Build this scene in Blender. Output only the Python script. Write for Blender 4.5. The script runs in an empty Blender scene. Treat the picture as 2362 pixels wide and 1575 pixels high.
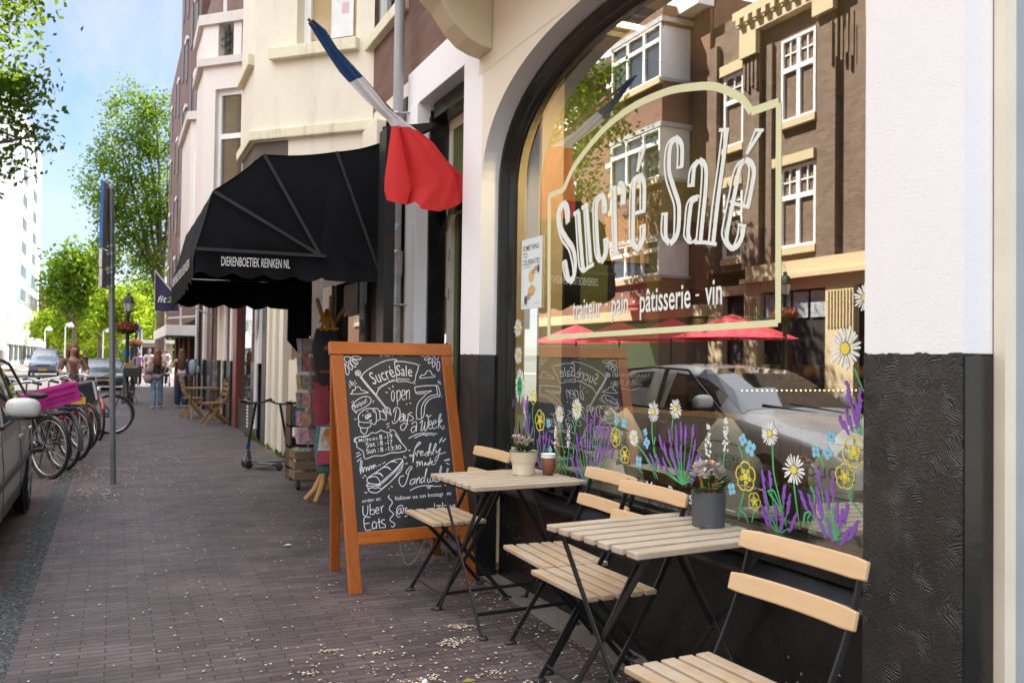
import bpy, bmesh, math, random
from mathutils import Vector, Matrix
import numpy as np
SC = bpy.context.scene
# ------------------------------------------------------------------ camera, sky, sun, exposure
cam_d = bpy.data.cameras.new("camera"); cam = bpy.data.objects.new("camera", cam_d)
SC.collection.objects.link(cam); SC.camera = cam
cam_d.sensor_width = 36; cam_d.lens = 30.72; cam_d.clip_start = .05; cam_d.clip_end = 3000
def _camrot(yaw, pitch, roll):
    F = Vector((math.sin(yaw)*math.cos(pitch), math.cos(yaw)*math.cos(pitch), math.sin(pitch)))
    R = Vector((math.cos(yaw), -math.sin(yaw), 0)); U = R.cross(F)
    R2 = R*math.cos(roll)+U*math.sin(roll); U2 = -R*math.sin(roll)+U*math.cos(roll)
    return Matrix((R2, U2, -F)).transposed()
cam.matrix_world = Matrix.Translation((0, 0, 1.3031)) @ _camrot(math.radians(24.4876), math.radians(1.2302), math.radians(.7787)).to_4x4()
cam_d.dof.use_dof = True; cam_d.dof.focus_distance = 4.6; cam_d.dof.aperture_fstop = 4.5
SUN_EL, SUN_AZ = 52, 48          # degrees above the horizon; from +y towards +x
W = bpy.data.worlds.new("World"); SC.world = W; W.use_nodes = True
wn, wl = W.node_tree.nodes, W.node_tree.links
wn.clear()
wo = wn.new("ShaderNodeOutputWorld"); bg = wn.new("ShaderNodeBackground"); sky = wn.new("ShaderNodeTexSky")
sky.sky_type = 'NISHITA'; sky.sun_disc = False; sky.sun_elevation = math.radians(SUN_EL); sky.sun_rotation = math.radians(SUN_AZ)
sky.air_density = .75; sky.dust_density = .7; sky.ozone_density = 2.4
tc = wn.new("ShaderNodeTexCoord"); sx = wn.new("ShaderNodeSeparateXYZ"); wl.new(tc.outputs["Generated"], sx.inputs[0])
def wmath(op, a, b):
    n = wn.new("ShaderNodeMath"); n.operation = op
    for i, v in enumerate((a, b)):
        if isinstance(v, (int, float)): n.inputs[i].default_value = v
        else: wl.new(v, n.inputs[i])
    return n.outputs[0]
zz = wmath('ADD', wmath('MAXIMUM', sx.outputs[2], 0), .12)
cx = wn.new("ShaderNodeCombineXYZ"); wl.new(wmath('DIVIDE', sx.outputs[0], zz), cx.inputs[0]); wl.new(wmath('DIVIDE', sx.outputs[1], zz), cx.inputs[1])
mp = wn.new("ShaderNodeMapping"); wl.new(cx.outputs[0], mp.inputs[0]); mp.inputs["Rotation"].default_value = (0, 0, .5); mp.inputs["Scale"].default_value = (1.5, .42, 1)
nz = wn.new("ShaderNodeTexNoise"); wl.new(mp.outputs[0], nz.inputs["Vector"]); nz.inputs["Scale"].default_value = 1.6; nz.inputs["Detail"].default_value = 9; nz.inputs["Roughness"].default_value = .58; nz.inputs["Distortion"].default_value = .5
cr = wn.new("ShaderNodeValToRGB"); wl.new(nz.outputs[0], cr.inputs[0]); cr.color_ramp.elements[0].position = .36; cr.color_ramp.elements[1].position = .68
mx = wn.new("ShaderNodeMix"); mx.data_type = 'RGBA'; wl.new(wmath('MULTIPLY', cr.outputs[0], .8), mx.inputs[0]); wl.new(sky.outputs[0], mx.inputs[6]); mx.inputs[7].default_value = (4.3, 4.3, 4.5, 1)
# added out-of-frame cloud bank over the far roofs, fill light for the shaded front
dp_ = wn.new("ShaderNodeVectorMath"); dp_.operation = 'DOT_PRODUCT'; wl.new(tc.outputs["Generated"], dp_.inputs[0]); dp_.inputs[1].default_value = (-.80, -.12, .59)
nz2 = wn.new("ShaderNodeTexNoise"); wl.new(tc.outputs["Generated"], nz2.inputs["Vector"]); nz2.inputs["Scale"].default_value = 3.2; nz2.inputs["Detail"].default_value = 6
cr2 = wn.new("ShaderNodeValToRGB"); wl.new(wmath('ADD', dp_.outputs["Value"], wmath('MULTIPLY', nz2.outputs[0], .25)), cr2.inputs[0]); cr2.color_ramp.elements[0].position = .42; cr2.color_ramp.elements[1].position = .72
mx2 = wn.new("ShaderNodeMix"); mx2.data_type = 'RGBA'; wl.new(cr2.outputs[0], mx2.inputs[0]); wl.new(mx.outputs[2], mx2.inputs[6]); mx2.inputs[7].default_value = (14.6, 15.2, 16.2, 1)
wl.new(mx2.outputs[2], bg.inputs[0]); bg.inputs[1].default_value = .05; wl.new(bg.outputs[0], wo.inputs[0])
sun_d = bpy.data.lights.new("sun", 'SUN'); sun = bpy.data.objects.new("sun", sun_d); SC.collection.objects.link(sun)
sun_d.energy = 5; sun_d.angle = math.radians(.5); sun_d.color = (1, .95, .87)
_sd = Vector((math.sin(math.radians(SUN_AZ))*math.cos(math.radians(SUN_EL)), math.cos(math.radians(SUN_AZ))*math.cos(math.radians(SUN_EL)), math.sin(math.radians(SUN_EL))))
sun.rotation_euler = _sd.to_track_quat('Z', 'Y').to_euler()
SC.view_settings.view_transform = 'Standard'; SC.view_settings.look = 'None'; SC.view_settings.gamma = 1
SC.view_settings.exposure = 2.2
SC.render.engine = 'CYCLES'; SC.cycles.max_bounces = 8; SC.cycles.transparent_max_bounces = 16; SC.cycles.caustics_reflective = False; SC.cycles.caustics_refractive = False
SC.cycles.use_denoising = True
COL = SC.collection
rnd = random.Random(7)
R = math.radians
# ------------------------------------------------------------------ materials
MATS = {}
def _nt(name):
    m = bpy.data.materials.new(name); m.use_nodes = True
    nt = m.node_tree; b = nt.nodes["Principled BSDF"]
    return m, nt, b
def _coord(nt, kind):
    t = nt.nodes.new("ShaderNodeTexCoord")
    if kind == 'world':
        g = nt.nodes.new("ShaderNodeNewGeometry"); return g.outputs["Position"]
    return t.outputs["Object"]
def _noise(nt, vec, scale, detail=4, rough=.55, stretch=None, dist=0):
    if stretch:
        mpn = nt.nodes.new("ShaderNodeMapping"); nt.links.new(vec, mpn.inputs[0]); mpn.inputs["Scale"].default_value = stretch; vec = mpn.outputs[0]
    n = nt.nodes.new("ShaderNodeTexNoise"); nt.links.new(vec, n.inputs["Vector"]); n.inputs["Scale"].default_value = scale
    n.inputs["Detail"].default_value = detail; n.inputs["Roughness"].default_value = rough; n.inputs["Distortion"].default_value = dist
    return n.outputs["Fac"]
def _ramp(nt, fac, stops):
    r = nt.nodes.new("ShaderNodeValToRGB"); nt.links.new(fac, r.inputs[0])
    while len(r.color_ramp.elements) < len(stops): r.color_ramp.elements.new(.5)
    for e, (p, c) in zip(r.color_ramp.elements, stops):
        e.position = p; e.color = (c[0], c[1], c[2], 1)
    return r.outputs[0]
def _mix(nt, fac, a, b, mode='MIX'):
    n = nt.nodes.new("ShaderNodeMix"); n.data_type = 'RGBA'; n.blend_type = mode
    for i, v in ((0, fac), (6, a), (7, b)):
        if isinstance(v, (int, float)): n.inputs[i].default_value = v
        elif isinstance(v, tuple): n.inputs[i].default_value = (v[0], v[1], v[2], 1)
        else: nt.links.new(v, n.inputs[i])
    return n.outputs[2]
def _bump(nt, b, h, strength, dist=.01):
    n = nt.nodes.new("ShaderNodeBump"); n.inputs["Strength"].default_value = strength; n.inputs["Distance"].default_value = dist
    nt.links.new(h, n.inputs["Height"]); nt.links.new(n.outputs[0], b.inputs["Normal"]); return n
def _m(nt, op, a, b=0):
    n = nt.nodes.new("ShaderNodeMath"); n.operation = op
    for i, v in enumerate((a, b)):
        if isinstance(v, (int, float)): n.inputs[i].default_value = v
        else: nt.links.new(v, n.inputs[i])
    return n.outputs[0]
def sc_(c, k): return tuple(min(1, x*k) for x in c)
def M(name, col, rough=.6, metal=0, var=.12, scale=6, bump=.0, bscale=80, spec=.5, co='object', dirt=0, coat=0):
    if name in MATS: return MATS[name]
    m, nt, b = _nt(name); v = _coord(nt, co)
    f = _noise(nt, v, scale, 6)
    c = _ramp(nt, f, ((.3, sc_(col, 1-var)), (.7, sc_(col, 1+var))))
    if dirt:
        d = _noise(nt, v, scale*.35, 8, .65, (1, 1, .35))
        c = _mix(nt, _ramp(nt, d, ((.5, (0, 0, 0)), (.75, (dirt, dirt, dirt)))), c, sc_(col, .45))
    nt.links.new(c, b.inputs["Base Color"]); b.inputs["Metallic"].default_value = metal; b.inputs["Specular IOR Level"].default_value = spec
    rr = _ramp(nt, f, ((.3, (rough*.85,)*3), (.7, (min(1, rough*1.15),)*3))); nt.links.new(rr, b.inputs["Roughness"])
    if coat: b.inputs["Coat Weight"].default_value = coat; b.inputs["Coat Roughness"].default_value = .03
    if bump: _bump(nt, b, _noise(nt, v, bscale, 5, .6), bump)
    MATS[name] = m; return m
def WOOD(name, col, axis='y', rough=.55, contrast=.35, scale=14, worn=0, bump=.15):
    if name in MATS: return MATS[name]
    m, nt, b = _nt(name); v = _coord(nt, 'object')
    info = nt.nodes.new("ShaderNodeObjectInfo")
    st = {'x': (.06, 1, 1), 'y': (1, .06, 1), 'z': (1, 1, .06)}[axis]
    g = _noise(nt, v, scale*4, 6, .65, st, .4); h = _noise(nt, v, scale*.45, 3, .5, st)
    c = _ramp(nt, g, ((.25, sc_(col, 1-contrast)), (.55, col), (.8, sc_(col, 1+contrast*.6))))
    c = _mix(nt, _ramp(nt, h, ((.35, (0, 0, 0)), (.7, (.55, .55, .55)))), c, sc_(col, .8))
    if worn:
        w = _noise(nt, v, 9, 8, .7); c = _mix(nt, _ramp(nt, w, ((.42, (0, 0, 0)), (.68, (worn, worn, worn)))), c, (.50, .46, .41))
    nt.links.new(c, b.inputs["Base Color"]); b.inputs["Roughness"].default_value = rough
    _bump(nt, b, g, bump, .003); MATS[name] = m; return m
def BRICK(name, c1, c2, mortar, bw=.22, bh=.065, gap=.012, vec='wall', rough=.85, bump=.5, var=.5, stain=.25):
    if name in MATS: return MATS[name]
    m, nt, b = _nt(name); p = _coord(nt, 'world')
    s = nt.nodes.new("ShaderNodeSeparateXYZ"); nt.links.new(p, s.inputs[0]); cb = nt.nodes.new("ShaderNodeCombineXYZ")
    if vec == 'wall':
        nt.links.new(_m(nt, 'ADD', s.outputs[0], s.outputs[1]), cb.inputs[0]); nt.links.new(s.outputs[2], cb.inputs[1])
    else:
        nt.links.new(s.outputs[0], cb.inputs[0]); nt.links.new(s.outputs[1], cb.inputs[1])
    wob = nt.nodes.new("ShaderNodeTexNoise"); nt.links.new(p, wob.inputs["Vector"]); wob.inputs["Scale"].default_value = 3.1
    vm = nt.nodes.new("ShaderNodeVectorMath"); vm.operation = 'MULTIPLY_ADD'; nt.links.new(wob.outputs["Color"], vm.inputs[0]); vm.inputs[1].default_value = (.012,)*3; nt.links.new(cb.outputs[0], vm.inputs[2])
    t = nt.nodes.new("ShaderNodeTexBrick"); nt.links.new(vm.outputs[0], t.inputs["Vector"])
    t.inputs["Scale"].default_value = 1; t.inputs["Brick Width"].default_value = bw; t.inputs["Row Height"].default_value = bh; t.inputs["Mortar Size"].default_value = gap/2
    t.inputs["Mortar Smooth"].default_value = .3; t.inputs["Bias"].default_value = 0
    t.inputs["Color1"].default_value = (*c1, 1); t.inputs["Color2"].default_value = (*c2, 1); t.inputs["Mortar"].default_value = (*mortar, 1)
    n1 = _noise(nt, p, 2.2, 6, .6); n2 = _noise(nt, p, 45, 4, .6)
    c = _mix(nt, 1, t.outputs["Color"], _ramp(nt, n1, ((.3, (1-stain,)*3), (.7, (1, 1, 1)))), 'MULTIPLY')
    c = _mix(nt, 1, c, _ramp(nt, n2, ((.25, (1-var*.5,)*3), (.75, (1, 1, 1)))), 'MULTIPLY')
    nt.links.new(c, b.inputs["Base Color"]); b.inputs["Roughness"].default_value = rough; b.inputs["Specular IOR Level"].default_value = .35
    bwn = nt.nodes.new("ShaderNodeRGBToBW"); nt.links.new(t.outputs["Color"], bwn.inputs[0])
    h = _m(nt, 'ADD', _m(nt, 'ADD', _m(nt, 'MULTIPLY', t.outputs["Fac"], -1), _m(nt, 'MULTIPLY', n2, .35)), _m(nt, 'ADD', _m(nt, 'MULTIPLY', bwn.outputs[0], 5), _m(nt, 'MULTIPLY', _noise(nt, p, 5, 2), 2.2 if vec == 'floor' else .4)))
    _bump(nt, b, h, bump, .008); MATS[name] = m; return m
def GLASS(name, tint=(.9, .93, .9), base=.06, gain=1.5, rough=0):
    if name in MATS: return MATS[name]
    m = bpy.data.materials.new(name); m.use_nodes = True; nt = m.node_tree; nt.nodes.clear()
    o = nt.nodes.new("ShaderNodeOutputMaterial"); mixs = nt.nodes.new("ShaderNodeMixShader"); tr = nt.nodes.new("ShaderNodeBsdfTransparent"); gl = nt.nodes.new("ShaderNodeBsdfGlossy"); fr = nt.nodes.new("ShaderNodeFresnel")
    nt.nodes.remove(fr); tr.inputs[0].default_value = (*tint, 1); gl.inputs["Roughness"].default_value = rough; gl.inputs[0].default_value = (1, 1, 1, 1)
    ge = nt.nodes.new("ShaderNodeNewGeometry"); dt_ = nt.nodes.new("ShaderNodeVectorMath"); dt_.operation = 'DOT_PRODUCT'; nt.links.new(ge.outputs["Incoming"], dt_.inputs[0]); nt.links.new(ge.outputs["Normal"], dt_.inputs[1])
    f = _m(nt, 'MINIMUM', _m(nt, 'ADD', base, _m(nt, 'MULTIPLY', _m(nt, 'POWER', _m(nt, 'SUBTRACT', 1, _m(nt, 'ABSOLUTE', dt_.outputs["Value"])), 4), gain)), .95)
    nt.links.new(f, mixs.inputs[0]); nt.links.new(tr.outputs[0], mixs.inputs[1]); nt.links.new(gl.outputs[0], mixs.inputs[2]); nt.links.new(mixs.outputs[0], o.inputs[0])
    MATS[name] = m; return m
def DARKGLASS(name, col=(.02, .025, .03), rough=.03):
    if name in MATS: return MATS[name]
    m, nt, b = _nt(name); v = _coord(nt, 'world')
    c = _ramp(nt, _noise(nt, v, 1.3, 3), ((.35, sc_(col, .6)), (.7, sc_(col, 1.6)))); nt.links.new(c, b.inputs["Base Color"])
    b.inputs["Roughness"].default_value = rough; b.inputs["Specular IOR Level"].default_value = 1; b.inputs["IOR"].default_value = 1.9; MATS[name] = m; return m
def LEAF(name, c1, c2, trans=.45):
    if name in MATS: return MATS[name]
    m = bpy.data.materials.new(name); m.use_nodes = True; nt = m.node_tree; nt.nodes.clear()
    o = nt.nodes.new("ShaderNodeOutputMaterial"); mixs = nt.nodes.new("ShaderNodeMixShader"); d = nt.nodes.new("ShaderNodeBsdfDiffuse"); t = nt.nodes.new("ShaderNodeBsdfTranslucent")
    g = nt.nodes.new("ShaderNodeNewGeometry"); v = g.outputs["Position"]
    c = _ramp(nt, _noise(nt, v, 1.7, 3), ((.3, c1), (.7, c2))); wn_ = nt.nodes.new("ShaderNodeTexWhiteNoise"); nt.links.new(v, wn_.inputs["Vector"])
    nt.links.new(c, d.inputs[0]); c2_ = _mix(nt, .5, c, (.32, .42, .02)); nt.links.new(c2_, t.inputs[0])
    mixs.inputs[0].default_value = trans; nt.links.new(d.outputs[0], mixs.inputs[1]); nt.links.new(t.outputs[0], mixs.inputs[2]); nt.links.new(mixs.outputs[0], o.inputs[0])
    MATS[name] = m; return m
def EMIT(name, col, strength):
    if name in MATS: return MATS[name]
    m, nt, b = _nt(name); b.inputs["Base Color"].default_value = (*col, 1); b.inputs["Emission Color"].default_value = (*col, 1); b.inputs["Emission Strength"].default_value = strength; MATS[name] = m; return m
def STUCCO(name, col, bump=.5, scale=120, rough=.75, var=.05, grime=.0):
    if name in MATS: return MATS[name]
    m, nt, b = _nt(name); v = _coord(nt, 'world')
    n1 = _noise(nt, v, 1.6, 7, .65); n2 = _noise(nt, v, scale, 3, .5); n3 = _noise(nt, v, scale*.28, 4, .6)
    c = _ramp(nt, n1, ((.3, sc_(col, 1-var)), (.65, col)))
    if grime:
        n4 = _noise(nt, v, 7, 9, .75, (1, 1, .16)); c = _mix(nt, _ramp(nt, n4, ((.52, (0, 0, 0)), (.8, (grime,)*3))), c, (.16, .14, .08))
    nt.links.new(c, b.inputs["Base Color"]); b.inputs["Roughness"].default_value = rough; b.inputs["Specular IOR Level"].default_value = .3
    _bump(nt, b, _m(nt, 'ADD', n2, _m(nt, 'MULTIPLY', n3, .8)), bump, .006); MATS[name] = m; return m
def COMBED(name, col, rough=.28):
    m, nt, b = _nt(name); v = _coord(nt, 'world')
    wv = nt.nodes.new("ShaderNodeVectorMath"); wv.operation = 'ADD'; nt.links.new(v, wv.inputs[0])
    wob = nt.nodes.new("ShaderNodeTexNoise"); nt.links.new(v, wob.inputs["Vector"]); wob.inputs["Scale"].default_value = 14
    sc2 = nt.nodes.new("ShaderNodeVectorMath"); sc2.operation = 'SCALE'; nt.links.new(wob.outputs["Color"], sc2.inputs[0]); sc2.inputs["Scale"].default_value = .045; nt.links.new(sc2.outputs[0], wv.inputs[1])
    vo = nt.nodes.new("ShaderNodeTexVoronoi"); nt.links.new(wv.outputs[0], vo.inputs["Vector"]); vo.inputs["Scale"].default_value = 15
    sp = nt.nodes.new("ShaderNodeSeparateColor"); nt.links.new(vo.outputs["Color"], sp.inputs[0]); a = _m(nt, 'MULTIPLY', sp.outputs[0], 3.14)
    s = nt.nodes.new("ShaderNodeSeparateXYZ"); nt.links.new(wv.outputs[0], s.inputs[0])
    u = _m(nt, 'ADD', _m(nt, 'MULTIPLY', _m(nt, 'ADD', s.outputs[1], s.outputs[0]), _m(nt, 'COSINE', a)), _m(nt, 'MULTIPLY', s.outputs[2], _m(nt, 'SINE', a)))
    st = _m(nt, 'SINE', _m(nt, 'MULTIPLY', u, 820)); n2 = _noise(nt, v, 160, 3)
    amp = _ramp(nt, _noise(nt, v, 11, 3), ((.47, (.04,)*3), (.66, (1,)*3)))
    h = _m(nt, 'ADD', _m(nt, 'MULTIPLY', _m(nt, 'MULTIPLY', st, .5), amp), _m(nt, 'MULTIPLY', n2, 1.1))
    nt.links.new(_ramp(nt, _noise(nt, v, 5, 7, .7), ((.35, sc_(col, .6)), (.7, sc_(col, 1.5)))), b.inputs['Base Color']); b.inputs["Roughness"].default_value = rough; _bump(nt, b, h, .75, .004); MATS[name] = m; return m
# ------------------------------------------------------------------ mesh helpers
class MB:
    def __init__(s): s.v = []; s.f = []; s.m = []; s.s = []
    def add(s, vs, fs, mi=0, sm=False):
        o = len(s.v); s.v += [tuple(v) for v in vs]
        for f in fs: s.f.append(tuple(i+o for i in f)); s.m.append(mi); s.s.append(sm)
        return s
    def box(s, x0, x1, y0, y1, z0, z1, mi=0):
        vs = [(x0, y0, z0), (x1, y0, z0), (x1, y1, z0), (x0, y1, z0), (x0, y0, z1), (x1, y0, z1), (x1, y1, z1), (x0, y1, z1)]
        return s.add(vs, [(3, 2, 1, 0), (4, 5, 6, 7), (0, 1, 5, 4), (1, 2, 6, 5), (2, 3, 7, 6), (3, 0, 4, 7)], mi)
    def obox(s, c, X, Y, Z, hx, hy, hz, mi=0):
        c, X, Y, Z = map(Vector, (c, X, Y, Z)); vs = [c+X*(hx*a)+Y*(hy*b)+Z*(hz*d) for d in (-1, 1) for a, b in ((-1, -1), (1, -1), (1, 1), (-1, 1))]
        return s.add(vs, [(3, 2, 1, 0), (4, 5, 6, 7), (0, 1, 5, 4), (1, 2, 6, 5), (2, 3, 7, 6), (3, 0, 4, 7)], mi)
    def bar(s, pts, w, h, side=(0, 1, 0), mi=0):
        """rectangular section bar along pts; w measured along `side`, h across"""
        pts = [Vector(p) for p in pts]; side = Vector(side).normalized(); rings = []
        for i, p in enumerate(pts):
            t = (pts[min(i+1, len(pts)-1)]-pts[max(i-1, 0)]).normalized(); n = t.cross(side)
            n = n.normalized() if n.length > 1e-6 else Vector((0, 0, 1))
            rings.append([p+side*(a*w/2)+n*(b*h/2) for a, b in ((-1, -1), (1, -1), (1, 1), (-1, 1))])
        vs = [q for r in rings for q in r]; fs = [(3, 2, 1, 0)]
        for i in range(len(pts)-1):
            for k in range(4): fs.append((i*4+k, i*4+(k+1) % 4, i*4+4+(k+1) % 4, i*4+4+k))
        o = (len(pts)-1)*4; fs.append((o, o+1, o+2, o+3)); return s.add(vs, fs, mi)
    def tube(s, pts, r, n=8, mi=0, caps=True, sm=True):
        pts = [Vector(p) for p in pts]; L = len(pts); rr = r if isinstance(r, (list, tuple)) else [r]*L; vs = []; fs = []; ref = None
        for i, p in enumerate(pts):
            t = (pts[min(i+1, L-1)]-pts[max(i-1, 0)]).normalized()
            if ref is None: ref = t.orthogonal().normalized()
            else:
                ref = ref-t*ref.dot(t); ref = ref.normalized() if ref.length > 1e-6 else t.orthogonal().normalized()
            bi = t.cross(ref)
            for k in range(n): a = 2*math.pi*k/n; vs.append(p+ref*(rr[i]*math.cos(a))+bi*(rr[i]*math.sin(a)))
        for i in range(L-1):
            for k in range(n): fs.append((i*n+k, i*n+(k+1) % n, i*n+n+(k+1) % n, i*n+n+k))
        s.add(vs, fs, mi, sm)
        if caps: s.add(vs[:n], [tuple(range(n-1, -1, -1))], mi); s.add(vs[-n:], [tuple(range(n))], mi)
        return s
    def lathe(s, prof, c=(0, 0, 0), n=24, mi=0, sm=True, M4=None, sx=1, sy=1):
        vs = []; fs = []; c = Vector(c)
        for r, z in prof:
            for k in range(n):
                a = 2*math.pi*k/n; q = Vector((r*math.cos(a)*sx, r*math.sin(a)*sy, z)); vs.append((M4 @ q if M4 else q)+c)
        for i in range(len(prof)-1):
            for k in range(n): fs.append((i*n+k, i*n+(k+1) % n, i*n+n+(k+1) % n, i*n+n+k))
        return s.add(vs, fs, mi, sm)
    def ell(s, c, rx, ry, rz, nu=12, nv=8, mi=0, jit=0, sm=True):
        c = Vector(c); vs = [c+Vector((0, 0, -rz))]; fs = []
        for j in range(1, nv):
            ph = -math.pi/2+math.pi*j/nv
            for i in range(nu):
                a = 2*math.pi*i/nu; k = 1+rnd.uniform(-jit, jit); vs.append(c+Vector((rx*math.cos(ph)*math.cos(a)*k, ry*math.cos(ph)*math.sin(a)*k, rz*math.sin(ph)*k)))
        vs.append(c+Vector((0, 0, rz))); T = len(vs)-1
        for i in range(nu):
            fs.append((0, 1+(i+1) % nu, 1+i)); fs.append((T, T-nu+i, T-nu+(i+1) % nu))
            for j in range(nv-2): a, b = 1+j*nu, 1+(j+1)*nu; fs.append((a+i, a+(i+1) % nu, b+(i+1) % nu, b+i))
        return s.add(vs, fs, mi, sm)
    def poly(s, pts, mi=0): return s.add(pts, [tuple(range(len(pts)))], mi)
    def prism(s, pts, d, mi=0):
        pts = [Vector(p) for p in pts]; d = Vector(d); n = len(pts); vs = pts+[p+d for p in pts]
        return s.add(vs, [tuple(range(n-1, -1, -1)), tuple(range(n, 2*n))]+[(i, (i+1) % n, n+(i+1) % n, n+i) for i in range(n)], mi)
    def ribbon(s, pts, w, normal=(-1, 0, 0), mi=0, smooth=4, closed=False):
        """flat stroke of width w lying in the plane with the given normal"""
        P = [Vector(p) for p in pts]
        if smooth and len(P) > 2:
            Q = []; n = len(P)
            for i in range(n-1):
                p0, p1, p2, p3 = P[max(i-1, 0)], P[i], P[i+1], P[min(i+2, n-1)]
                for k in range(smooth):
                    t = k/smooth; Q.append(.5*((2*p1)+(p2-p0)*t+(2*p0-5*p1+4*p2-p3)*t*t+(3*p1-p0-3*p2+p3)*t**3))
            Q.append(P[-1]); P = Q
        N = Vector(normal).normalized(); vs = []; ww = w if isinstance(w, (list, tuple)) else None
        for i, p in enumerate(P):
            t = (P[min(i+1, len(P)-1)]-P[max(i-1, 0)]); t = t.normalized() if t.length > 1e-9 else Vector((0, 0, 1)); k = N.cross(t)
            hw = (w if ww is None else ww[0]+(ww[1]-ww[0])*i/max(1, len(P)-1))/2
            vs += [p+k*hw, p-k*hw]
        return s.add(vs, [(2*i, 2*i+1, 2*i+3, 2*i+2) for i in range(len(P)-1)], mi)
    def build(s, name, mats, parent=None, world=False, bevel=0, recalc=True):
        me = bpy.data.meshes.new(name); off = Vector((0, 0, 0))
        if world and parent is not None:
            q = parent
            while q.parent is not None: q = q.parent
            off = q.location
        me.from_pydata([tuple(Vector(v)-off) for v in s.v], [], s.f)
        for m in (mats if isinstance(mats, (list, tuple)) else [mats]): me.materials.append(m)
        me.polygons.foreach_set("material_index", s.m); me.polygons.foreach_set("use_smooth", s.s); me.update()
        if recalc and len(s.f) < 20000:
            bm = bmesh.new(); bm.from_mesh(me); bmesh.ops.recalc_face_normals(bm, faces=bm.faces); bm.to_mesh(me); bm.free()
        o = bpy.data.objects.new(name, me); COL.objects.link(o)
        if parent is not None: o.parent = parent
        if bevel:
            bv = o.modifiers.new("bevel", 'BEVEL'); bv.width = bevel; bv.segments = 2; bv.limit_method = 'ANGLE'; bv.angle_limit = R(40)
        return o
def thing(name, label, cat, loc=(0, 0, 0), rz=0, group=None):
    o = bpy.data.objects.new(name, None); COL.objects.link(o); o.location = loc; o.rotation_euler = (0, 0, rz); o.empty_display_size = .1
    o["label"] = label; o["category"] = cat
    if group: o["group"] = group
    return o
def tag(o, label, cat, group=None):
    o["label"] = label; o["category"] = cat
    if group: o["group"] = group
    return o
def kind(o, k): o["kind"] = k; return o
def dup(root, loc, rz, label, group=None):
    def cp(o, par):
        c = o.copy(); COL.objects.link(c)
        if par is not None: c.parent = par
        for ch in list(o.children): cp(ch, c)
        return c
    r = cp(root, None); r.location = loc; r.rotation_euler = (0, 0, rz); r["label"] = label
    if group: r["group"] = group
    return r
def text(name, body, O, X, Y, width, height, mat, parent=None, world=False, shear=0, lift=0, bold=0, two=None):
    """flat lettering: baseline starts at O, runs along X to the given width; caps as tall as `height`"""
    cu = bpy.data.curves.new("lettering", 'FONT'); cu.body = body; cu.size = 1; cu.shear = shear; cu.offset = bold; cu.resolution_u = 3
    t = bpy.data.objects.new("lettering", cu); COL.objects.link(t); dg = bpy.context.evaluated_depsgraph_get()
    me = bpy.data.meshes.new_from_object(t.evaluated_get(dg)); bpy.data.objects.remove(t); bpy.data.curves.remove(cu)
    vs = [v.co.copy() for v in me.vertices]; fs = [tuple(p.vertices) for p in me.polygons]; bpy.data.meshes.remove(me)
    x0 = min(v.x for v in vs); x1 = max(v.x for v in vs); kx = width/(x1-x0); ky = height/.73
    X = Vector(X).normalized(); Y = Vector(Y).normalized(); N = X.cross(Y); O = Vector(O)
    mb = MB(); mb.add([O+X*((v.x-x0)*kx)+Y*(v.y*ky)+N*lift for v in vs], fs)
    if name is None: return mb
    return mb.build(name, mat, parent, world, recalc=False)
def addmb(a, b, mi=0):
    a.add(b.v, b.f, mi); return a
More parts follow.
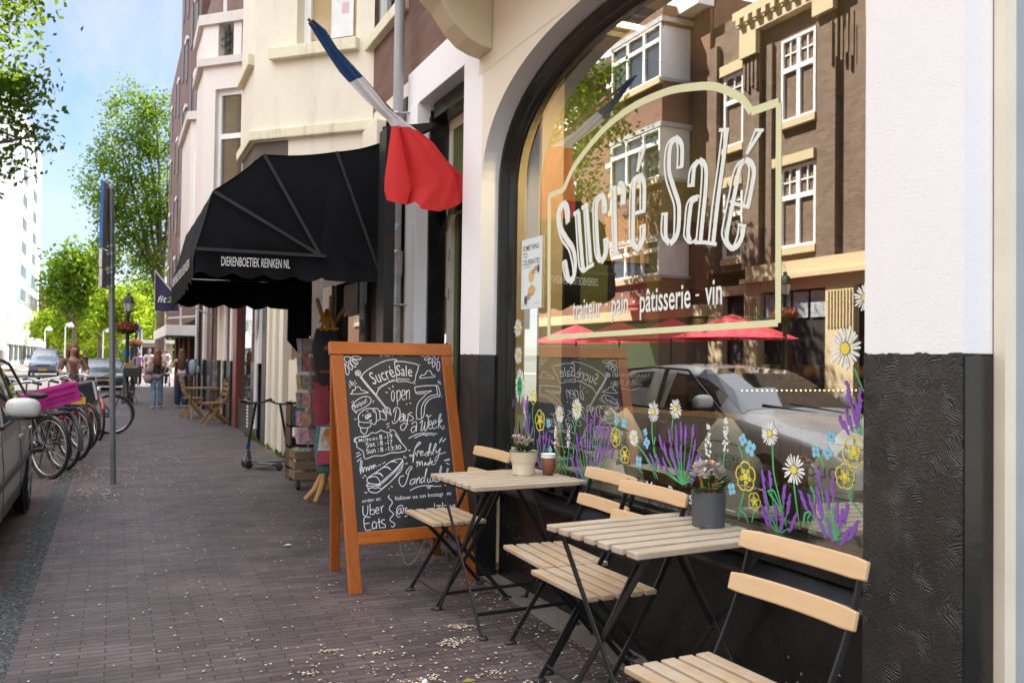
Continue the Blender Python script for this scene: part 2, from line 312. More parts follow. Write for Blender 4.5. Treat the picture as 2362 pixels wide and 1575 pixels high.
LOGO=[(2,[(4123,2051),(4124,2094),(4140,2132),(4174,2159)]),(1,[(4174,2159),(4216,2151),(4248,2120),(4253,2080),(4232,2015),(4191,1956),(4118,1901),(4087,1855),(4063,1793),(4058,1743)]),(2,[(4174,2157),(4216,2133),(4230,2091),(4205,2023),(4134,1953),(4073,1906),(4043,1850),(4038,1798),(4058,1743),(4098,1725)]),(1,[(4177,2149),(4157,2106),(4144,2047)]),(1,[(4150,2041),(4105,2056)]),(1,[(4177,1832),(4168,1791),(4140,1743),(4098,1725)]),(2,[(4148,1836),(4130,1785),(4114,1748),(4099,1731)]),(1,[(4183,1832),(4137,1842)]),(1,[(4040,2074),(4024,1964),(4003,1839),(3987,1789),(3955,1766)]),(2,[(4009,2084),(3996,1995),(3976,1889),(3963,1818),(3948,1769)]),(1.4,[(4065,2078),(4002,2090)]),(1,[(3952,2093),(3931,1952),(3907,1786)]),(2,[(3925,2109),(3905,1983),(3873,1803)]),(1.4,[(3978,2097),(3917,2110)]),(1.4,[(3907,1781),(3842,1794)]),(1.2,[(3955,1766),(3924,1773),(3907,1786)]),(2,[(3730,2044),(3734,2082),(3751,2115),(3777,2134)]),(1,[(3777,2134),(3827,2124),(3853,2088),(3851,2010),(3842,1924),(3827,1845),(3799,1809),(3773,1798)]),(2,[(3787,2129),(3816,2105),(3825,2056),(3816,1955),(3804,1870),(3783,1804)]),(1,[(3779,2128),(3764,2100),(3759,2043)]),(1,[(3762,2042),(3720,2044)]),(2,[(3712,1905),(3714,1873),(3728,1828),(3770,1799)]),(1,[(3743,1899),(3738,1846),(3760,1808)]),(1,[(3751,1903),(3702,1907)]),(1,[(3674,2145),(3668,2005),(3653,1824)]),(2,[(3646,2147),(3640,2001),(3626,1825)]),(1.4,[(3692,2146),(3632,2148)]),(1.4,[(3678,1818),(3598,1824)]),(1,[(3629,2140),(3605,2153),(3586,2129),(3586,2061)]),(2,[(3612,2156),(3578,2150),(3560,2114),(3563,2065)]),(1,[(3593,2058),(3546,2060)]),(1,[(3434,2166),(3482,2157),(3502,2115),(3509,2017),(3506,1893),(3482,1845),(3443,1825)]),(2,[(3440,2164),(3471,2134),(3477,2047),(3477,1890),(3463,1846),(3437,1829)]),(2,[(3434,2166),(3402,2146),(3385,2108),(3386,1999)]),(1,[(3434,2159),(3419,2121),(3417,2003)]),(1.4,[(3469,1995),(3373,1995)]),(2,[(3385,1926),(3388,1879),(3412,1840),(3443,1826)]),(1,[(3415,1923),(3416,1872),(3434,1834)]),(1,[(3421,1926),(3372,1929)]),(1.8,[(3391,2282),(3447,2189)]),(1,[(3426,2279),(3450,2188)]),(1.2,[(3432,2280),(3379,2281)]),(2,[(3095,2140),(3093,2219),(3109,2253),(3143,2277)]),(1,[(3128,2143),(3125,2223),(3134,2255),(3146,2273)]),(1,[(3135,2145),(3086,2140)]),(1,[(3143,2279),(3192,2272),(3218,2240),(3226,2176),(3213,2108),(3183,2048),(3150,1982),(3147,1907),(3153,1848),(3179,1824)]),(2,[(3149,2275),(3183,2246),(3191,2169),(3184,2123),(3148,2049),(3119,1994),(3112,1953),(3117,1876),(3139,1839),(3179,1822)]),(1,[(3240,1958),(3245,1886),(3227,1846),(3185,1823)]),(2,[(3211,1955),(3212,1872),(3203,1840),(3182,1824)]),(1,[(3246,1959),(3195,1955)]),(2,[(2973,2144),(2941,2126),(2924,2090),(2929,2005),(2948,1880),(2959,1801)]),(1,[(2968,2139),(2954,2106),(2958,2026),(2975,1900),(2989,1805)]),(1,[(2973,2143),(3016,2134),(3040,2103),(3047,2055)]),(2,[(2981,2142),(3005,2122),(3012,2084),(3016,2049)]),(1.2,[(3054,2053),(3003,2046)]),(1,[(2971,1994),(3024,1995),(3059,1968),(3072,1880),(3074,1841),(3043,1811),(3011,1809),(2987,1821)]),(2,[(2981,1991),(3019,1981),(3034,1941),(3046,1851),(3031,1813)]),(1.4,[(3001,1805),(2934,1798)]),(1,[(2824,2230),(2847,2103),(2883,1936),(2905,1792)]),(2,[(2794,2230),(2814,2114),(2845,1964),(2875,1788)]),(1.4,[(2844,2240),(2779,2226)]),(1.4,[(2933,1798),(2852,1780)]),(1,[(2684,2087),(2724,2079),(2752,2044),(2775,1970),(2811,1856),(2818,1812),(2788,1768),(2756,1751)]),(2,[(2689,2087),(2714,2063),(2729,2012),(2769,1884),(2791,1802),(2778,1767),(2754,1752)]),(2,[(2681,2086),(2649,2070),(2630,2034),(2638,1989),(2664,1900)]),(1,[(2676,2082),(2658,2049),(2667,1985),(2691,1909)]),(1.4,[(2743,1927),(2654,1899)]),(2,[(2686,1836),(2695,1794),(2720,1763),(2756,1752)]),(1,[(2716,1838),(2723,1800),(2746,1761)]),(1,[(2720,1842),(2672,1830)]),(1.8,[(2592,2177),(2671,2109)]),(1,[(2624,2186),(2676,2108)]),(1.2,[(2630,2190),(2577,2177)])]
FRAME=[(2497,2258),(2493,1452),(4334,1432),(4353,2225),(4178,2231),(4077,2325),(3929,2397),(3776,2454),(3644,2484),(3496,2503),(3343,2505),(3179,2494),(3031,2467),(2909,2437),(2838,2408),(2754,2362),(2694,2319),(2648,2265),(2497,2262)]
DAISY=[(4744,1494,56),(4733,1335,54),(4194,1016,47),(4003,1054,55),(3294,1082,48),(3124,1104,44),(3454,952,41),(2533,1047,47),(2406,930,56),(2171,1357,74),(2087,1521,48)]
YEL=[(4522,1098,44),(4432,965,58),(3613,941,44),(3529,865,39),(2666,873,55),(2614,786,33),(2131,1020,48),(2169,936,41)]
BLUE=[(4324,957,28),(3607,1020,21),(3537,1014,26),(3357,986,19),(3345,939,27),(3409,847,29),(2682,1012,24),(2638,983,31),(2300,1004,22),(2246,1006,24),(2231,1062,23),(2747,814,25),(4300,813,24)]
WSP=[(4236,888,63),(4088,906,58),(2897,989,63),(2784,1022,64)]
LAV=[((4576,846),[(4631,1042),(4594,1063),(4603,1001),(4639,951),(4616,926),(4565,965),(4585,909),(4533,894)]),((4400,731),[(4432,859),(4384,881),(4349,878),(4315,857),(4455,819),(4375,808),(4442,739),(4421,717)]),((3872,679),[(3891,1002),(3856,965),(3816,1018),(3768,983),(3730,958),(3794,942),(3687,951),(3906,905),(3993,897),(3945,879),(3860,881),(3681,898),(3998,840),(3771,873),(3803,842),(3727,850),(3644,864),(4044,783),(3990,777),(3898,816),(3846,782),(3802,776),(3942,737),(3884,733),(3995,720),(3754,826)]),((3069,787),[(3233,953),(3199,920),(3163,977),(3117,999),(3083,1008),(3051,998),(3000,1014),(2989,952),(3116,934),(3084,914),(3152,907),(3294,861),(3245,861),(3197,854),(3120,851),(3027,879),(2984,884),(2960,898),(2932,879),(2992,826)]),((2482,687),[(2565,875),(2528,880),(2553,806),(2556,744),(2533,738),(2497,764),(2455,835),(2430,805),(2464,735),(2408,744)]),((2209,719),[(2283,916),(2286,850),(2358,830),(2318,817),(2279,814),(2245,852),(2223,896),(2204,812),(2186,792),(2165,814),(2269,750),(2234,751),(2167,741),(2132,765)]),((2099,1078),[(2156,1209),(2106,1189),(2129,1134),(2152,1123),(2117,1143),(2176,1103)])]
STEM=[[(4520,1054),(4529,990),(4504,903),(4516,801)],[(4430,909),(4446,857),(4466,806)],[(4186,970),(4171,882),(4138,814),(4122,698)],[(4002,1000),(4023,918),(4033,813),(4061,706)],[(4056,996),(4024,941),(4039,812)],[(4228,829),(4174,757),(4110,700)],[(4083,849),(4099,765),(4116,699)],[(4225,721),(4193,737),(4153,694)],[(4125,827),(4149,765),(4123,716)],[(3304,1032),(3299,958),(3271,882),(3278,803)],[(3143,1062),(3151,1014),(3142,967)],[(3425,922),(3351,879),(3288,831),(3252,787)],[(3277,970),(3289,910),(3253,845)],[(3351,874),(3305,829),(3269,789)],[(2518,1003),(2509,903),(2476,812),(2443,724)],[(2406,876),(2391,801),(2374,726)],[(2542,833),(2512,842),(2483,806),(2454,756)],[(2534,829),(2490,795),(2443,743)],[(2673,814),(2697,753),(2704,704)],[(2613,755),(2628,706)],[(2697,742),(2664,726),(2648,698)],[(2791,955),(2799,910),(2790,879)],[(2887,928),(2878,902)],[(2357,739),(2351,783),(2324,792),(2337,762),(2298,726)],[(2325,883),(2305,852),(2311,818)],[(2157,937),(2139,894),(2150,870),(2115,840),(2089,813)],[(2130,1291),(2106,1242),(2083,1203)],[(2708,984),(2695,970),(2675,914)],[(2281,992),(2261,952)],[(2209,724),(2216,773),(2229,826)],[(3611,994),(3560,935)],[(3409,817),(3376,796)]]
UBER=(4707,1149,108)
CHALK=[[(79,1369),(107,1371),(120,1362),(109,1348),(102,1335),(93,1333),(79,1350),(79,1369)],[(184,1361),(180,1357),(171,1354),(159,1354),(146,1355),(134,1358),(127,1363),(125,1367),(129,1371),(138,1374),(150,1374),(163,1373),(174,1370),(182,1365),(184,1361)],[(162,1327),(158,1325),(151,1326),(144,1330),(136,1336),(130,1342),(127,1347),(127,1351),(131,1353),(138,1352),(145,1348),(153,1343),(159,1336),(162,1331),(162,1327)],[(145,1307),(140,1306),(133,1309),(126,1315),(119,1324),(115,1332),(113,1339),(115,1344),(120,1345),(127,1342),(134,1336),(141,1328),(145,1319),(147,1312),(145,1307)],[(120,1290),(115,1290),(110,1294),(106,1300),(102,1309),(101,1317),(103,1324),(106,1327),(110,1327),(115,1323),(120,1316),(123,1308),(124,1300),(123,1293),(120,1290)],[(78,1331),(80,1286),(85,1259),(97,1263),(102,1282),(91,1312),(78,1331)],[(307,1374),(321,1384),(344,1380),(372,1377)],[(393,1384),(391,1381),(388,1381),(387,1384),(389,1387),(392,1387),(393,1384)],[(405,1387),(429,1387),(453,1382),(464,1390)],[(175,1245),(194,1271),(247,1306),(329,1345),(386,1357),(410,1356),(413,1346)],[(175,1245),(214,1188),(259,1131)],[(165,1248),(206,1188),(254,1128),(306,1057)],[(171,1252),(211,1196),(262,1131),(314,1057)],[(259,1131),(273,1161),(307,1192),(356,1214),(403,1224)],[(396,1342),(399,1288),(402,1212)],[(396,1342),(447,1345),(499,1337),(554,1320),(532,1261),(512,1210),(458,1218),(402,1214)],[(414,1356),(396,1340)],[(173,1269),(171,1262),(165,1257),(158,1254),(151,1254),(144,1257),(140,1262),(139,1269),(141,1276),(146,1281),(153,1285),(161,1285),(168,1282),(172,1276),(173,1269)],[(164,1267),(161,1261),(155,1259),(149,1261),(147,1267),(150,1273),(156,1275),(162,1273),(164,1267)],[(161,1273),(158,1270),(153,1270),(151,1273),(154,1276),(159,1276),(161,1273)],[(123,1203),(120,1197),(114,1195),(109,1197),(107,1203),(110,1209),(116,1211),(121,1209),(123,1203)],[(103,1224),(108,1214)],[(135,1222),(130,1214)],[(143,1205),(133,1203)],[(136,1188),(126,1191)],[(97,1179),(105,1186)],[(93,1193),(100,1194)],[(94,1213),(103,1207)],[(98,1140),(112,1151),(113,1162),(130,1166),(133,1179),(149,1184),(163,1177),(168,1164),(185,1162),(192,1154),(207,1152),(206,1147),(149,1141),(98,1140)],[(121,1036),(105,1048),(105,1070),(130,1099),(170,1121),(204,1124),(224,1109),(216,1083),(191,1065),(156,1047),(129,1038),(129,1025),(117,1031),(121,1036)],[(109,1099),(113,1094)],[(101,1092),(105,1087)],[(234,1096),(242,1097)],[(232,1087),(239,1088)],[(113,991),(112,985)],[(120,992),(120,985)],[(306,952),(326,958)],[(309,932),(326,945)],[(325,917),(331,925)],[(319,1150),(334,1147)],[(341,1178),(354,1167)],[(369,1193),(374,1177)],[(138,974),(135,999),(150,1025),(190,1048),(228,1049),(246,1030),(248,997),(244,968),(231,953),(209,965),(171,967),(138,972)],[(136,972),(134,952),(146,937),(187,934),(209,946),(210,959)],[(144,935),(146,911),(162,898),(177,905),(189,932)],[(228,1049),(255,1051),(269,1034),(272,1004),(268,982),(248,975)],[(271,1034),(292,1030),(309,1007),(309,985),(299,979),(274,987)],[(199,1000),(197,993),(191,988),(184,988),(180,993),(178,1000),(181,1008),(187,1012),(193,1012),(198,1007),(199,1000)],[(215,1010),(212,1003),(207,999),(201,999),(196,1003),(195,1010),(197,1016),(203,1020),(209,1020),(213,1016),(215,1010)],[(193,998),(191,995),(188,995),(187,998),(189,1001),(192,1001),(193,998)],[(208,1007),(207,1004),(203,1004),(202,1007),(204,1010),(207,1010),(208,1007)],[(203,983),(206,976),(214,977),(215,983)],[(166,1015),(163,1004)],[(190,1032),(200,1034)],[(227,1038),(237,1025)],[(293,1048),(299,1030),(314,1022),(313,1007),(306,1000)],[(305,1048),(314,1057),(333,1051),(341,1036),(334,1027),(322,1024),(312,1037),(305,1048)],[(317,1052),(327,1037)],[(309,1044),(321,1029)],[(326,1022),(344,1006)],[(334,1029),(347,1012)],[(634,1401),(600,1402),(581,1392),(581,1380),(598,1380),(634,1401)],[(636,1379),(636,1375),(633,1370),(627,1364),(619,1359),(611,1356),(604,1355),(601,1357),(600,1362),(604,1367),(610,1373),(618,1378),(626,1381),(632,1382),(636,1379)],[(654,1367),(656,1362),(655,1356),(650,1348),(644,1341),(636,1336),(630,1334),(625,1335),(623,1339),(625,1346),(629,1353),(636,1360),(643,1365),(650,1368),(654,1367)],[(667,1349),(670,1346),(671,1340),(670,1332),(667,1323),(662,1316),(657,1311),(653,1310),(650,1312),(649,1318),(650,1327),(653,1335),(657,1343),(662,1347),(667,1349)],[(686,1286),(682,1289),(679,1297),(679,1310),(681,1324),(684,1337),(689,1346),(694,1349),(698,1346),(701,1337),(701,1325),(699,1310),(696,1298),(691,1289),(686,1286)],[(701,1405),(672,1403),(651,1391),(657,1381),(675,1379),(670,1367),(681,1357),(698,1374),(701,1405)],[(554,1242),(568,1257),(585,1259),(598,1269),(608,1283),(625,1287),(638,1275),(639,1262),(653,1258),(657,1246),(599,1242),(558,1237),(554,1242)],[(673,1210),(685,1224)],[(680,1204),(694,1216)],[(688,1199),(698,1204)],[(561,1324),(567,1324)],[(448,1078),(453,1069)],[(470,1083),(480,1076)],[(687,1116),(691,1114)],[(501,979),(505,977)],[(644,840),(665,862)],[(664,837),(688,855)],[(513,1203),(523,1203)],[(514,1181),(577,1189),(660,1191),(675,1181),(680,1124),(643,1117),(600,1098),(571,1063),(557,1006),(542,985),(508,984),(513,1049),(538,1094),(588,1138),(532,1137),(517,1148),(514,1181)],[(660,1191),(662,1136),(624,1128),(580,1102),(551,1063),(541,1025),(540,987)],[(662,1136),(680,1124)],[(517,1148),(598,1154),(627,1158),(588,1138)],[(375,1127),(373,1113),(369,1101),(365,1095),(360,1095),(357,1102),(355,1113),(356,1127),(358,1141),(362,1152),(366,1158),(371,1158),(374,1152),(376,1141),(375,1127)],[(394,1157),(391,1107),(391,1069)],[(393,1145),(404,1161),(416,1153),(414,1122),(404,1100),(392,1098)],[(423,1130),(443,1134),(446,1157),(434,1162),(424,1141),(423,1111),(432,1101),(443,1107)],[(456,1160),(452,1103)],[(455,1141),(468,1162),(476,1156),(472,1105)],[(379,1043),(369,1006),(360,970)],[(359,1023),(367,1047),(390,1054),(402,1035),(396,998),(377,968),(353,956),(344,965),(350,971)],[(418,1001),(404,996),(394,979),(401,968),(416,979),(423,1008),(427,1008),(421,969),(426,967)],[(405,1009),(423,1016),(429,1008)],[(435,1008),(429,978),(439,972),(451,993)],[(455,1017),(444,967),(428,929),(407,913),(395,927),(402,945),(423,956),(448,948)],[(481,1019),(468,1021),(462,1008),(483,992),(479,975),(458,970)],[(470,949),(487,962),(503,956),(495,903)],[(497,935),(476,932),(462,914),(469,898),(488,909),(497,935)],[(525,955),(545,974),(535,938),(526,912),(538,910),(556,945),(560,964)],[(556,945),(552,907),(567,918),(579,952),(585,990),(572,1000),(579,1005),(588,992),(606,1004)],[(586,940),(604,951),(601,965),(588,959),(581,929),(589,916),(605,925)],[(609,944),(628,953),(636,966),(624,968),(610,951),(605,929),(616,917),(636,932)],[(643,918),(657,969),(673,1004),(666,1008),(654,981),(647,954)],[(649,950),(667,967),(674,973),(670,959),(653,950),(666,919),(679,913),(683,930),(676,936)],[(441,862),(495,886),(560,892),(633,885)],[(479,864),(527,880),(575,882),(617,876)],[(532,893),(566,871)],[(105,848),(99,862),(127,881),(175,883),(211,904),(238,901),(266,917),(288,909),(318,901),(351,916),(390,847)],[(355,892),(386,845),(421,794),(370,780),(318,779),(264,765),(213,766),(165,751),(150,759),(147,796),(112,822),(114,850),(99,865),(116,879),(194,889)],[(104,784),(128,790)],[(102,763),(135,780)],[(106,737),(133,758)],[(396,747),(403,759)],[(404,743),(415,750)],[(405,707),(410,715)],[(412,707),(417,717)],[(431,787),(436,793)],[(439,787),(444,793)],[(128,645),(138,641)],[(141,657),(155,646)],[(137,559),(141,552)],[(145,558),(150,551)],[(285,570),(288,566)],[(299,583),(311,576)],[(640,828),(666,862)],[(662,832),(688,854)],[(658,718),(695,719)],[(663,720),(701,727)],[(670,703),(692,692)],[(121,664),(136,736),(127,736),(118,680)],[(120,680),(128,696),(137,703),(134,677)],[(136,671),(147,699),(158,698),(156,678),(169,704),(173,681)],[(175,681),(182,707),(190,707),(189,688),(201,712),(203,692)],[(204,690),(210,716),(218,703),(224,705)],[(237,708),(236,707),(234,708),(234,710),(236,710),(237,708)],[(248,712),(247,711),(245,711),(245,713),(247,714),(248,712)],[(266,719),(265,718),(263,719),(263,720),(265,721),(266,719)],[(277,725),(276,724),(274,724),(274,726),(276,727),(277,725)],[(157,614),(158,634),(185,652),(257,693),(313,728),(358,740),(384,739),(385,728),(343,685),(287,643),(241,609),(227,602)],[(157,614),(189,602),(232,601),(231,621),(214,643),(189,644),(167,637)],[(149,594),(169,607),(231,595),(286,631),(342,673),(394,732)],[(149,594),(188,590),(239,591)],[(154,586),(166,577),(183,582),(204,577),(221,580),(242,572),(265,587),(301,609),(340,648),(387,708)],[(158,578),(165,561),(193,551),(219,554),(264,583),(320,625),(373,671),(390,712),(387,728)],[(207,659),(233,662),(257,640)],[(216,665),(242,661),(257,640)],[(253,693),(284,696),(310,678)],[(269,697),(292,696),(310,678)],[(304,724),(330,729),(353,719)],[(317,727),(339,726),(353,719)],[(250,612),(287,643),(333,673),(382,716)],[(472,796),(495,816),(517,832),(506,837),(483,812),(462,763),(452,713),(463,754),(441,753),(437,761),(469,762),(479,779)],[(481,751),(494,786),(500,778),(514,784)],[(503,765),(524,775),(523,783),(508,771),(511,754),(532,764)],[(533,755),(554,778),(554,759),(540,749)],[(558,750),(575,800),(584,821),(580,828),(568,796),(559,758),(572,777),(579,775),(577,754)],[(584,762),(613,807),(619,824),(610,820),(590,774),(593,757)],[(615,786),(611,769),(625,771),(644,798),(624,743),(607,716),(598,723),(620,752),(678,769)],[(475,714),(482,720),(476,685)],[(481,707),(496,721),(493,694),(509,719),(514,718),(513,691)],[(538,713),(526,705),(527,695),(539,707),(540,694)],[(560,712),(548,702),(554,693),(565,716),(572,739),(564,699)],[(571,705),(584,715),(577,718),(571,703),(582,696),(606,706)],[(389,639),(365,635),(353,611),(364,581),(385,582),(407,620),(425,664),(445,684),(437,693),(417,677),(402,657),(418,644)],[(453,617),(435,614),(422,594),(432,584),(451,601),(458,621),(452,589)],[(461,586),(469,621)],[(465,600),(481,624),(487,620),(484,589)],[(515,626),(495,611),(495,590),(515,610),(540,671),(533,667),(517,610),(520,589)],[(538,617),(536,592),(550,595),(556,616)],[(554,595),(568,598),(573,623)],[(580,627),(577,594)],[(605,622),(588,614),(588,593),(607,596)],[(611,592),(626,646),(639,679),(633,685),(619,646)],[(615,608),(630,620),(629,591)],[(667,643),(682,664),(675,668),(668,652)],[(417,550),(468,569),(527,574),(589,565),(654,568)],[(527,559),(554,574)],[(536,551),(565,574)],[(287,531),(277,520),(297,497),(297,481),(280,462),(279,446),(300,424),(295,413),(276,394),(279,382),(299,369),(302,357),(288,347),(280,355)],[(119,481),(116,438),(125,424),(141,432),(149,483)],[(162,490),(159,429)],[(161,450),(178,457),(186,445),(180,429),(161,429)],[(192,448),(213,451),(207,467),(193,452),(197,432),(214,435)],[(228,469),(229,434)],[(228,454),(236,469),(247,472)],[(158,413),(120,412),(123,344),(160,345)],[(120,379),(151,381)],[(190,379),(174,387),(164,364),(172,346),(188,358),(191,379),(190,346)],[(209,404),(207,357),(216,346)],[(197,381),(224,385)],[(244,393),(227,392),(225,375),(243,365),(240,348),(219,352)],[(345,421),(350,449),(335,446),(326,426),(336,418),(348,433),(356,420),(365,444),(356,468),(329,458),(318,427),(324,403),(341,403)],[(389,450),(376,449),(375,435),(389,422),(385,404),(367,403)],[(396,429),(396,405),(409,406),(416,432)],[(567,466),(562,442)],[(619,467),(618,438)],[(576,449),(590,452),(591,440)],[(595,440),(599,452),(612,445)],[(625,446),(644,448),(645,434)],[(652,442),(669,445),(670,432)],[(680,438),(697,449),(697,432)]]
CTXT=[('Sucré', (247, 1197), (395, 1249), 82), ('Sale', (402, 1255), (506, 1249), 72), ('traiteur·Pain·', (274, 1169), (393, 1228), 16), ('pâtisserie·vin', (407, 1228), (485, 1224), 16), ('Bonjour!', (117, 1051), (203, 1089), 30), ('MON-fri:', (127, 851), (247, 860), 20), ('8 -19', (256, 862), (339, 866), 31), ('Sat :', (170, 818), (248, 827), 30), ('8 -17', (257, 827), (337, 830), 31), ('Sun :', (169, 779), (247, 789), 32), ('8 -13:30', (256, 788), (388, 799), 29), ('order at:', (117, 499), (231, 507), 20), ('follow us on Instagram', (318, 499), (681, 508), 24)]
# ------------------------------------------------------------------ paint and building materials
WHITE = STUCCO('white_plaster', (.86, .86, .87), .22, 150, .65, .03)
CREAMW = STUCCO('cream_plaster', (.80, .735, .61), .3, 140, .7, .06)
PLINTH = COMBED('combed_black_paint', (.030, .028, .026), .36)
BLACKP = M('black_gloss_paint', (.012, .012, .012), .22, var=.3, bump=.12, bscale=40, co='world', spec=.5)
BLACKM = M('black_satin_paint', (.016, .016, .017), .42, var=.3, bump=.1, bscale=90, co='world')
STEEL = M('black_steel', (.013, .013, .014), .34, var=.25, bump=.05, bscale=200)
CREAM2 = M('cream_wood_paint', (.78, .72, .57), .4, var=.05, bump=.08, bscale=60, co='world')
BAYC = STUCCO('bay_cream_render', (.79, .735, .61), .25, 90, .7, .09, grime=.22)
BAYL = STUCCO('bay_ledge_cream', (.78, .72, .54), .4, 120, .75, .1, grime=.75)
WHITEW = M('white_window_paint', (.84, .84, .82), .35, var=.04, co='world')
GREYB = M('grey_blue_paint', (.36, .40, .42), .4, var=.06, co='world')
BRK = BRICK('neighbour_brick', (.19, .10, .075), (.25, .14, .10), (.16, .13, .11), .215, .066, .012)
DKBRK = BRICK('dark_brick', (.13, .065, .05), (.18, .09, .07), (.10, .08, .07), .22, .065, .012)
TILE = M('black_glazed_tile', (.02, .022, .025), .18, var=.3, co='world')
SHOPGL = GLASS('shop_glass', (.86, .90, .84), .40, .8)
SKYGL = DARKGLASS('window_pane', (.05, .055, .05))
OLIVE = M('olive_wall_paint', (.13, .15, .05), .7, var=.08, co='world')
BEIGE = M('beige_lining', (.60, .50, .36), .6, var=.06, co='world')
TINW = M('white_vinyl', (.80, .86, .82), .5, var=.02)
VYEL = M('pale_yellow_vinyl', (.74, .76, .46), .5, var=.03)
# ------------------------------------------------------------------ the setting: ground, pavement, road
PAVE = BRICK('pavement_clinker', (.108, .082, .084), (.172, .127, .124), (.054, .046, .045), .205, .0525, .0075, 'floor', .58, .45, .55, .5)
g = MB(); g.add([(-900, -300, -.012), (900, -300, -.012), (900, 1500, -.012), (-900, 1500, -.012)], [(0, 1, 2, 3)])
kind(g.build('ground', M('ground_earth', (.12, .11, .09), .9, co='world', scale=.6)), 'structure')
g = MB(); g.add([(-.37, -6, 0), (2.02, -6, 0), (2.02, 75, 0), (-.37, 75, 0)], [(0, 1, 2, 3)]); g.add([(2.02, -6, 0), (3.2, -6, 0), (3.2, 5.0, 0), (2.02, 5.0, 0)], [(0, 1, 2, 3)], 0)
g.add([(2.02, 5.0, 0), (3.2, 5.0, 0), (3.2, 75, 0), (2.02, 75, 0)], [(0, 1, 2, 3)], 0)
kind(g.build('pavement', PAVE), 'structure')
g = MB(); g.box(1.985, 2.155, -1, 4.9, -.05, .008); 
kind(g.build('facade_kerb', STUCCO('kerb_stone', (.20, .18, .16), .5, 150, .8, .2)), 'structure')
g = MB(); g.add([(-.53, -6, -.004), (-.365, -6, -.004), (-.345, 75, -.004), (-.51, 75, -.004)], [(0, 1, 2, 3)])
gm, gnt, gb = _nt('gravel_mix'); gv = _coord(gnt, 'world'); gvo = gnt.nodes.new("ShaderNodeTexVoronoi"); gnt.links.new(gv, gvo.inputs["Vector"]); gvo.inputs["Scale"].default_value = 95
gnt.links.new(_ramp(gnt, gvo.outputs["Color"], ((.2, (.018, .021, .022)), (.6, (.045, .052, .052)), (.95, (.16, .17, .17)))), gb.inputs["Base Color"]); _bump(gnt, gb, gvo.outputs["Distance"], .8, .01); gb.inputs["Roughness"].default_value = .8
kind(g.build('gravel_strip', gm), 'structure')
g = MB(); g.add([(-2.6, -6, -.006), (-.36, -6, -.006), (-.36, 75, -.006), (-2.6, 75, -.006)], [(0, 1, 2, 3)])
kind(g.build('parking_bay', BRICK('parking_clinker', (.11, .08, .08), (.15, .105, .10), (.05, .042, .04), .205, .06, .008, 'floor', .8, .4, .6, .4)), 'structure')
g = MB(); g.add([(-7.2, -20, -.008), (-2.6, -20, -.008), (-2.6, 300, -.008), (-7.2, 300, -.008)], [(0, 1, 2, 3)])
kind(g.build('road', STUCCO('road_asphalt', (.085, .082, .08), .5, 120, .85, .2)), 'structure')
g = MB(); g.box(-11.5, -7.2, -20, 160, -.2, .10)
kind(g.build('far_pavement', BRICK('far_clinker', (.22, .15, .13), (.27, .19, .16), (.12, .1, .09), .2, .1, .01, 'floor')), 'structure')
g = MB(); g.add([(-7, 75, .0), (40, 75, .0), (40, 400, .0), (-7, 400, .0)], [(0, 1, 2, 3)])
kind(g.build('square', STUCCO('pale_paving', (.42, .38, .32), .3, 40, .85, .2)), 'structure')
# fallen elm seeds on the bricks: flakes lying slightly tilted
def flakes(spec, seed):
    r = random.Random(seed); mb = MB()
    for (cx_, cy_, sx_, sy_, n, s0, s1) in spec:
        for _ in range(n):
            x, y = r.gauss(cx_, sx_), r.gauss(cy_, sy_)
            if x > 2.03 or y < .5 or x < -2: continue
            a = r.uniform(0, 6.28); s = r.uniform(s0, s1); t = r.uniform(-.35, .35); u = r.uniform(.45, .95); k = []
            for j in range(6):
                q = j*math.pi/3; px, py = s*math.cos(q), s*u*math.sin(q)*r.uniform(.6, 1.1)
                k.append((x+px*math.cos(a)-py*math.sin(a), y+px*math.sin(a)+py*math.cos(a), .007+abs(px*t)+r.uniform(0, .002)))
            mb.add(k, [(0, 1, 2, 3, 4, 5)], r.choice((0, 0, 1, 1, 2)))
    return mb
FLK = [M('seed_straw', (.52, .42, .28), .8), M('seed_pale', (.66, .59, .48), .8), M('seed_tan', (.40, .26, .14), .8)]
spec = [(1.15, 2.9, .42, .55, 620, .004, .010), (.5, 5, 1.0, 2.2, 520, .004, .009), (1.9, 3.9, .07, 1.2, 420, .004, .009), (.6, 9.5, .9, 3, 420, .005, .012), (.7, 16, .8, 4, 260, .007, .016), (-.2, 10.6, .25, .5, 330, .006, .014), (-.15, 9.0, .12, .25, 160, .005, .012), (1.2, 3.0, .10, .05, 60, .004, .008), (-1.5, 8, .5, 2.5, 120, .006, .012), (1.9, 10.5, .1, 2.5, 200, .006, .012)]
for _ in range(26): spec.append((rnd.uniform(.75, 1.5), rnd.uniform(2.3, 3.9), rnd.uniform(.02, .05), rnd.uniform(.01, .03), rnd.randint(14, 34), .004, .009))
spec += [(1.46, 3.78, .05, .03, 90, .004, .009), (1.56, 3.98, .05, .03, 50, .004, .009)]
kind(flakes(spec, 3).build('fallen_seeds', FLK, recalc=False), 'stuff')
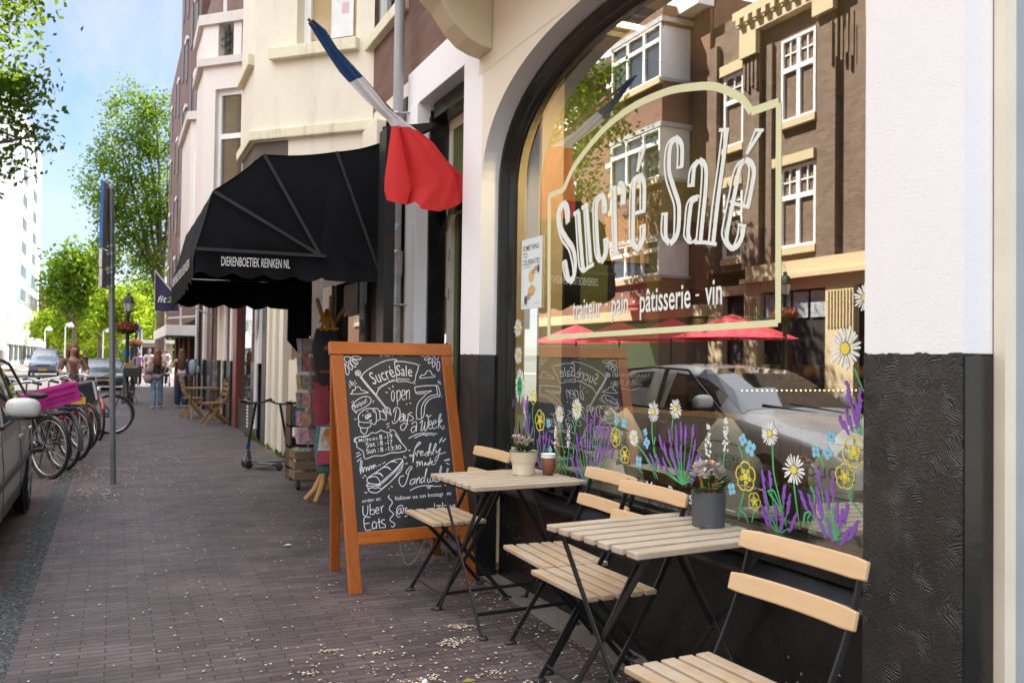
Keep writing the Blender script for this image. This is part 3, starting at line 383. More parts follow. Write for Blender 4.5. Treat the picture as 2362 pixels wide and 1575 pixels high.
# ------------------------------------------------------------------ our café building
cafe = thing('cafe_building', 'white rendered café front with black plinth and a large arched display window', 'building', (2.0, 3.385, 0))
def arch(o=0, n=44, y0=1.90, y1=4.87, zs=2.30, rise=.735):
    """arch outline at inward offset o, from the right springing over the top to the left one"""
    c = (y0+y1)/2; a = (y1-y0)/2-o; b = rise-o; pts = []
    for i in range(n+1):
        t = math.pi*i/n; ct, st = math.cos(t), math.sin(t); e = 2/2.4
        pts.append((c-a*math.copysign(abs(ct)**e, ct), zs+b*abs(st)**e))
    return pts
def frame_path(o): return [(1.90+o, .69+0)]+[(1.90+o, 1.4)]+arch(o)+[(4.87-o, 1.4), (4.87-o, .69)]
def sweep(prof, mi=0, close=False):
    """sweep a (x, inward offset) profile round the window opening"""
    mb = MB(); paths = [[(x, y, z) for y, z in frame_path(o)] for x, o in prof]; n = len(paths[0]); vs = [p for q in paths for p in q]; fs = []
    for j in range(len(prof)-1):
        for i in range(n-1): fs.append((j*n+i, j*n+i+1, (j+1)*n+i+1, (j+1)*n+i))
    mb.add(vs, fs, mi); return mb
# rendered walls: piers, arch spandrel, upper wall
w = MB(); A_ = arch()
ZT = 4.2
w.add([(2, y, z) for y, z in A_]+[(2, y, ZT) for y, z in A_], [(i, i+1, len(A_)+i+1, len(A_)+i) for i in range(len(A_)-1)], 1)
w.add([(2, y, z) for y, z in A_]+[(2.125, y, z) for y, z in A_], [(i, i+1, len(A_)+i+1, len(A_)+i) for i in range(len(A_)-1)], 0)
w.add([(2, 4.87, 1.335), (2, 5.18, 1.335), (2, 5.18, ZT), (2, 4.87, ZT)], [(0, 1, 2, 3)], 0)
w.add([(2, 5.18, 0), (2.45, 5.18, 0), (2.45, 5.18, ZT), (2, 5.18, ZT)], [(0, 1, 2, 3)], 0)
w.add([(2, 4.87, 1.335), (2.125, 4.87, 1.335), (2.125, 4.87, 2.3), (2, 4.87, 2.3)], [(0, 1, 2, 3)], 0)
w.add([(2, 1.9, 1.335), (2.125, 1.9, 1.335), (2.125, 1.9, 2.3), (2, 1.9, 2.3)], [(0, 1, 2, 3)], 0)
w.add([(2, 1.572, 1.335), (2, 1.9, 1.335), (2, 1.9, ZT), (2, 1.572, ZT)], [(0, 1, 2, 3)], 0)
w.add([(2, 1.572, 1.335), (2.11, 1.572, 1.335), (2.11, 1.572, ZT), (2, 1.572, ZT)], [(0, 1, 2, 3)], 0)
# a soft step of paint: the cream field starts beside the white pier
w.add([(1.998, 1.92, 3.04), (1.998, 4.93, 3.04), (1.998, 4.93, ZT), (1.998, 1.92, ZT)], [(0, 1, 2, 3)], 1)
wall_o = w.build('wall', [WHITE, CREAMW], cafe, True, recalc=False)
pl = MB()
for y0, y1 in ((4.87, 5.18), (1.572, 1.90)): 
    pl = MB(); pl.prism([(1.997, y0, 0)]+[(1.997, y0+(y1-y0)*i/40, 1.335+rnd.uniform(-.0035, .0035)+.002*math.sin(i*.5)) for i in range(41)]+[(1.997, y1, 0)], (.131, 0, 0)); pl.build('plinth', PLINTH, cafe, True)
# gloss black band on the flat side of the plinth towards the doorway
for q_ in ((2.0, 2.13, 1.567, 1.572, 0, 1.33), (2.0, 2.128, 4.864, 4.87, 0, 1.332)): pl = MB(); pl.box(*q_); pl.build('plinth_side', BLACKP, cafe, True)
body = MB(); body.box(2.003, 9, 1.5, 5.18, ZT, 11.6); body.build('upper_storeys', BRK, cafe, True)
ori = MB(); ori.box(1.42, 2.0, 1.7, 4.95, 3.62, 7.4); ori.build('oriel', CREAMW, cafe, True)
prof = [(2.0, 3.62), (2.0, 3.135), (1.92, 3.150), (1.84, 3.182), (1.76, 3.255), (1.68, 3.36), (1.60, 3.435), (1.52, 3.48), (1.45, 3.52), (1.43, 3.62)]
cb_ = MB(); cb_.prism([(x, 4.72, z) for x, z in prof], (0, .21, 0)); cb_.build('corbel', STUCCO('corbel_cream', (.70, .63, .44), .35, 110, .75, .1), cafe, True, bevel=.012)
fr = sweep([(2.118, 0), (2.108, .012), (2.112, .03), (2.16, .038), (2.165, .05), (2.195, .054), (2.2, .06), (2.215, .06)]); wf = fr.build('window_frame', BLACKP, cafe, True, recalc=False)
XG = 2.2
gl = MB(); gl.poly([(XG, y, z) for y, z in [(1.955, .69)]+arch(.055)+[(4.815, .69)]][::-1])
glass = gl.build('window_glass', SHOPGL, cafe, True, recalc=False)
# sill rail with vent slots, sloping ledge, panel below
sl = MB(); sl.box(2.118, 2.215, 1.9, 4.87, .655, .695)
ys = 1.9
for k in range(9):
    yc = 4.62-k*.165
    if yc < 3.45: break
    sl.box(2.118, 2.16, yc+.04, yc+.125, .60, .655)
    sl.box(2.118, 2.16, yc-.04+.0, yc+.04, .64, .655); sl.box(2.118, 2.16, yc-.04, yc+.04, .60, .612)
    sl.box(2.15, 2.16, yc-.04, yc+.04, .612, .64)
sl.box(2.125, 2.16, 1.9, 3.47, .60, .655); sl.tube([(2.112, 1.9, .664), (2.112, 3.47, .664)], .013, 8)
sl.build('sill_rail', BLACKP, cafe, True, bevel=.004)
lg = MB(); lg.prism([(2.16, 1.9, .60), (2.085, 1.9, .560), (2.078, 1.9, .545), (2.085, 1.9, .525), (2.16, 1.9, .525)], (0, 2.97, 0)); lg.build('ledge', M('ledge_paint', (.022, .023, .027), .33, var=.5, bump=.25, bscale=30, co='world'), cafe, True, bevel=.004)
pn = MB(); pn.box(2.15, 2.3, 1.9, 4.87, 0, .526); pn.build('stall_panel', M('panel_paint', (.010, .0098, .009), .27, var=.35, bump=.12, bscale=14, co='world'), cafe, True)
dr = MB()
for _ in range(46):
    y, z = rnd.gauss(2.15, .16), rnd.gauss(.17, .09)
    if .02 < z < .45: dr.ell((2.149, y, z), .003, rnd.uniform(.003, .008), rnd.uniform(.003, .008), 6, 4)
for _ in range(28): dr.ell((2.149, rnd.gauss(4.35, .2), max(.05, rnd.gauss(.33, .06))), .003, rnd.uniform(.002, .005), rnd.uniform(.002, .005), 6, 4)
kind(dr.build('dried_specks', M('dried_specks', (.17, .165, .16), .8), cafe, True), 'stuff')
# ---- lettering and painting on the glass
def GP(y, z, d=.0012): return (XG-d, y/1000, z/1000)
lt = MB()
for li_, (wv, pts) in enumerate(LOGO):
    ym = sum(p[0] for p in pts)/len(pts)/1000; wd = (.0215+.0078*(ym-2.8))*(1.16 if wv == 2 else (.52 if wv == 1 else .50*wv))
    lt.ribbon([GP(*p, .0012+.00016*(li_ % 9)) for p in pts], wd, (-1, 0, 0), 0, 4)
lt.build('window_lettering', TINW, glass, True, recalc=False)
lf = MB(); fp = [GP(y, z, .001) for y, z in FRAME]
sh_ = lambda L_, d_: [(x-d_, y, z) for x, y, z in L_]
lf.ribbon(fp[:2], .030); lf.ribbon(sh_(fp[1:3], .0002), .026); lf.ribbon(sh_(fp[2:4], .0004), .036); lf.ribbon(sh_(fp[3:5], .0002), .030); lf.ribbon(fp[4:18], .034, (-1, 0, 0), 0, 4); lf.ribbon(sh_(fp[17:19], .0005), .032)
lf.build('lettering_border', VYEL, glass, True, recalc=False)
def gtext(name, body_, y0, z0, y1, z1, h, mat, **k):
    d = Vector((0, y1-y0, z1-z0)); return text(name, body_, (XG-.0012, y0, z0), d, (0, 0, 1), d.length, h, mat, glass, True, **k)
for wd_, ya, za, yb, zb in (('traiteur', 4.061, 1.522, 3.76, 1.524), ('pain', 3.664, 1.529, 3.515, 1.531), ('pâtisserie', 3.414, 1.532, 3.026, 1.535), ('vin', 2.925, 1.539, 2.816, 1.540)): gtext('window_lettering', wd_, ya, za, yb, zb, .112, TINW, bold=.012)
for y in (3.712, 3.468, 2.978):
    q = MB(); q.ribbon([(XG-.0014, y+.012, 1.583), (XG-.0014, y-.012, 1.584)], .008); q.build('window_lettering', TINW, glass, True, recalc=False)
gtext('window_lettering', 'un Marc Rousse', 3.44, .712, 2.963, .716, .060, TINW, bold=.004)
PW = M('white_window_marker', (.86, .90, .88), .6, var=.03); PY = M('yellow_window_marker', (.84, .74, .08), .6, var=.06); PV = M('purple_window_marker', (.26, .10, .50), .6, var=.1); PB = M('blue_window_marker', (.24, .58, .76), .6, var=.05); PG = M('green_window_marker', (.08, .46, .17), .6, var=.15); PK = M('dark_outline_marker', (.05, .045, .03), .6)
def daisy(y, z, r, n=21, core=.3, mats=(PW, PY, PK), name='painted_daisy', oval=1, seed=0):
    rr = random.Random(seed); mb = MB()
    for k in range(n):
        a = 2*math.pi*k/n+rr.uniform(-.08, .08); L = r*rr.uniform(.86, 1.06); pts = []
        wd = r*.135*rr.uniform(.8, 1.2); i0 = r*(core+.03)
        for s_, ww in ((i0, .35), (i0+(L-i0)*.45, 1), (L*.92, 1.0), (L, .45)): pts.append((s_, ww*wd))
        d = (math.cos(a), math.sin(a)*oval); t = (-math.sin(a), math.cos(a)*oval)
        poly = [(d[0]*s_+t[0]*w_*.5, d[1]*s_+t[1]*w_*.5) for s_, w_ in pts]+[(d[0]*s_-t[0]*w_*.5, d[1]*s_-t[1]*w_*.5) for s_, w_ in pts[::-1]]
        mb.poly([(XG-.0015, y+p, z+q) for p, q in poly], 0)
    mb.poly([(XG-.0019, y+math.cos(t_*.3927)*r*core*1.12*rr.uniform(.9, 1.1), z+math.sin(t_*.3927)*r*core*1.12*oval) for t_ in range(16)], 2)
    mb.poly([(XG-.0023, y+math.cos(t_*.3927)*r*core, z+math.sin(t_*.3927)*r*core*oval) for t_ in range(16)], 1)
    return mb.build(name, list(mats), glass, True, recalc=False)
for i, (y, z, r) in enumerate(DAISY): daisy(y/1000, z/1000, r/1000, 19+i % 4, .27, seed=i)
UG = M('green_sticker', (.05, .50, .16), .5)
ub = daisy(UBER[0]/1000, UBER[1]/1000, .062, 34, .56, (PW, UG, PW), 'painted_daisy', 1.7, 90)
tt = MB(); text_k = dict(two=None)
for b_, dz in (('Uber', .012), ('Eats', -.022)):
    addmb(tt, text(None, b_, (XG-.0032, UBER[0]/1000+.022, UBER[1]/1000+dz), (0, -1, 0), (0, 0, 1), .044, .023, None))
tt.build('sticker_text', M('sticker_black', (.01, .02, .01), .6), glass, True, recalc=False)
def outline_flower(y, z, r, n=5, seed=0):
    rr = random.Random(seed); mb = MB(); pts = []; ph = rr.uniform(0, 1.2)
    for k in range(n):
        a = ph+2*math.pi*k/n
        for da, s_ in ((-.18, .42), (-.40, .8), (-.16, 1.02), (.16, 1.0), (.40, .8), (.18, .42)): pts.append((XG-.0015, y+math.cos(a+da*2*math.pi/n*1.35)*r*s_, z+math.sin(a+da*2*math.pi/n*1.35)*r*s_))
    pts.append(pts[0]); mb.ribbon(pts, r*.11, (-1, 0, 0), 0, 3)
    mb.poly([(XG-.0019, y+math.cos(t_*.52)*r*.26, z+math.sin(t_*.52)*r*.26) for t_ in range(12)], 0)
    for k in range(9): a = 2*math.pi*k/9; mb.ribbon([(XG-.0018, y+math.cos(a)*r*.30, z+math.sin(a)*r*.30), (XG-.0018, y+math.cos(a)*r*.52, z+math.sin(a)*r*.52)], r*.07)
    return mb.build('painted_poppy', PY, glass, True, recalc=False)
for i, (y, z, r) in enumerate(YEL): outline_flower(y/1000, z/1000, r/1000, 5, i)
for i, (y, z, r) in enumerate(BLUE):
    mb = MB(); r /= 1000; y /= 1000; z /= 1000
    for k in range(4):
        a = .5+i+k*math.pi/2; mb.poly([(XG-.0015, y+math.cos(a)*r*.58+math.cos(t_*.63)*r*.42, z+math.sin(a)*r*.58+math.sin(t_*.63)*r*.46) for t_ in range(10)])
    mb.poly([(XG-.0019, y+math.cos(t_)*r*.16, z+math.sin(t_)*r*.16) for t_ in range(6)], 1)
    mb.build('painted_forget_me_not', [PB, PV], glass, True, recalc=False)
for i, (y, z, r) in enumerate(WSP):
    mb = MB(); rr = random.Random(i); y /= 1000; z /= 1000; r /= 1000
    for k in range(40):
        t = rr.uniform(-1, 1); wd = r*.30*(1-.62*max(0, t)); a, b = y+rr.uniform(-wd, wd), z+t*r; s_ = r*rr.uniform(.07, .11)
        mb.poly([(XG-.0016-.0001*(k % 4), a+math.cos(q*.785)*s_*.8, b+math.sin(q*.785)*s_) for q in range(8)])
    mb.build('painted_lupin', PW, glass, True, recalc=False)
for i, (base, sp) in enumerate(LAV):
    mb = MB(); rr = random.Random(40+i); by, bz = base[0]/1000, base[1]/1000
    for (y, z) in sp:
        y /= 1000; z /= 1000; d = Vector((0, y-by, z-bz)); L = rr.uniform(.026, .037); d = (d.normalized()+Vector((0, 0, .9))).normalized() if d.length > 1e-4 else Vector((0, 0, 1))
        c = Vector((XG-.0015, y, z)); t = Vector((0, -d.z, d.y))
        for k in range(9):
            f = k/8*2-1; wd = .0096*(1-.45*abs(f))*rr.uniform(.8, 1.25); o = c+d*(f*L)+t*rr.uniform(-.003, .003); o.x -= .00012*(k % 3)
            mb.poly([o+d*(math.sin(q*.785)*.0085)+t*(math.cos(q*.785)*wd) for q in range(8)], 0)
        mid = Vector((XG-.0011, (y+by)/2+(y-by)*.12, (z+bz)/2)); mb.ribbon([c-d*L*.9+Vector((.0012, 0, 0)), mid, (XG-.0011, by, bz)], .0042, (-1, 0, 0), 1, 3)
    mb.build('painted_lavender', [PV, PG], glass, True, recalc=False)
for i, pts in enumerate(STEM):
    mb = MB(); mb.ribbon([GP(*p, .0011) for p in pts], (.009, .004), (-1, 0, 0), 0, 5); mb.build('painted_stem', PG, glass, True, recalc=False)
mb = MB()                                             # loose spray-paint smudge low on the left of the pane
for k in range(30): y, z = rnd.uniform(4.60, 4.80), rnd.uniform(.78, 1.04); mb.ribbon([(XG-.0022, y, z), (XG-.0022, y+rnd.uniform(-.01, .01), z+rnd.uniform(.03, .09))], rnd.uniform(.006, .016), (-1, 0, 0), rnd.choice((0, 1)))
mb.build('paint_smudge', [M('smudge_purple', (.22, .14, .32), .7), M('smudge_green', (.16, .30, .14), .7)], glass, True, recalc=False)
# ---- inside: lining, room
ln = sweep([(2.222, .05), (2.265, .035), (2.265, -.03), (2.31, -.03), (2.31, -.24)], 0); ln.build('window_lining', BEIGE, cafe, True, recalc=False)
rm = MB()
rm.add([(2.5, 1.55, .0), (6.5, 1.55, .0), (6.5, 5.1, .0), (2.5, 5.1, .0)], [(0, 1, 2, 3)], 1)
rm.add([(2.5, 5.1, 0), (6.5, 5.1, 0), (6.5, 5.1, 3.4), (2.5, 5.1, 3.4)], [(0, 1, 2, 3)], 0)
rm.add([(6.5, 1.55, 0), (6.5, 5.1, 0), (6.5, 5.1, 3.4), (6.5, 1.55, 3.4)], [(0, 1, 2, 3)], 0)
rm.add([(2.5, 1.55, 0), (6.5, 1.55, 0), (6.5, 1.55, 3.4), (2.5, 1.55, 3.4)], [(0, 1, 2, 3)], 0)
rm.add([(2.23, 1.55, 3.4), (6.5, 1.55, 3.4), (6.5, 5.1, 3.4), (2.23, 5.1, 3.4)], [(0, 1, 2, 3)], 2)
rm.build('room', [OLIVE, M('shop_floor', (.10, .07, .05), .5, co='world'), M('cream_ceiling', (.80, .66, .36), .6, co='world')], cafe, True, recalc=False)
dj = MB(); dj.box(2.66, 2.78, 5.03, 5.09, 0, 2.35); dj.box(2.50, 2.66, 5.06, 5.098, 0, 3.2, 1); dj.build('inner_door_frame', [BLACKM, BEIGE], cafe, True)
# right-hand neighbour's frame beside the pier
cf = MB(); cf.box(2.108, 2.150, 1.535, 1.568, 0, 3.6, 0); cf.box(2.150, 2.206, 1.545, 1.57, 0, 3.6, 1); cf.box(2.206, 2.40, 1.535, 1.56, 0, 3.6, 0)
tag(cf.build('door_frame', [CREAM2, GREYB], None), 'cream and grey painted door frame right of the broad white pier', 'door frame')
# ------------------------------------------------------------------ doorway and corner-bay building next door
nb = thing('corner_bay_building', 'cream building with a polygonal bay over the black pet shop front', 'building', (2.1, 8.5, 0))
b = MB(); b.box(2.1, 9, 5.18, 6.74, 3.53, 11.4); b.box(2.1, 9, 6.74, 7.79, 3.53, 4.12); b.box(2.1, 9, 7.79, 13.2, 3.36, 11.4); b.box(2.1, 9, 6.74, 7.79, 5.9, 11.4)
b.build('brick_wall', BRK, nb, True)
bw = MB(); bw.box(2.16, 2.25, 6.74, 6.84, 4.2, 5.9, 0); bw.box(2.16, 2.25, 7.68, 7.79, 4.2, 5.9, 0); bw.box(2.2, 2.26, 6.84, 7.68, 4.2, 5.9, 1); bw.build('brick_window', [WHITEW, SKYGL], nb, True)
bs = MB(); bs.box(2.03, 2.2, 6.70, 7.83, 4.11, 4.215); bs.build('window_sill', BAYL, nb, True, bevel=.008)
br = MB(); br.box(2.105, 2.125, 5.18, 7.73, 3.36, 3.53)
for k in range(10): pass
br.build('cream_band', BAYC, nb, True)
BAY = [(2.1, 7.73), (1.18, 8.66), (1.18, 9.62), (2.1, 10.55)]
by_ = MB(); by_.prism([(x, y, 3.36) for x, y in BAY], (0, 0, .76))
fx, fy = .703, -.711
def bayp(t, z, o=0): return (2.1-.92*t-o*.711, 7.73+.93*t-o*.703, z)   # point on the near slanted side, o = outwards
for (t0, t1, z0, z1) in ((0, .145, 4.12, 9.5), (.64, 1, 4.12, 9.5), (.145, .64, 6.3, 9.5)):
    by_.add([bayp(t0, z0), bayp(t1, z0), bayp(t1, z1), bayp(t0, z1)], [(0, 1, 2, 3)])
by_.add([(1.18, 8.66, 4.12), (1.18, 9.62, 4.12), (1.18, 9.62, 9.5), (1.18, 8.66, 9.5)], [(0, 1, 2, 3)])
by_.add([(1.18, 9.62, 4.12), (2.1, 10.55, 4.12), (2.1, 10.55, 9.5), (1.18, 9.62, 9.5)], [(0, 1, 2, 3)])
by_.add([bayp(.145, 4.12, -.22), bayp(.145, 6.3, -.22), bayp(.145, 6.3), bayp(.145, 4.12)], [(0, 1, 2, 3)]); by_.add([bayp(.64, 4.12, -.22), bayp(.64, 6.3, -.22), bayp(.64, 6.3), bayp(.64, 4.12)], [(0, 1, 2, 3)])
by_.build('bay', BAYC, nb, True, recalc=False)
lgd = MB()
LE = [(2.1, 7.66), (1.14, 8.64), (1.14, 9.64), (2.1, 10.62)]
lgd.prism([(x, y, 3.37) for x, y in LE], (0, 0, .10)); lgd.build('bay_ledge', BAYL, nb, True, bevel=.012)
so = MB(); so.prism([(x, y, 3.20) for x, y in [(2.1, 8.6), (1.46, 8.40), (1.20, 8.68), (1.20, 9.6), (2.1, 10.5)]], (0, 0, .165)); so.build('bay_soffit', M('brown_soffit', (.11, .085, .07), .7, co='world'), nb, True)
ws = MB(); q0, q1 = bayp(.10, 4.12), bayp(.83, 4.12)
ws.prism([bayp(.115, 4.12, -.2), bayp(.115, 4.12, .07), bayp(.845, 4.12, .07), bayp(.845, 4.12, -.2)], (0, 0, .115)); ws.prism([(1.24, 8.72, 4.12), (1.12, 8.70, 4.12), (1.12, 9.55, 4.12), (1.24, 9.55, 4.12)], (0, 0, .12)); ws.build('bay_sill', BAYL, nb, True, bevel=.01)
wfm = MB()
for t0, t1, z0, z1, d in ((.145, .20, 4.23, 6.3, -.12), (.585, .64, 4.23, 6.3, -.12), (.20, .585, 4.23, 4.285, -.12)):
    wfm.prism([bayp(t0, z0, d), bayp(t1, z0, d), bayp(t1, z0, d-.06), bayp(t0, z0, d-.06)], (0, 0, z1-z0))
wfo = wfm.build('bay_window_frame', WHITEW, nb, True)
pg = MB(); pg.add([bayp(.20, 4.285, -.15), bayp(.585, 4.285, -.15), bayp(.585, 6.3, -.15), bayp(.20, 6.3, -.15)], [(0, 1, 2, 3)]); pg.build('bay_window_pane', DARKGLASS('bay_pane', (.30, .22, .10), .08), wfo, True, recalc=False)
nt_ = MB(); nt_.add([bayp(.235, 4.33, -.14), bayp(.42, 4.33, -.14), bayp(.42, 4.80, -.14), bayp(.235, 4.80, -.14)][::-1], [(0, 1, 2, 3)], 0)
for i in range(4):
    for j in range(6): nt_.add([bayp(.33-.016*i, 4.55+.018*j, -.138), bayp(.322-.016*i, 4.55+.018*j, -.138), bayp(.322-.016*i, 4.562+.018*j, -.138), bayp(.33-.016*i, 4.562+.018*j, -.138)][::-1], [(0, 1, 2, 3)], 1)
nt_.build('paper_notice', [M('notice_paper', (.70, .72, .74), .7), M('notice_red', (.70, .16, .2), .7)], wfo, True, recalc=False)
cw = MB(); cw.box(2.02, 2.1, 7.30, 10.5, 3.0, 3.36); cw.prism([bayp(.0, 2.95, -.01), bayp(.70, 2.95, -.01), (2.1, 8.5, 2.95)], (0, 0, .42)); cw.build('lower_cream_wall', BAYC, nb, True)
# doorway between the buildings
dw = MB(); dw.box(2.06, 2.36, 5.182, 6.56, 3.24, 3.53, 0); dw.box(2.05, 2.16, 6.285, 6.56, 0, 3.24, 0)
dw.build('door_surround', WHITE, nb, True, bevel=.006)
dk = MB(); dk.box(2.145, 2.29, 6.262, 6.33, 0, 3.14); dk.box(2.17, 2.29, 5.182, 6.262, 3.12, 3.239); dk.box(2.19, 2.30, 5.182, 6.262, 2.40, 2.50); dk.box(2.19, 2.29, 5.182, 5.28, 0, 3.12); dk.box(2.10, 2.2, 6.30, 6.30+.02, 0, 3.2); dk.build('door_frame_black', BLACKP, nb, True, bevel=.004)
dt = MB(); dt.box(2.30, 2.335, 6.19, 6.262, 2.50, 3.12, 0); dt.box(2.30, 2.335, 5.28, 6.19, 3.04, 3.12, 0); dt.box(2.315, 2.32, 5.28, 6.19, 2.50, 3.04, 1)
for k in range(45): dt.box(2.306, 2.315, 5.29+k*.02, 5.30+k*.02, 2.50, 3.04, 1)
dt.build('transom_window', [CREAM2, M('ribbed_green_glass', (.16, .17, .07), .15, var=.2, co='world', scale=2)], nb, True)
dl = MB(); dl.box(2.30, 2.36, 6.20, 6.262, 0, 2.40, 0); dl.box(2.345, 2.38, 5.28, 6.20, 0, 2.40, 1); dl.box(2.335, 2.345, 6.12, 6.20, 0, 2.38, 2); dl.box(2.345, 2.347, 5.34, 6.1, .2, 2.28, 1)
for z in (1.15, 1.75, 2.05): dl.box(2.296, 2.30, 6.205, 6.225, z, z+.09, 3)
dl.build('door', [M('worn_cream_edge', (.66, .62, .53), .6, var=.1, dirt=.8, scale=9), BLACKM, M('door_green', (.07, .085, .03), .5), M('old_hinge', (.3, .26, .2), .5, metal=.4)], nb, True)
cbx = MB(); cbx.box(2.0, 2.05, 6.38, 6.46, 2.72, 2.86); cbx.box(1.99, 2.04, 6.36, 6.44, 2.90, 3.02); cbx.tube([(1.985, 6.385, 2.97), (1.955, 6.365, 2.965)], .022, 10, 1); cbx.tube([(2.0, 6.40, 2.93), (2.02, 6.34, 2.88), (2.10, 6.27, 2.84), (2.15, 6.265, 2.83)], .010, 6); cbx.tube([(2.0, 6.41, 2.91), (2.03, 6.33, 2.86), (2.12, 6.27, 2.80)], .008, 6)
tag(cbx.build('security_camera', [M('white_plastic', (.72, .74, .74), .4), M('lens_black', (.02, .02, .02), .2)], None), 'small white camera and junction box beside the grey drainpipe', 'camera')
# pet shop front under the awning
sf = MB(); sf.box(1.765, 1.84, 6.12, 6.30, 0, 2.98); sf.box(1.84, 2.10, 6.64, 8.95, 2.15, 2.92); sf.box(2.05, 2.14, 6.56, 7.02, 0, 3.36); sf.box(2.07, 2.14, 7.30, 10.5, 2.05, 3.0); sf.box(2.07, 2.16, 7.72, 7.98, 0, 2.05); sf.box(2.07, 2.16, 8.92, 9.0, 0, 2.05); sf.box(2.10, 2.16, 7.30, 7.72, 0, 2.05); sf.box(2.07, 2.16, 9.42, 10.2, 0, 2.05)
sf.box(2.10, 2.16, 7.98, 8.92, 0, .35); sf.build('shop_front', BLACKM, nb, True)
pp = MB(); pp.box(2.04, 2.16, 9.0, 9.42, 0, 2.05); pp.build('post', M('greige_post', (.34, .28, .24), .5, co='world'), nb, True)
sg = MB(); sg.add([(2.13, 7.98, .35), (2.13, 8.92, .35), (2.13, 8.92, 2.05), (2.13, 7.98, 2.05)], [(0, 1, 2, 3)]); sg.build('shop_window', DARKGLASS('petshop_glass', (.03, .035, .02), .02), nb, True, recalc=False)
hn = MB(); hn.box(2.064, 2.07, 7.76, 7.92, 1.42, 1.80, 0); addmb(hn, text(None, '16', (2.062, 7.90, 1.52), (0, -1, 0), (0, 0, 1), .11, .15, None), 1); addmb(hn, text(None, '16', (2.062, 7.90, 1.52), (0, -1, 0), (0, 0, 1), .11, .15, None), 1)
hn.m = [1 if i >= 6 else 0 for i in range(len(hn.m))]
hn.build('house_number', [BLACKM, M('number_white', (.75, .74, .7), .5)], nb, True, recalc=False)
cd = MB(); cd.box(2.11, 2.125, 8.2, 8.75, 1.72, 2.03); cd.build('window_poster', M('brown_poster', (.11, .085, .055), .6), nb, True)
# ------------------------------------------------------------------ drainpipe
dp = thing('drainpipe', 'grey plastic drainpipe with a galvanised lower length beside the doorway', 'drainpipe', (1.98, 6.55, 0))
q = MB(); q.tube([(1.98, 6.55, 2.02), (1.98, 6.55, 9.5)], .040, 18); q.build('upper_pipe', M('grey_pvc', (.34, .35, .37), .35, var=.06, dirt=.3), dp, True)
q = MB(); q.tube([(1.98, 6.55, 0), (1.98, 6.55, 1.95)], .046, 18); q.lathe([(.046, 1.93), (.053, 1.96), (.055, 2.0), (.055, 2.12), (.05, 2.14), (.042, 2.145)], (1.98, 6.55, 0), 18); q.build('lower_pipe', M('galvanised_zinc', (.42, .42, .40), .36, metal=.75, var=.22, scale=16), dp, True)
for z in (1.72, 3.21):
    q = MB(); q.lathe([(.049, z-.012), (.052, z-.012), (.052, z+.012), (.049, z+.012)], (1.98, 6.55, 0), 18); q.tube([(2.0, 6.51, z), (2.06, 6.46, z)], .008, 6); q.build('pipe_bracket', M('zinc_bracket', (.38, .38, .37), .4, metal=.6), dp, True)
q = MB(); q.lathe([(.0475, 2.30), (.0475, 2.38)], (1.98, 6.55, 0), 18); q2 = MB()
q2.add([v for v in q.v], [f for i, f in enumerate(q.f) if i in (9, 10, 11, 12, 13)]); q2.build('pipe_sticker', M('torn_sticker', (.35, .55, .62), .6, var=.5, scale=30), dp, True, recalc=False)
# ------------------------------------------------------------------ black awning of the pet shop
aw = thing('shop_awning', 'black domed shop awning with scalloped valance and white lettering', 'awning', (2.1, 8.85, 2.0))
AWM = M('awning_canvas', (.0075, .008, .0095), .85, var=.45, scale=3, bump=.1, bscale=260, co='world', spec=.12)
Y0, Y1 = 7.4, 10.3
PR = [(2.1, 3.19), (1.69, 3.065), (1.09, 2.975), (.70, 2.635), (.575, 2.155)]
def sag(p, q, n, d):
    p, q = Vector(p), Vector(q); return [p.lerp(q, i/n)+Vector((0, 0, -d*math.sin(math.pi*i/n))) for i in range(n+1)]
cv = MB(); prof_ = []
for a, b_ in zip(PR[:-1], PR[1:]):
    for i in range(6):
        t = i/6; x, z = a[0]+(b_[0]-a[0])*t, a[1]+(b_[1]-a[1])*t; s_ = .022*math.sin(math.pi*t)
        d = Vector((b_[0]-a[0], 0, b_[1]-a[1])).normalized(); prof_.append((x+d.z*s_*-.0-s_*d.z*-1*.0, z-s_*.8))
prof_.append(PR[-1])
NY = 16
vs = []; 
for j in range(NY+1):
    y = Y0+(Y1-Y0)*j/NY
    for x, z in prof_: vs.append((x, y, z-.012*math.sin(math.pi*j/NY)+.004*math.sin(y*9+x*5)))
n = len(prof_); cv.add(vs, [(j*n+i, j*n+i+1, (j+1)*n+i+1, (j+1)*n+i) for j in range(NY) for i in range(n-1)], 0, True)
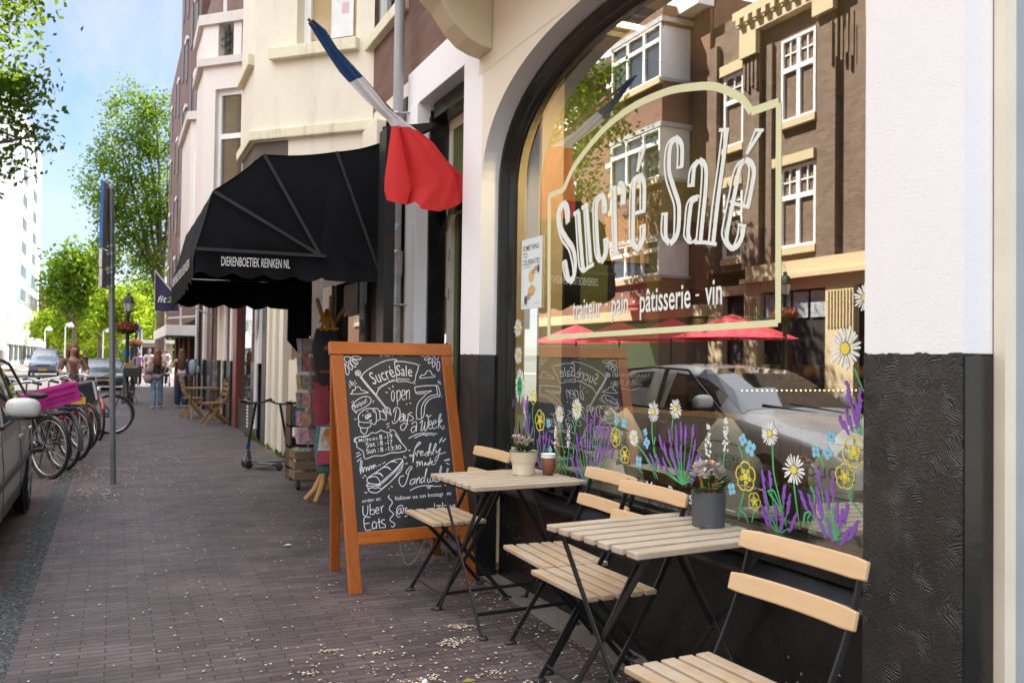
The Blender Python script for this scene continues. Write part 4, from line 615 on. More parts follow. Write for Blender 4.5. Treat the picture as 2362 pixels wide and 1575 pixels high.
# front valance with scallops
vs = []; K = 60
for j in range(K+1):
    y = Y0+(Y1-Y0)*j/K; zb = 1.945-.10*j/K-.05*abs(math.sin(math.pi*j/K*6.5)); xx = .575-.012-.01*math.sin(j*.8)
    vs += [(.575, y, 2.155), (xx, y, 2.06), (xx+.004, y, zb)]
cv.add(vs, [(3*j+k, 3*j+k+1, 3*j+4+k, 3*j+3+k) for j in range(K) for k in (0, 1)], 0, True)
canopy = cv.build('canopy', AWM, aw, True, recalc=False)
PV_ = (1.57, 2.165)
def side(y, sgn):
    low = 0 if sgn < 0 else .10
    mb = MB(); vs = []; fs = []; top = prof_; m = 10
    for i, (x, z) in enumerate(top):
        pv = PV_
        if i <= 6: t_ = i/6; pv = (2.1+(PV_[0]-2.1)*min(1, t_*1.35), 2.12+(PV_[1]-2.12)*min(1, t_*1.35))
        for k in range(m+1):
            t = k/m; px, pz = x+(pv[0]-x)*t, z+(pv[1]-z)*t
            puff = .022*math.sin(math.pi*(i % 6)/6)*math.sin(math.pi*min(1, t*1.05))+.006*math.sin(px*17+pz*13)*math.sin(math.pi*t)
            vs.append((px, y+sgn*(puff-.012), pz))
    for i in range(len(top)-1):
        for k in range(m): fs.append((i*(m+1)+k, i*(m+1)+k+1, (i+1)*(m+1)+k+1, (i+1)*(m+1)+k))
    mb.add(vs, fs, 0, True)
    vs = []; K = 48
    for j in range(K+1):
        x = .575+(2.1-.575)*j/K; zt = 2.155 if x < 1.57 else 2.165-.03*(x-1.57)/.53
        zb = (1.985-.045*abs(math.sin(math.pi*(x-.62)/.245))) if x < 1.60 else 1.965-.01*math.sin((x-1.6)*8)
        zb -= low
        w_ = .014*math.sin(x*22); vs += [(x, y, zt), (x, y-sgn*.012+sgn*w_*.4, (zt+zb)/2), (x, y-sgn*.006+sgn*w_, zb)]
    mb.add(vs, [(3*j+k, 3*j+k+1, 3*j+4+k, 3*j+3+k) for j in range(K) for k in (0, 1)], 0, True)
    return mb
side(Y0, -1).build('side_panel', AWM, aw, True, recalc=False); side(Y1, 1).build('side_panel', AWM, aw, True, recalc=False)
RB = M('awning_rib_tape', (.012, .0125, .013), .6, var=.3, co='world')
for a, b_ in (((1.69, 3.06), (2.09, 2.03)), ((1.09, 2.97), PV_), ((.70, 2.63), PV_), ((.58, 2.158), (1.62, 2.162))):
    q = MB(); P0 = Vector((a[0], Y0-.030, a[1])); P1_ = Vector((b_[0], Y0-.026, b_[1])); q.bar([P0, P0.lerp(P1_, .5)+Vector((0, -.006, 0)), P1_], .026, .008, Vector((P1_.z-P0.z, 0, -(P1_.x-P0.x))))
    for t in (.33, .62): c = P0.lerp(P1_, t); q.ell((c.x, c.y-.008, c.z), .008, .004, .008, 8, 4)
    q.build('rib', RB, aw, True)
for y in (Y0+.04, Y1-.04, (Y0+Y1)/2):
    q = MB()
    for a in PR[1:]: q.tube([(1.57, y, 2.165), (a[0]+.01, y, a[1]-.03)], .010, 6)
    q.build('frame_arm', BLACKM, aw, True)
text('lettering', 'DIERENBOETIEK REINKEN NL', (.775, Y0-.016, 2.035), (1, 0, .012), (0, 0, 1), .545, .078, M('awning_lettering', (.75, .75, .72), .6), aw, True)
text('lettering', 'DIERENBOETIEK REINKEN', (.553, 10.0, 2.03), (0, -1, 0), (0, 0, 1), 2.3, .09, M('awning_lettering', (.75, .75, .72), .6), aw, True)
wg = MB(); wg.prism([(1.83, 10.28, 2.15), (2.1, 10.28, 2.15), (2.1, 10.28, 1.36), (1.95, 10.28, 1.36), (1.83, 10.28, 1.50)], (0, .05, 0)); wg.build('side_wing', AWM, aw, True)
# awning box where it meets the wall, and a lamp bracket
ab = MB(); ab.prism([(2.1, 5.99, 3.02), (2.1, 7.3, 3.30), (2.1, 7.3, 3.08), (2.1, 5.99, 2.98)], (-.03, 0, 0)); ab.build('wall_flap', AWM, aw, True)
KA = .872                                             # the dome stands on the projecting fascia, clear of the wall
aw.location = Vector((0, 0, 1.3031))+(Vector(aw.location)-Vector((0, 0, 1.3031)))*KA; aw.scale = (KA, KA, KA)
# ------------------------------------------------------------------ french flag on a slanted pole
FK = 5.3/6.2
fg = thing('french_flag', 'blue white and red striped flag hanging twisted from a slanted wooden pole', 'flag', (2.15, 5.33, 2.33))
q = MB(); q.tube([(2.16, 5.33, 2.30), (1.37, 5.35, 3.07), (1.03, 5.31, 3.355)], .010, 8); q.build('flag_pole', WOOD('flag_pole_wood', (.18, .09, .04), 'z'), fg, True)
# outline rows across the cloth from the tip to the fly end, as (left edge, right edge) in x, z at y = 6.2
FLAG = [((1.207, 3.681), (1.237, 3.693)), ((1.279, 3.585), (1.325, 3.633)), ((1.359, 3.473), (1.414, 3.504)), ((1.439, 3.361), (1.517, 3.404)), ((1.506, 3.292), (1.601, 3.337)), ((1.61, 3.196), (1.707, 3.241)), ((1.715, 3.115), (1.797, 3.148)), ((1.788, 3.06), (1.897, 3.084)), ((1.825, 3.01), (2.022, 3.009)), ((1.811, 2.887), (2.154, 2.927)), ((1.797, 2.757), (2.277, 2.809)), ((1.782, 2.628), (2.387, 2.721)), ((1.778, 2.532), (2.421, 2.625))]
HEM = [(1.80, 2.462), (1.84, 2.442), (1.925, 2.436), (2.005, 2.462), (2.036, 2.405), (2.179, 2.405), (2.318, 2.453), (2.43, 2.533)]
nc, sub_ = 40, 5; rows = []
for i in range(len(FLAG)-1):
    for k in range(sub_):
        t = k/sub_; rows.append(([tuple(Vector(FLAG[i][0]).lerp(Vector(FLAG[i+1][0]), t).lerp(Vector(FLAG[i][1]).lerp(Vector(FLAG[i+1][1]), t), c/nc)) for c in range(nc+1)], i+t))
last = [tuple(Vector(FLAG[-1][0]).lerp(Vector(FLAG[-1][1]), c/nc)) for c in range(nc+1)]
hem = []
for c in range(nc+1):
    t = c/nc*(len(HEM)-1); i = min(int(t), len(HEM)-2); hem.append(tuple(Vector(HEM[i]).lerp(Vector(HEM[i+1]), t-i)))
for k in range(sub_+1): rows.append(([tuple(Vector(a).lerp(Vector(b_), k/sub_)) for a, b_ in zip(last, hem)], 12+k/sub_))
fm = MB()
def fold(t, s_):
    r_ = max(0, min(1, (s_-7.2)/2.2)); cr_ = .30+.06*(s_-8)/5
    rope = .028*math.cos(t*math.pi*1.1-.3+s_*.25)+.010*math.sin(t*14+s_*1.1)
    left = -.055*math.sin(math.pi*min(1, t/cr_))**.8 if t < cr_ else 0
    u_ = max(0, (t-cr_)/(1-cr_)); right = -.085*math.sin(math.pi*u_**.75)*(1-.25*u_)+.020*math.sin(u_*10-(s_-8)*.9)*u_+.010*math.sin(u_*22+(s_-8)*2.2)*u_+.012*max(0, 1-abs(u_-.28-(s_-8)*.06)/.05)-.012*max(0, 1-abs(u_-.62-(s_-8)*.04)/.05)+.022*max(0, 1-abs(t-cr_)/.05)
    return (1-r_)*rope+r_*(left+right+.03*math.exp(-((t-cr_)/.018)**2))
for P_, s_ in rows:
    for c, (x, z) in enumerate(P_): fm.v.append((x*FK, 5.3+FK*fold(c/nc, s_), 1.3031+(z-1.3031)*FK))
for i in range(len(rows)-1):
    for c in range(nc):
        t = c/nc; s_ = rows[i][1]; fm.f.append((i*(nc+1)+c, i*(nc+1)+c+1, (i+1)*(nc+1)+c+1, (i+1)*(nc+1)+c))
        fm.m.append(0 if s_ < 3.95 else (1 if s_ < 7.95 else 2)); fm.s.append(True)
def CLOTH(name, col, tr=.25):
    m, nt, b = _nt(name); v = _coord(nt, 'object'); b.inputs["Base Color"].default_value = (*col, 1); b.inputs["Roughness"].default_value = .7; b.inputs["Specular IOR Level"].default_value = .25
    o = nt.nodes["Material Output"]; ms = nt.nodes.new("ShaderNodeMixShader"); t = nt.nodes.new("ShaderNodeBsdfTranslucent"); t.inputs[0].default_value = (*col, 1); ms.inputs[0].default_value = tr
    nt.links.new(b.outputs[0], ms.inputs[1]); nt.links.new(t.outputs[0], ms.inputs[2]); nt.links.new(ms.outputs[0], o.inputs[0]); _bump(nt, b, _noise(nt, v, 420, 2), .08, .002); return m
fm.build('flag_cloth', [CLOTH('flag_blue', (.022, .062, .17)), CLOTH('flag_white', (.66, .64, .66)), CLOTH('flag_red', (.72, .045, .045), .3)], fg, True, recalc=False)
# ------------------------------------------------------------------ next houses along our side
wb = thing('white_bay_house', 'pinkish white house with a balcony over its polygonal bay window', 'building', (2.1, 14.5, 0))
PWH = STUCCO('pink_white_render', (.78, .72, .68), .2, 60, .7, .05)
SHADE = STUCCO('grey_white_trim', (.66, .62, .58), .3, 60, .7, .1, grime=.4)
b = MB(); b.box(2.1, 9, 13.2, 17.0, 2.6, 11.5); b.build('wall', PWH, wb, True)
B2 = [(2.1, 13.38), (1.18, 14.3), (1.18, 15.5), (2.1, 16.4)]
def b2p(t, z, o=0): return (2.1-.92*t-o*.707, 13.38+.92*t-o*.707, z)
b = MB()
for (t0, t1, z0, z1) in ((.0, .42, 2.7, 5.8), (.82, 1, 2.7, 5.8), (.42, .82, 5.42, 5.8), (.42, .82, 2.7, 3.6)):
    b.add([b2p(t0, z0), b2p(t1, z0), b2p(t1, z1), b2p(t0, z1)], [(0, 1, 2, 3)])
b.add([b2p(.82, 3.6), b2p(.82, 5.42), b2p(.82, 5.42, -.15), b2p(.82, 3.6, -.15)], [(0, 1, 2, 3)]); b.add([b2p(.42, 5.42), b2p(.82, 5.42), b2p(.82, 5.42, -.15), b2p(.42, 5.42, -.15)], [(0, 1, 2, 3)])
b.add([(1.18, 14.3, 2.7), (1.18, 15.5, 2.7), (1.18, 15.5, 5.8), (1.18, 14.3, 5.8)], [(0, 1, 2, 3)]); b.add([(1.18, 15.5, 2.7), (2.1, 16.4, 2.7), (2.1, 16.4, 5.8), (1.18, 15.5, 5.8)], [(0, 1, 2, 3)])
b.build('bay', PWH, wb, True, recalc=False)
fr_ = MB()
for t0, t1, z0, z1 in ((.42, .465, 3.6, 5.42), (.775, .82, 3.6, 5.42), (.465, .775, 5.34, 5.42), (.465, .775, 4.66, 4.74), (.465, .775, 3.6, 3.68)): fr_.prism([b2p(t0, z0, -.08), b2p(t1, z0, -.08), b2p(t1, z0, -.13), b2p(t0, z0, -.13)], (0, 0, z1-z0))
f1 = fr_.build('bay_window', WHITEW, wb, True)
q = MB(); q.add([b2p(.465, 3.68, -.12), b2p(.775, 3.68, -.12), b2p(.775, 5.34, -.12), b2p(.465, 5.34, -.12)], [(0, 1, 2, 3)]); q.build('pane', DARKGLASS('white_bay_pane', (.10, .09, .06), .05), f1, True, recalc=False)
b = MB()
for z0, z1, o in ((5.78, 5.9, .07), (6.42, 6.58, .07)): b.prism([b2p(-.02, z0, o), b2p(1.04, z0, o), (1.11, 15.55, z0), (2.1, 16.5, z0)], (0, 0, z1-z0))
b.build('balcony_slab', SHADE, wb, True)
b = MB()
for t0, t1 in ((.0, .26), (.45, .56), (.78, 1.0)): b.prism([b2p(t0, 5.9, .02), b2p(t1, 5.9, .02), b2p(t1, 5.9, -.12), b2p(t0, 5.9, -.12)], (0, 0, .52))
b.box(1.165, 1.29, 14.34, 15.5, 5.9, 6.42); b.build('balcony_parapet', PWH, wb, True)
for t in (.36, .67):
    q = MB(); c = Vector(b2p(t, 5.9, -.05)); q.tube([c, c+Vector((0, 0, .52))], .012, 6)
    for zc in (.13, .26, .40): q.lathe([(.012, zc-.05), (.038, zc), (.012, zc+.05)], c, 8)
    q.tube([c+Vector((-.06, .06, .26))+Vector((.07*math.cos(a)*.7, -.07*math.cos(a)*.7, .07*math.sin(a))) for a in np.linspace(0, 6.28, 12)], .008, 5); q.build('iron_baluster', BLACKM, wb, True)
for (x0, x1, y0, y1) in ((1.55, 1.60, 15.2, 15.25), (1.85, 1.9, 14.2, 14.25)):
    q = MB(); q.box(x0, x1, y0, y1, 6.58, 8.6); q.build('post', WHITEW, wb, True)
q = MB(); q.box(1.75, 2.1, 14.1, 16, 6.58, 9.5); q.build('dormer_brick', BRK, wb, True)
th = thing('low_bay_house', 'pale house with a small white bay window just before the dark brick tower', 'building', (2.1, 19, 0))
b = MB(); b.box(2.1, 9, 17.0, 25.0, 2.6, 10.5); b.build('wall', BRK, th, True)
b = MB(); b.prism([(2.1, 17.4, 2.75), (1.28, 18.1, 2.75), (1.28, 20.5, 2.75), (2.1, 21.2, 2.75)], (0, 0, 3.15)); b.build('bay', PWH, th, True)
b = MB(); b.prism([(2.1, 17.3, 5.9), (1.2, 18.05, 5.9), (1.2, 20.55, 5.9), (2.1, 21.3, 5.9)], (0, 0, .16)); b.build('bay_cornice', SHADE, th, True)
b = MB()
dx_ = Vector((-.82, .7, 0)); 
def b3(t, z, o=0): return (2.1-.82*t-o*.65, 17.4+.7*t-o*.76, z)
for t0, t1, z0, z1 in ((.30, .36, 3.95, 5.3), (.84, .9, 3.95, 5.3), (.36, .84, 5.22, 5.3), (.36, .84, 3.95, 4.03)): b.prism([b3(t0, z0, .03), b3(t1, z0, .03), b3(t1, z0, -.02), b3(t0, z0, -.02)], (0, 0, z1-z0))
f1 = b.build('bay_window', WHITEW, th, True)
b = MB(); b.add([b3(.36, 4.03, .012), b3(.84, 4.03, .012), b3(.84, 5.22, .012), b3(.36, 5.22, .012)], [(0, 1, 2, 3)]); b.build('pane', DARKGLASS('grey_green_pane', (.20, .22, .18), .08), f1, True, recalc=False)
tw = thing('dark_brick_tower', 'dark red brick apartment block with narrow windows beyond the white bay houses', 'building', (2, 32, 0))
b = MB(); b.box(1.98, 12, 25.0, 33.2, 2.3, 14.6); b.box(2.02, 12, 33.2, 40.5, 2.3, 12.6); b.build('wall', DKBRK, tw, True)
for i, y in enumerate((25.9, 27.8, 29.7, 31.6, 34.3, 36.4, 38.4)):
    for z in (3.6, 5.8, 8.0, 10.2, 12.3):
        if y > 33 and z > 11: continue
        zz_ = z+(.5 if i % 2 else 0)
        q = MB(); q.box(1.955 if y < 33 else 1.995, 2.1, y, y+.62, zz_, zz_+1.25); wq = q.build('window', M('tower_pane', (.03, .025, .025), .35, spec=.25, co='world'), tw, True)
        if i % 2 == 0:
            q = MB(); q.box(1.90 if y < 33 else 1.95, 1.99, y-.05, y+.67, zz_+1.25, zz_+1.36); q.build('lintel', WHITEW, wq, True)
cn = thing('shop_canopy', 'white flat shop canopy with fins projecting over the far pavement', 'canopy', (1.6, 26, 1.8))
q = MB(); q.box(1.25, 2.05, 25.0, 25.5, 1.84, 2.13); q.box(1.25, 1.35, 25.5, 33, 1.84, 2.13); q.box(1.35, 2.05, 25.5, 33, 2.02, 2.10); q.build('fascia', WHITEW, cn, True)
for k in range(5): q = MB(); q.box(1.36, 2.0, 26.2+k*1.3, 26.3+k*1.3, 1.90, 2.02); q.build('fin', WHITEW, cn, True)
q = MB(); q.box(1.24, 2.05, 24.97, 25.0, 1.80, 1.845); q.build('trim', BLACKM, cn, True)
q = MB(); q.tube([(1.62, 25.05, 2.13), (1.62, 25.05, 2.6)], .02, 6); q.tube([(1.3, 25.05, 2.3), (2.05, 25.05, 2.38)], .022, 6); q.build('stay', WHITEW, cn, True)
# ground-floor fronts from the awning to the tower: each piece stands proud of a dark back wall
gf = thing('row_of_shopfronts', 'ground floor shopfronts with cream doors, brick piers and black tiled bases', 'shopfront', (2.1, 17, 0))
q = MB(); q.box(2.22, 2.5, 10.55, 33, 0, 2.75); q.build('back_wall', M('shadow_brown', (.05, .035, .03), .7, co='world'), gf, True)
GBR = BRICK('pier_brick', (.20, .085, .06), (.27, .12, .085), (.17, .13, .11), .21, .065, .012)
def pier(y0, y1, mat, x=2.06, tile=1.22, z1=2.75, z0=0):
    if tile:
        q = MB(); q.box(x, 2.23, y0, y1, tile, z1); pq = q.build('pier', mat, gf, True); q = MB(); q.box(x-.012, 2.23, y0-.005, y1+.005, 0, tile); q.build('tiled_base', TILE, pq, True)
    else:
        q = MB(); q.box(x, 2.23, y0, y1, z0, z1); q.build('pier', mat, gf, True)
pier(10.58, 10.72, CREAM2, 2.0, 0, 1.30); pier(10.72, 11.4, GBR, 2.08, 0); pier(10.75, 11.3, CREAM2, 2.03, 0, 1.27)
for y0, y1, x in ((11.75, 11.95, 2.03), (12.02, 12.22, 2.06), (12.3, 12.55, 2.02), (12.62, 12.8, 2.06), (12.9, 13.12, 2.03)): pier(y0, y1, CREAM2 if x < 2.05 else WHITEW, x, 0)
pier(13.25, 13.62, M('slate_blue_post', (.04, .05, .06), .4, co='world'), 2.04, 0); pier(13.7, 13.98, WHITEW, 2.0, 0, 2.75, 1.2); pier(14.0, 14.75, GBR, 2.05); 
q = MB(); q.tube([(2.0, 13.85, .2), (2.0, 13.85, 2.7)], .035, 8); q.tube([(1.99, 13.8, 1.6), (1.97, 13.7, 1.75), (1.97, 13.7, 2.1)], .03, 6); q.build('white_pipe', M('grey_white_paint', (.6, .6, .6), .5), gf, True)
q = MB(); q.add([(2.12, 14.8, .55), (2.12, 16.6, .55), (2.12, 16.6, 2.55), (2.12, 14.8, 2.55)], [(0, 1, 2, 3)]); q.build('shop_window', DARKGLASS('mirror_pane', (.02, .03, .02), .01), gf, True, recalc=False)
q = MB(); q.box(2.07, 2.2, 14.75, 16.65, 0, .55); q.build('tiled_apron', TILE, gf, True)
q = MB()
for k in range(7): q.box(2.064, 2.071, 15.18, 15.34, .12+k*.055, .15+k*.055)
q.build('vent_grille', WHITEW, gf, True)
pier(16.65, 17.15, M('oxblood_paint', (.16, .035, .025), .4, co='world'), 2.04, 0); pier(17.25, 17.5, WHITEW, 2.02); pier(17.5, 18.3, GBR, 2.06); pier(18.4, 18.65, WHITEW, 2.03); pier(18.7, 19.7, CREAM2, 2.10, 0); pier(18.95, 19.05, CREAM2, 2.05, 0); pier(19.7, 19.95, WHITEW, 2.04); pier(20.0, 20.9, GBR, 2.05); pier(21.0, 21.5, BLACKM, 2.03, 0); pier(21.6, 22.4, GBR, 2.05); pier(22.6, 22.9, WHITEW, 2.0); pier(23.0, 24.0, GBR, 2.06); pier(24.1, 24.6, BLACKM, 2.0, 0); pier(24.7, 24.9, WHITEW, 1.98)
for y in (26.3, 28.3, 30.3, 32.3): pier(y, y+.7, DKBRK, 1.95, 0, 2.2)
# ------------------------------------------------------------------ houses on the far side of the street (seen mirrored in the pane)
OB = BRICK('brown_facade_brick', (.19, .125, .085), (.27, .185, .13), (.26, .21, .155), .21, .085, .014, rough=.9, stain=.15)
ORD = BRICK('red_facade_brick', (.25, .115, .075), (.33, .165, .11), (.28, .22, .17), .21, .085, .014, rough=.9, stain=.12)
SAND = STUCCO('sandstone_cream', (.58, .48, .29), .15, 40, .8, .05)
XO = -10.6
def win(par, y0, y1, z0, z1, cols=2, transom=.62, x=XO, sub=True, bars=True):
    q = MB(); t = .07
    q.box(x-.10, x+.03, y0, y0+t, z0, z1); q.box(x-.10, x+.03, y1-t, y1, z0, z1); q.box(x-.10, x+.03, y0+t, y1-t, z0, z0+t); q.box(x-.10, x+.03, y0+t, y1-t, z1-t, z1)
    zt = z0+(z1-z0)*transom; q.box(x-.08, x+.025, y0+t, y1-t, zt-.06, zt+.06)
    for k in range(1, cols): yc = y0+(y1-y0)*k/cols; q.box(x-.09, x+.02, yc-.06, yc+.06, z0+t, z1-t)
    if bars:
        for k in range(cols):
            a, b2 = y0+(y1-y0)*k/cols, y0+(y1-y0)*(k+1)/cols; yc = (a+b2)/2; q.box(x-.07, x+.0, yc-.018, yc+.018, zt+.06, z1-t); zc = (zt+z1)/2; q.box(x-.07, x-.002, a+.06, b2-.06, zc-.018, zc+.018)
    f = q.build('window', WHITEW, par, True)
    q = MB(); q.add([(x-.05, y0+t, z0+t), (x-.05, y1-t, z0+t), (x-.05, y1-t, z1-t), (x-.05, y0+t, z1-t)], [(3, 2, 1, 0)]); q.build('pane', SKYGL, f, True, recalc=False)
    q = MB(); q.box(x-.05, x+.09, y0-.04, y1+.04, z0-.17, z0); q.build('sill', SAND, f, True)
ob = thing('brown_brick_house', 'brown brick house with white sash windows over a cream stone shopfront', 'building', (XO, 17, 0))
q = MB(); q.box(XO-8, XO-.04, 12.4, 19.7, 3.75, 10.6)
for y0, y1 in ((17.65, 18.27), (15.05, 15.62), (12.5, 14.4), (19.4, 19.7)): q.box(XO-.04, XO+.10, y0, y1, 3.75, 10.0)
for y0, y1 in ((17.25, 17.45), (15.64, 15.70)): q.box(XO-.04, XO+.04, y0, y1, 3.75, 9.4)
for k in range(4): q.box(XO+.10, XO+.15, 17.70+k*.15, 17.78+k*.15, 8.35+.12*(k % 2), 9.25)
for k in range(5): q.box(XO+.10, XO+.15, 14.45+.02+k*.16-.9*0, 14.53+k*.16, 8.2+.12*(k % 2), 9.2)
q.build('wall', OB, ob, True)
for y0, y1, z0, z1, c in ((15.75, 16.92, 7.26, 9.32, 2), (15.72, 16.93, 4.14, 6.13, 2), (18.36, 19.16, 7.11, 9.05, 1), (18.36, 19.16, 4.1, 6.0, 1)): win(ob, y0, y1, z0, z1, c)
q = MB(); q.box(XO-.02, XO+.13, 15.70, 17.13, 6.17, 6.40); q.box(XO-.02, XO+.12, 18.30, 19.25, 9.07, 9.35); q.box(XO-.02, XO+.12, 18.30, 19.25, 6.02, 6.28); q.build('lintel', SAND, ob, True)
q = MB(); q.box(XO-.1, XO+.22, 14.4, 18.3, 9.85, 10.10); q.box(XO-.1, XO+.34, 14.3, 18.45, 10.28, 10.50); q.box(XO-.1, XO+.25, 12.4, 18.4, 10.10, 10.28)
for k in range(12): q.box(XO+.25, XO+.36, 14.5+k*.33, 14.66+k*.33, 10.12, 10.28)
q.box(XO+.1, XO+.24, 17.64, 18.28, 9.25, 9.85); q.box(XO+.1, XO+.24, 15.0, 15.66, 9.45, 9.85)
q.build('cornice', SAND, ob, True)
q = MB(); q.box(XO-.1, XO+.13, 12.4, 18.1, 3.44, 3.80); q.box(XO-.1, XO+.28, 12.4, 18.15, 3.36, 3.47); q.box(XO-.1, XO+.06, 12.4, 19.7, 3.10, 3.36)
for y0, y1 in ((17.62, 18.2), (14.5, 15.34), (12.4, 12.8), (19.1, 19.7)): q.box(XO-.1, XO+.08, y0, y1, 0, 3.15)
for k in range(8): q.box(XO+.08, XO+.11, 14.56+k*.095, 14.60+k*.095, 2.15, 3.0)
for k in range(6): q.box(XO+.08, XO+.11, 17.66+k*.09, 17.70+k*.09, 2.15, 3.0)
q.build('stone_front', SAND, ob, True)
q = MB(); q.box(XO-.4, XO-.1, 12.4, 19.7, 0, 3.1); q.build('shop_interior', M('dark_interior', (.03, .025, .022), .6), ob, True)
for y0, y1 in ((15.45, 15.95), (16.05, 16.55), (16.65, 17.1), (17.2, 17.55)):
    q = MB(); q.box(XO-.09, XO-.06, y0, y1, 2.42, 3.05); q.build('toplight', M('etched_toplight', (.38, .42, .44), .3, var=.4, scale=12), ob, True)
orh = thing('red_brick_house', 'sunlit red brick house with a projecting bay of white framed windows', 'building', (XO, 25, 0))
q = MB(); q.box(XO-8, XO-.04, 19.72, 33, 2.9, 11.6); q.box(XO-.04, XO+.06, 19.75, 20.4, 2.9, 11.2); q.build('wall', ORD, orh, True)
q = MB(); XB = XO+1.0
for z0, z1 in ((3.0, 3.75), (4.9, 6.5), (8.05, 9.35), (10.9, 11.5)): q.box(XO-.1, XB-.02, 20.72, 23.45, z0, z1)
q.build('bay_brick', ORD, orh, True)
q = MB()
for z0, z1 in ((4.82, 4.95), (8.0, 8.14), (11.0, 11.15), (6.46, 6.56), (9.30, 9.40), (3.70, 3.78)): q.box(XO-.1, XB+.05, 20.66, 23.52, z0, z1)
q.build('bay_band', M('grey_band', (.46, .46, .46), .5, co='world'), orh, True)
for z0, z1 in ((3.78, 4.82), (6.56, 8.0), (9.4, 11.0)):
    win(orh, 20.74, 23.43, z0, z1, 3, .70, XB, bars=False)
    q = MB(); q.box(XO, XB-.04, 20.735, 20.80, z0, z1); q.box(XO, XB-.04, 23.36, 23.43, z0, z1); q.build('bay_side_window', WHITEW, orh, True)
for z0, z1 in ((8.95, 10.45), (6.3, 7.75), (3.75, 5.1)):
    win(orh, 23.9, 25.1, z0, z1, 2, .72, bars=False); q = MB(); q.box(XO-.05, XO+.12, 23.75, 25.3, z1, z1+.16); q.build('white_lintel', WHITEW, orh, True); win(orh, 27.5, 29.2, z0, z1, 2, .72, bars=False)
q = MB(); q.box(XO-.1, XO+.5, 19.72, 33, 11.25, 11.6); q.build('gutter', WHITEW, orh, True)
q = MB(); q.box(XO-8, XO-.1, 19.72, 33, 0, 2.75); q.build('shopfront', M('dark_green_front', (.05, .07, .04), .4, co='world'), orh, True); q = MB(); q.box(XO-.1, XO+.3, 19.72, 33, 2.6, 2.92); q.build('fascia', SAND, orh, True)
o3 = thing('plain_brick_house', 'plain red brick house on the far side beyond the bay house', 'building', (XO, 45, 0))
q = MB(); q.box(XO-8, XO, 33.02, 62, 0, 10.2); q.build('wall', ORD, o3, True)
for k in range(8):
    for z0 in (3.6, 6.6): win(o3, 34.5+k*3.2, 36+k*3.2, z0, z0+1.7, 2, .7, bars=False)
o4 = thing('corner_brick_house', 'brown brick house across the street behind the camera side', 'building', (XO, 4, 0))
q = MB(); q.box(XO-8, XO, -14, 12.38, 0, 10.5); q.build('wall', OB, o4, True)
for k in range(6):
    for z0 in (4.1, 7.2): win(o4, -9+k*3.4, -7.6+k*3.4, z0, z0+2, 2, .62, bars=False)
# red parasols of the terrace opposite
PSM = CLOTH('parasol_red', (.78, .10, .13), .35)
def parasol(x, y, label):
    t = thing('parasol', label, 'parasol', (x, y, 0), 0, 'red terrace parasols across the street')
    q = MB(); vs = [(0, 0, 2.42)]+[(1.45*math.cos(k*math.pi/4), 1.45*math.sin(k*math.pi/4), 1.86) for k in range(8)]; q.add(vs, [(0, 1+k, 1+(k+1) % 8) for k in range(8)]); q.build('canopy', PSM, t, recalc=False)
    q = MB(); q.tube([(0, 0, 0), (0, 0, 2.42)], .025, 8); q.build('pole', BLACKM, t)
    for k in range(8): q = MB(); q.tube([(0, 0, 2.38), (1.4*math.cos(k*math.pi/4), 1.4*math.sin(k*math.pi/4), 1.85)], .01, 5); q.build('rib', BLACKM, t)
parasol(-8.3, 15.9, 'red parasol at the near end of the terrace row'); parasol(-8.4, 18.4, 'second red parasol from the near end of the terrace'); parasol(-8.4, 20.9, 'third red parasol from the near end of the terrace'); parasol(-8.4, 23.4, 'red parasol at the far end of the terrace row')
# ------------------------------------------------------------------ chalkboard
BO = Vector((1.21126, 4.76745, 0)); BD = Vector((.99607809, .08847848, 0)); BU = Vector((-.0253726, .28564112, .95800072)); BN = BD.cross(BU)
def BP(u, v, w=0): return BO+BD*u+BU*v+BN*w
ORW = WOOD('orange_stained_wood', (.36, .098, .014), 'z', .36, .3, 10, bump=.06)
ORX = WOOD('orange_stained_rail', (.39, .108, .016), 'x', .36, .3, 10, bump=.06)
abd = thing('chalkboard_stand', 'orange framed standing chalkboard covered in white chalk writing', 'chalkboard', tuple(BO))
def slab(mb, u0, u1, v0, v1, w0, w1): 
    vs = [BP(u, v, w) for w in (w0, w1) for u, v in ((u0, v0), (u1, v0), (u1, v1), (u0, v1))]
    return mb.add(vs, [(3, 2, 1, 0), (4, 5, 6, 7), (0, 1, 5, 4), (1, 2, 6, 5), (2, 3, 7, 6), (3, 0, 4, 7)])
slab(MB(), 0, .074, 0, 1.381, -.03, 0).build('stile', ORW, abd, True, .004); slab(MB(), .716, .79, .0, 1.405, -.03, 0).build('stile', ORW, abd, True, .004)
slab(MB(), -.008, .796, 1.383, 1.462, -.034, .004).build('top_rail', ORX, abd, True, .004); slab(MB(), .0745, .7155, .262, .334, -.028, -.002).build('bottom_rail', ORX, abd, True, .004)
CHK = M('chalkboard_black', (.020, .022, .026), .55, var=.35, scale=3, bump=.03)
panel = slab(MB(), .0742, .7158, .333, 1.384, -.02, -.008).build('panel', CHK, abd, True)
CW = M('chalk_white', (.66, .67, .72), .85, var=.12, scale=60)
mb = MB()
for ci_, pts in enumerate(CHALK): mb.ribbon([BP(u/1000, v/1000, -.0065+.0002*(ci_ % 7)) for u, v in pts], (.0052, .0040), BN, 0, 3)
mb.build('chalk_drawing', CW, panel, True, recalc=False)
for s, a, b_, h in CTXT:
    a3, b3_ = BP(a[0]/1000, a[1]/1000, -.0065), BP(b_[0]/1000, b_[1]/1000, -.0065); d = b3_-a3
    text('chalk_lettering', s, a3, d, BN.cross(d.normalized()), d.length, h/1000, CW, panel, True, bold=-.003 if h > 60 else .004)
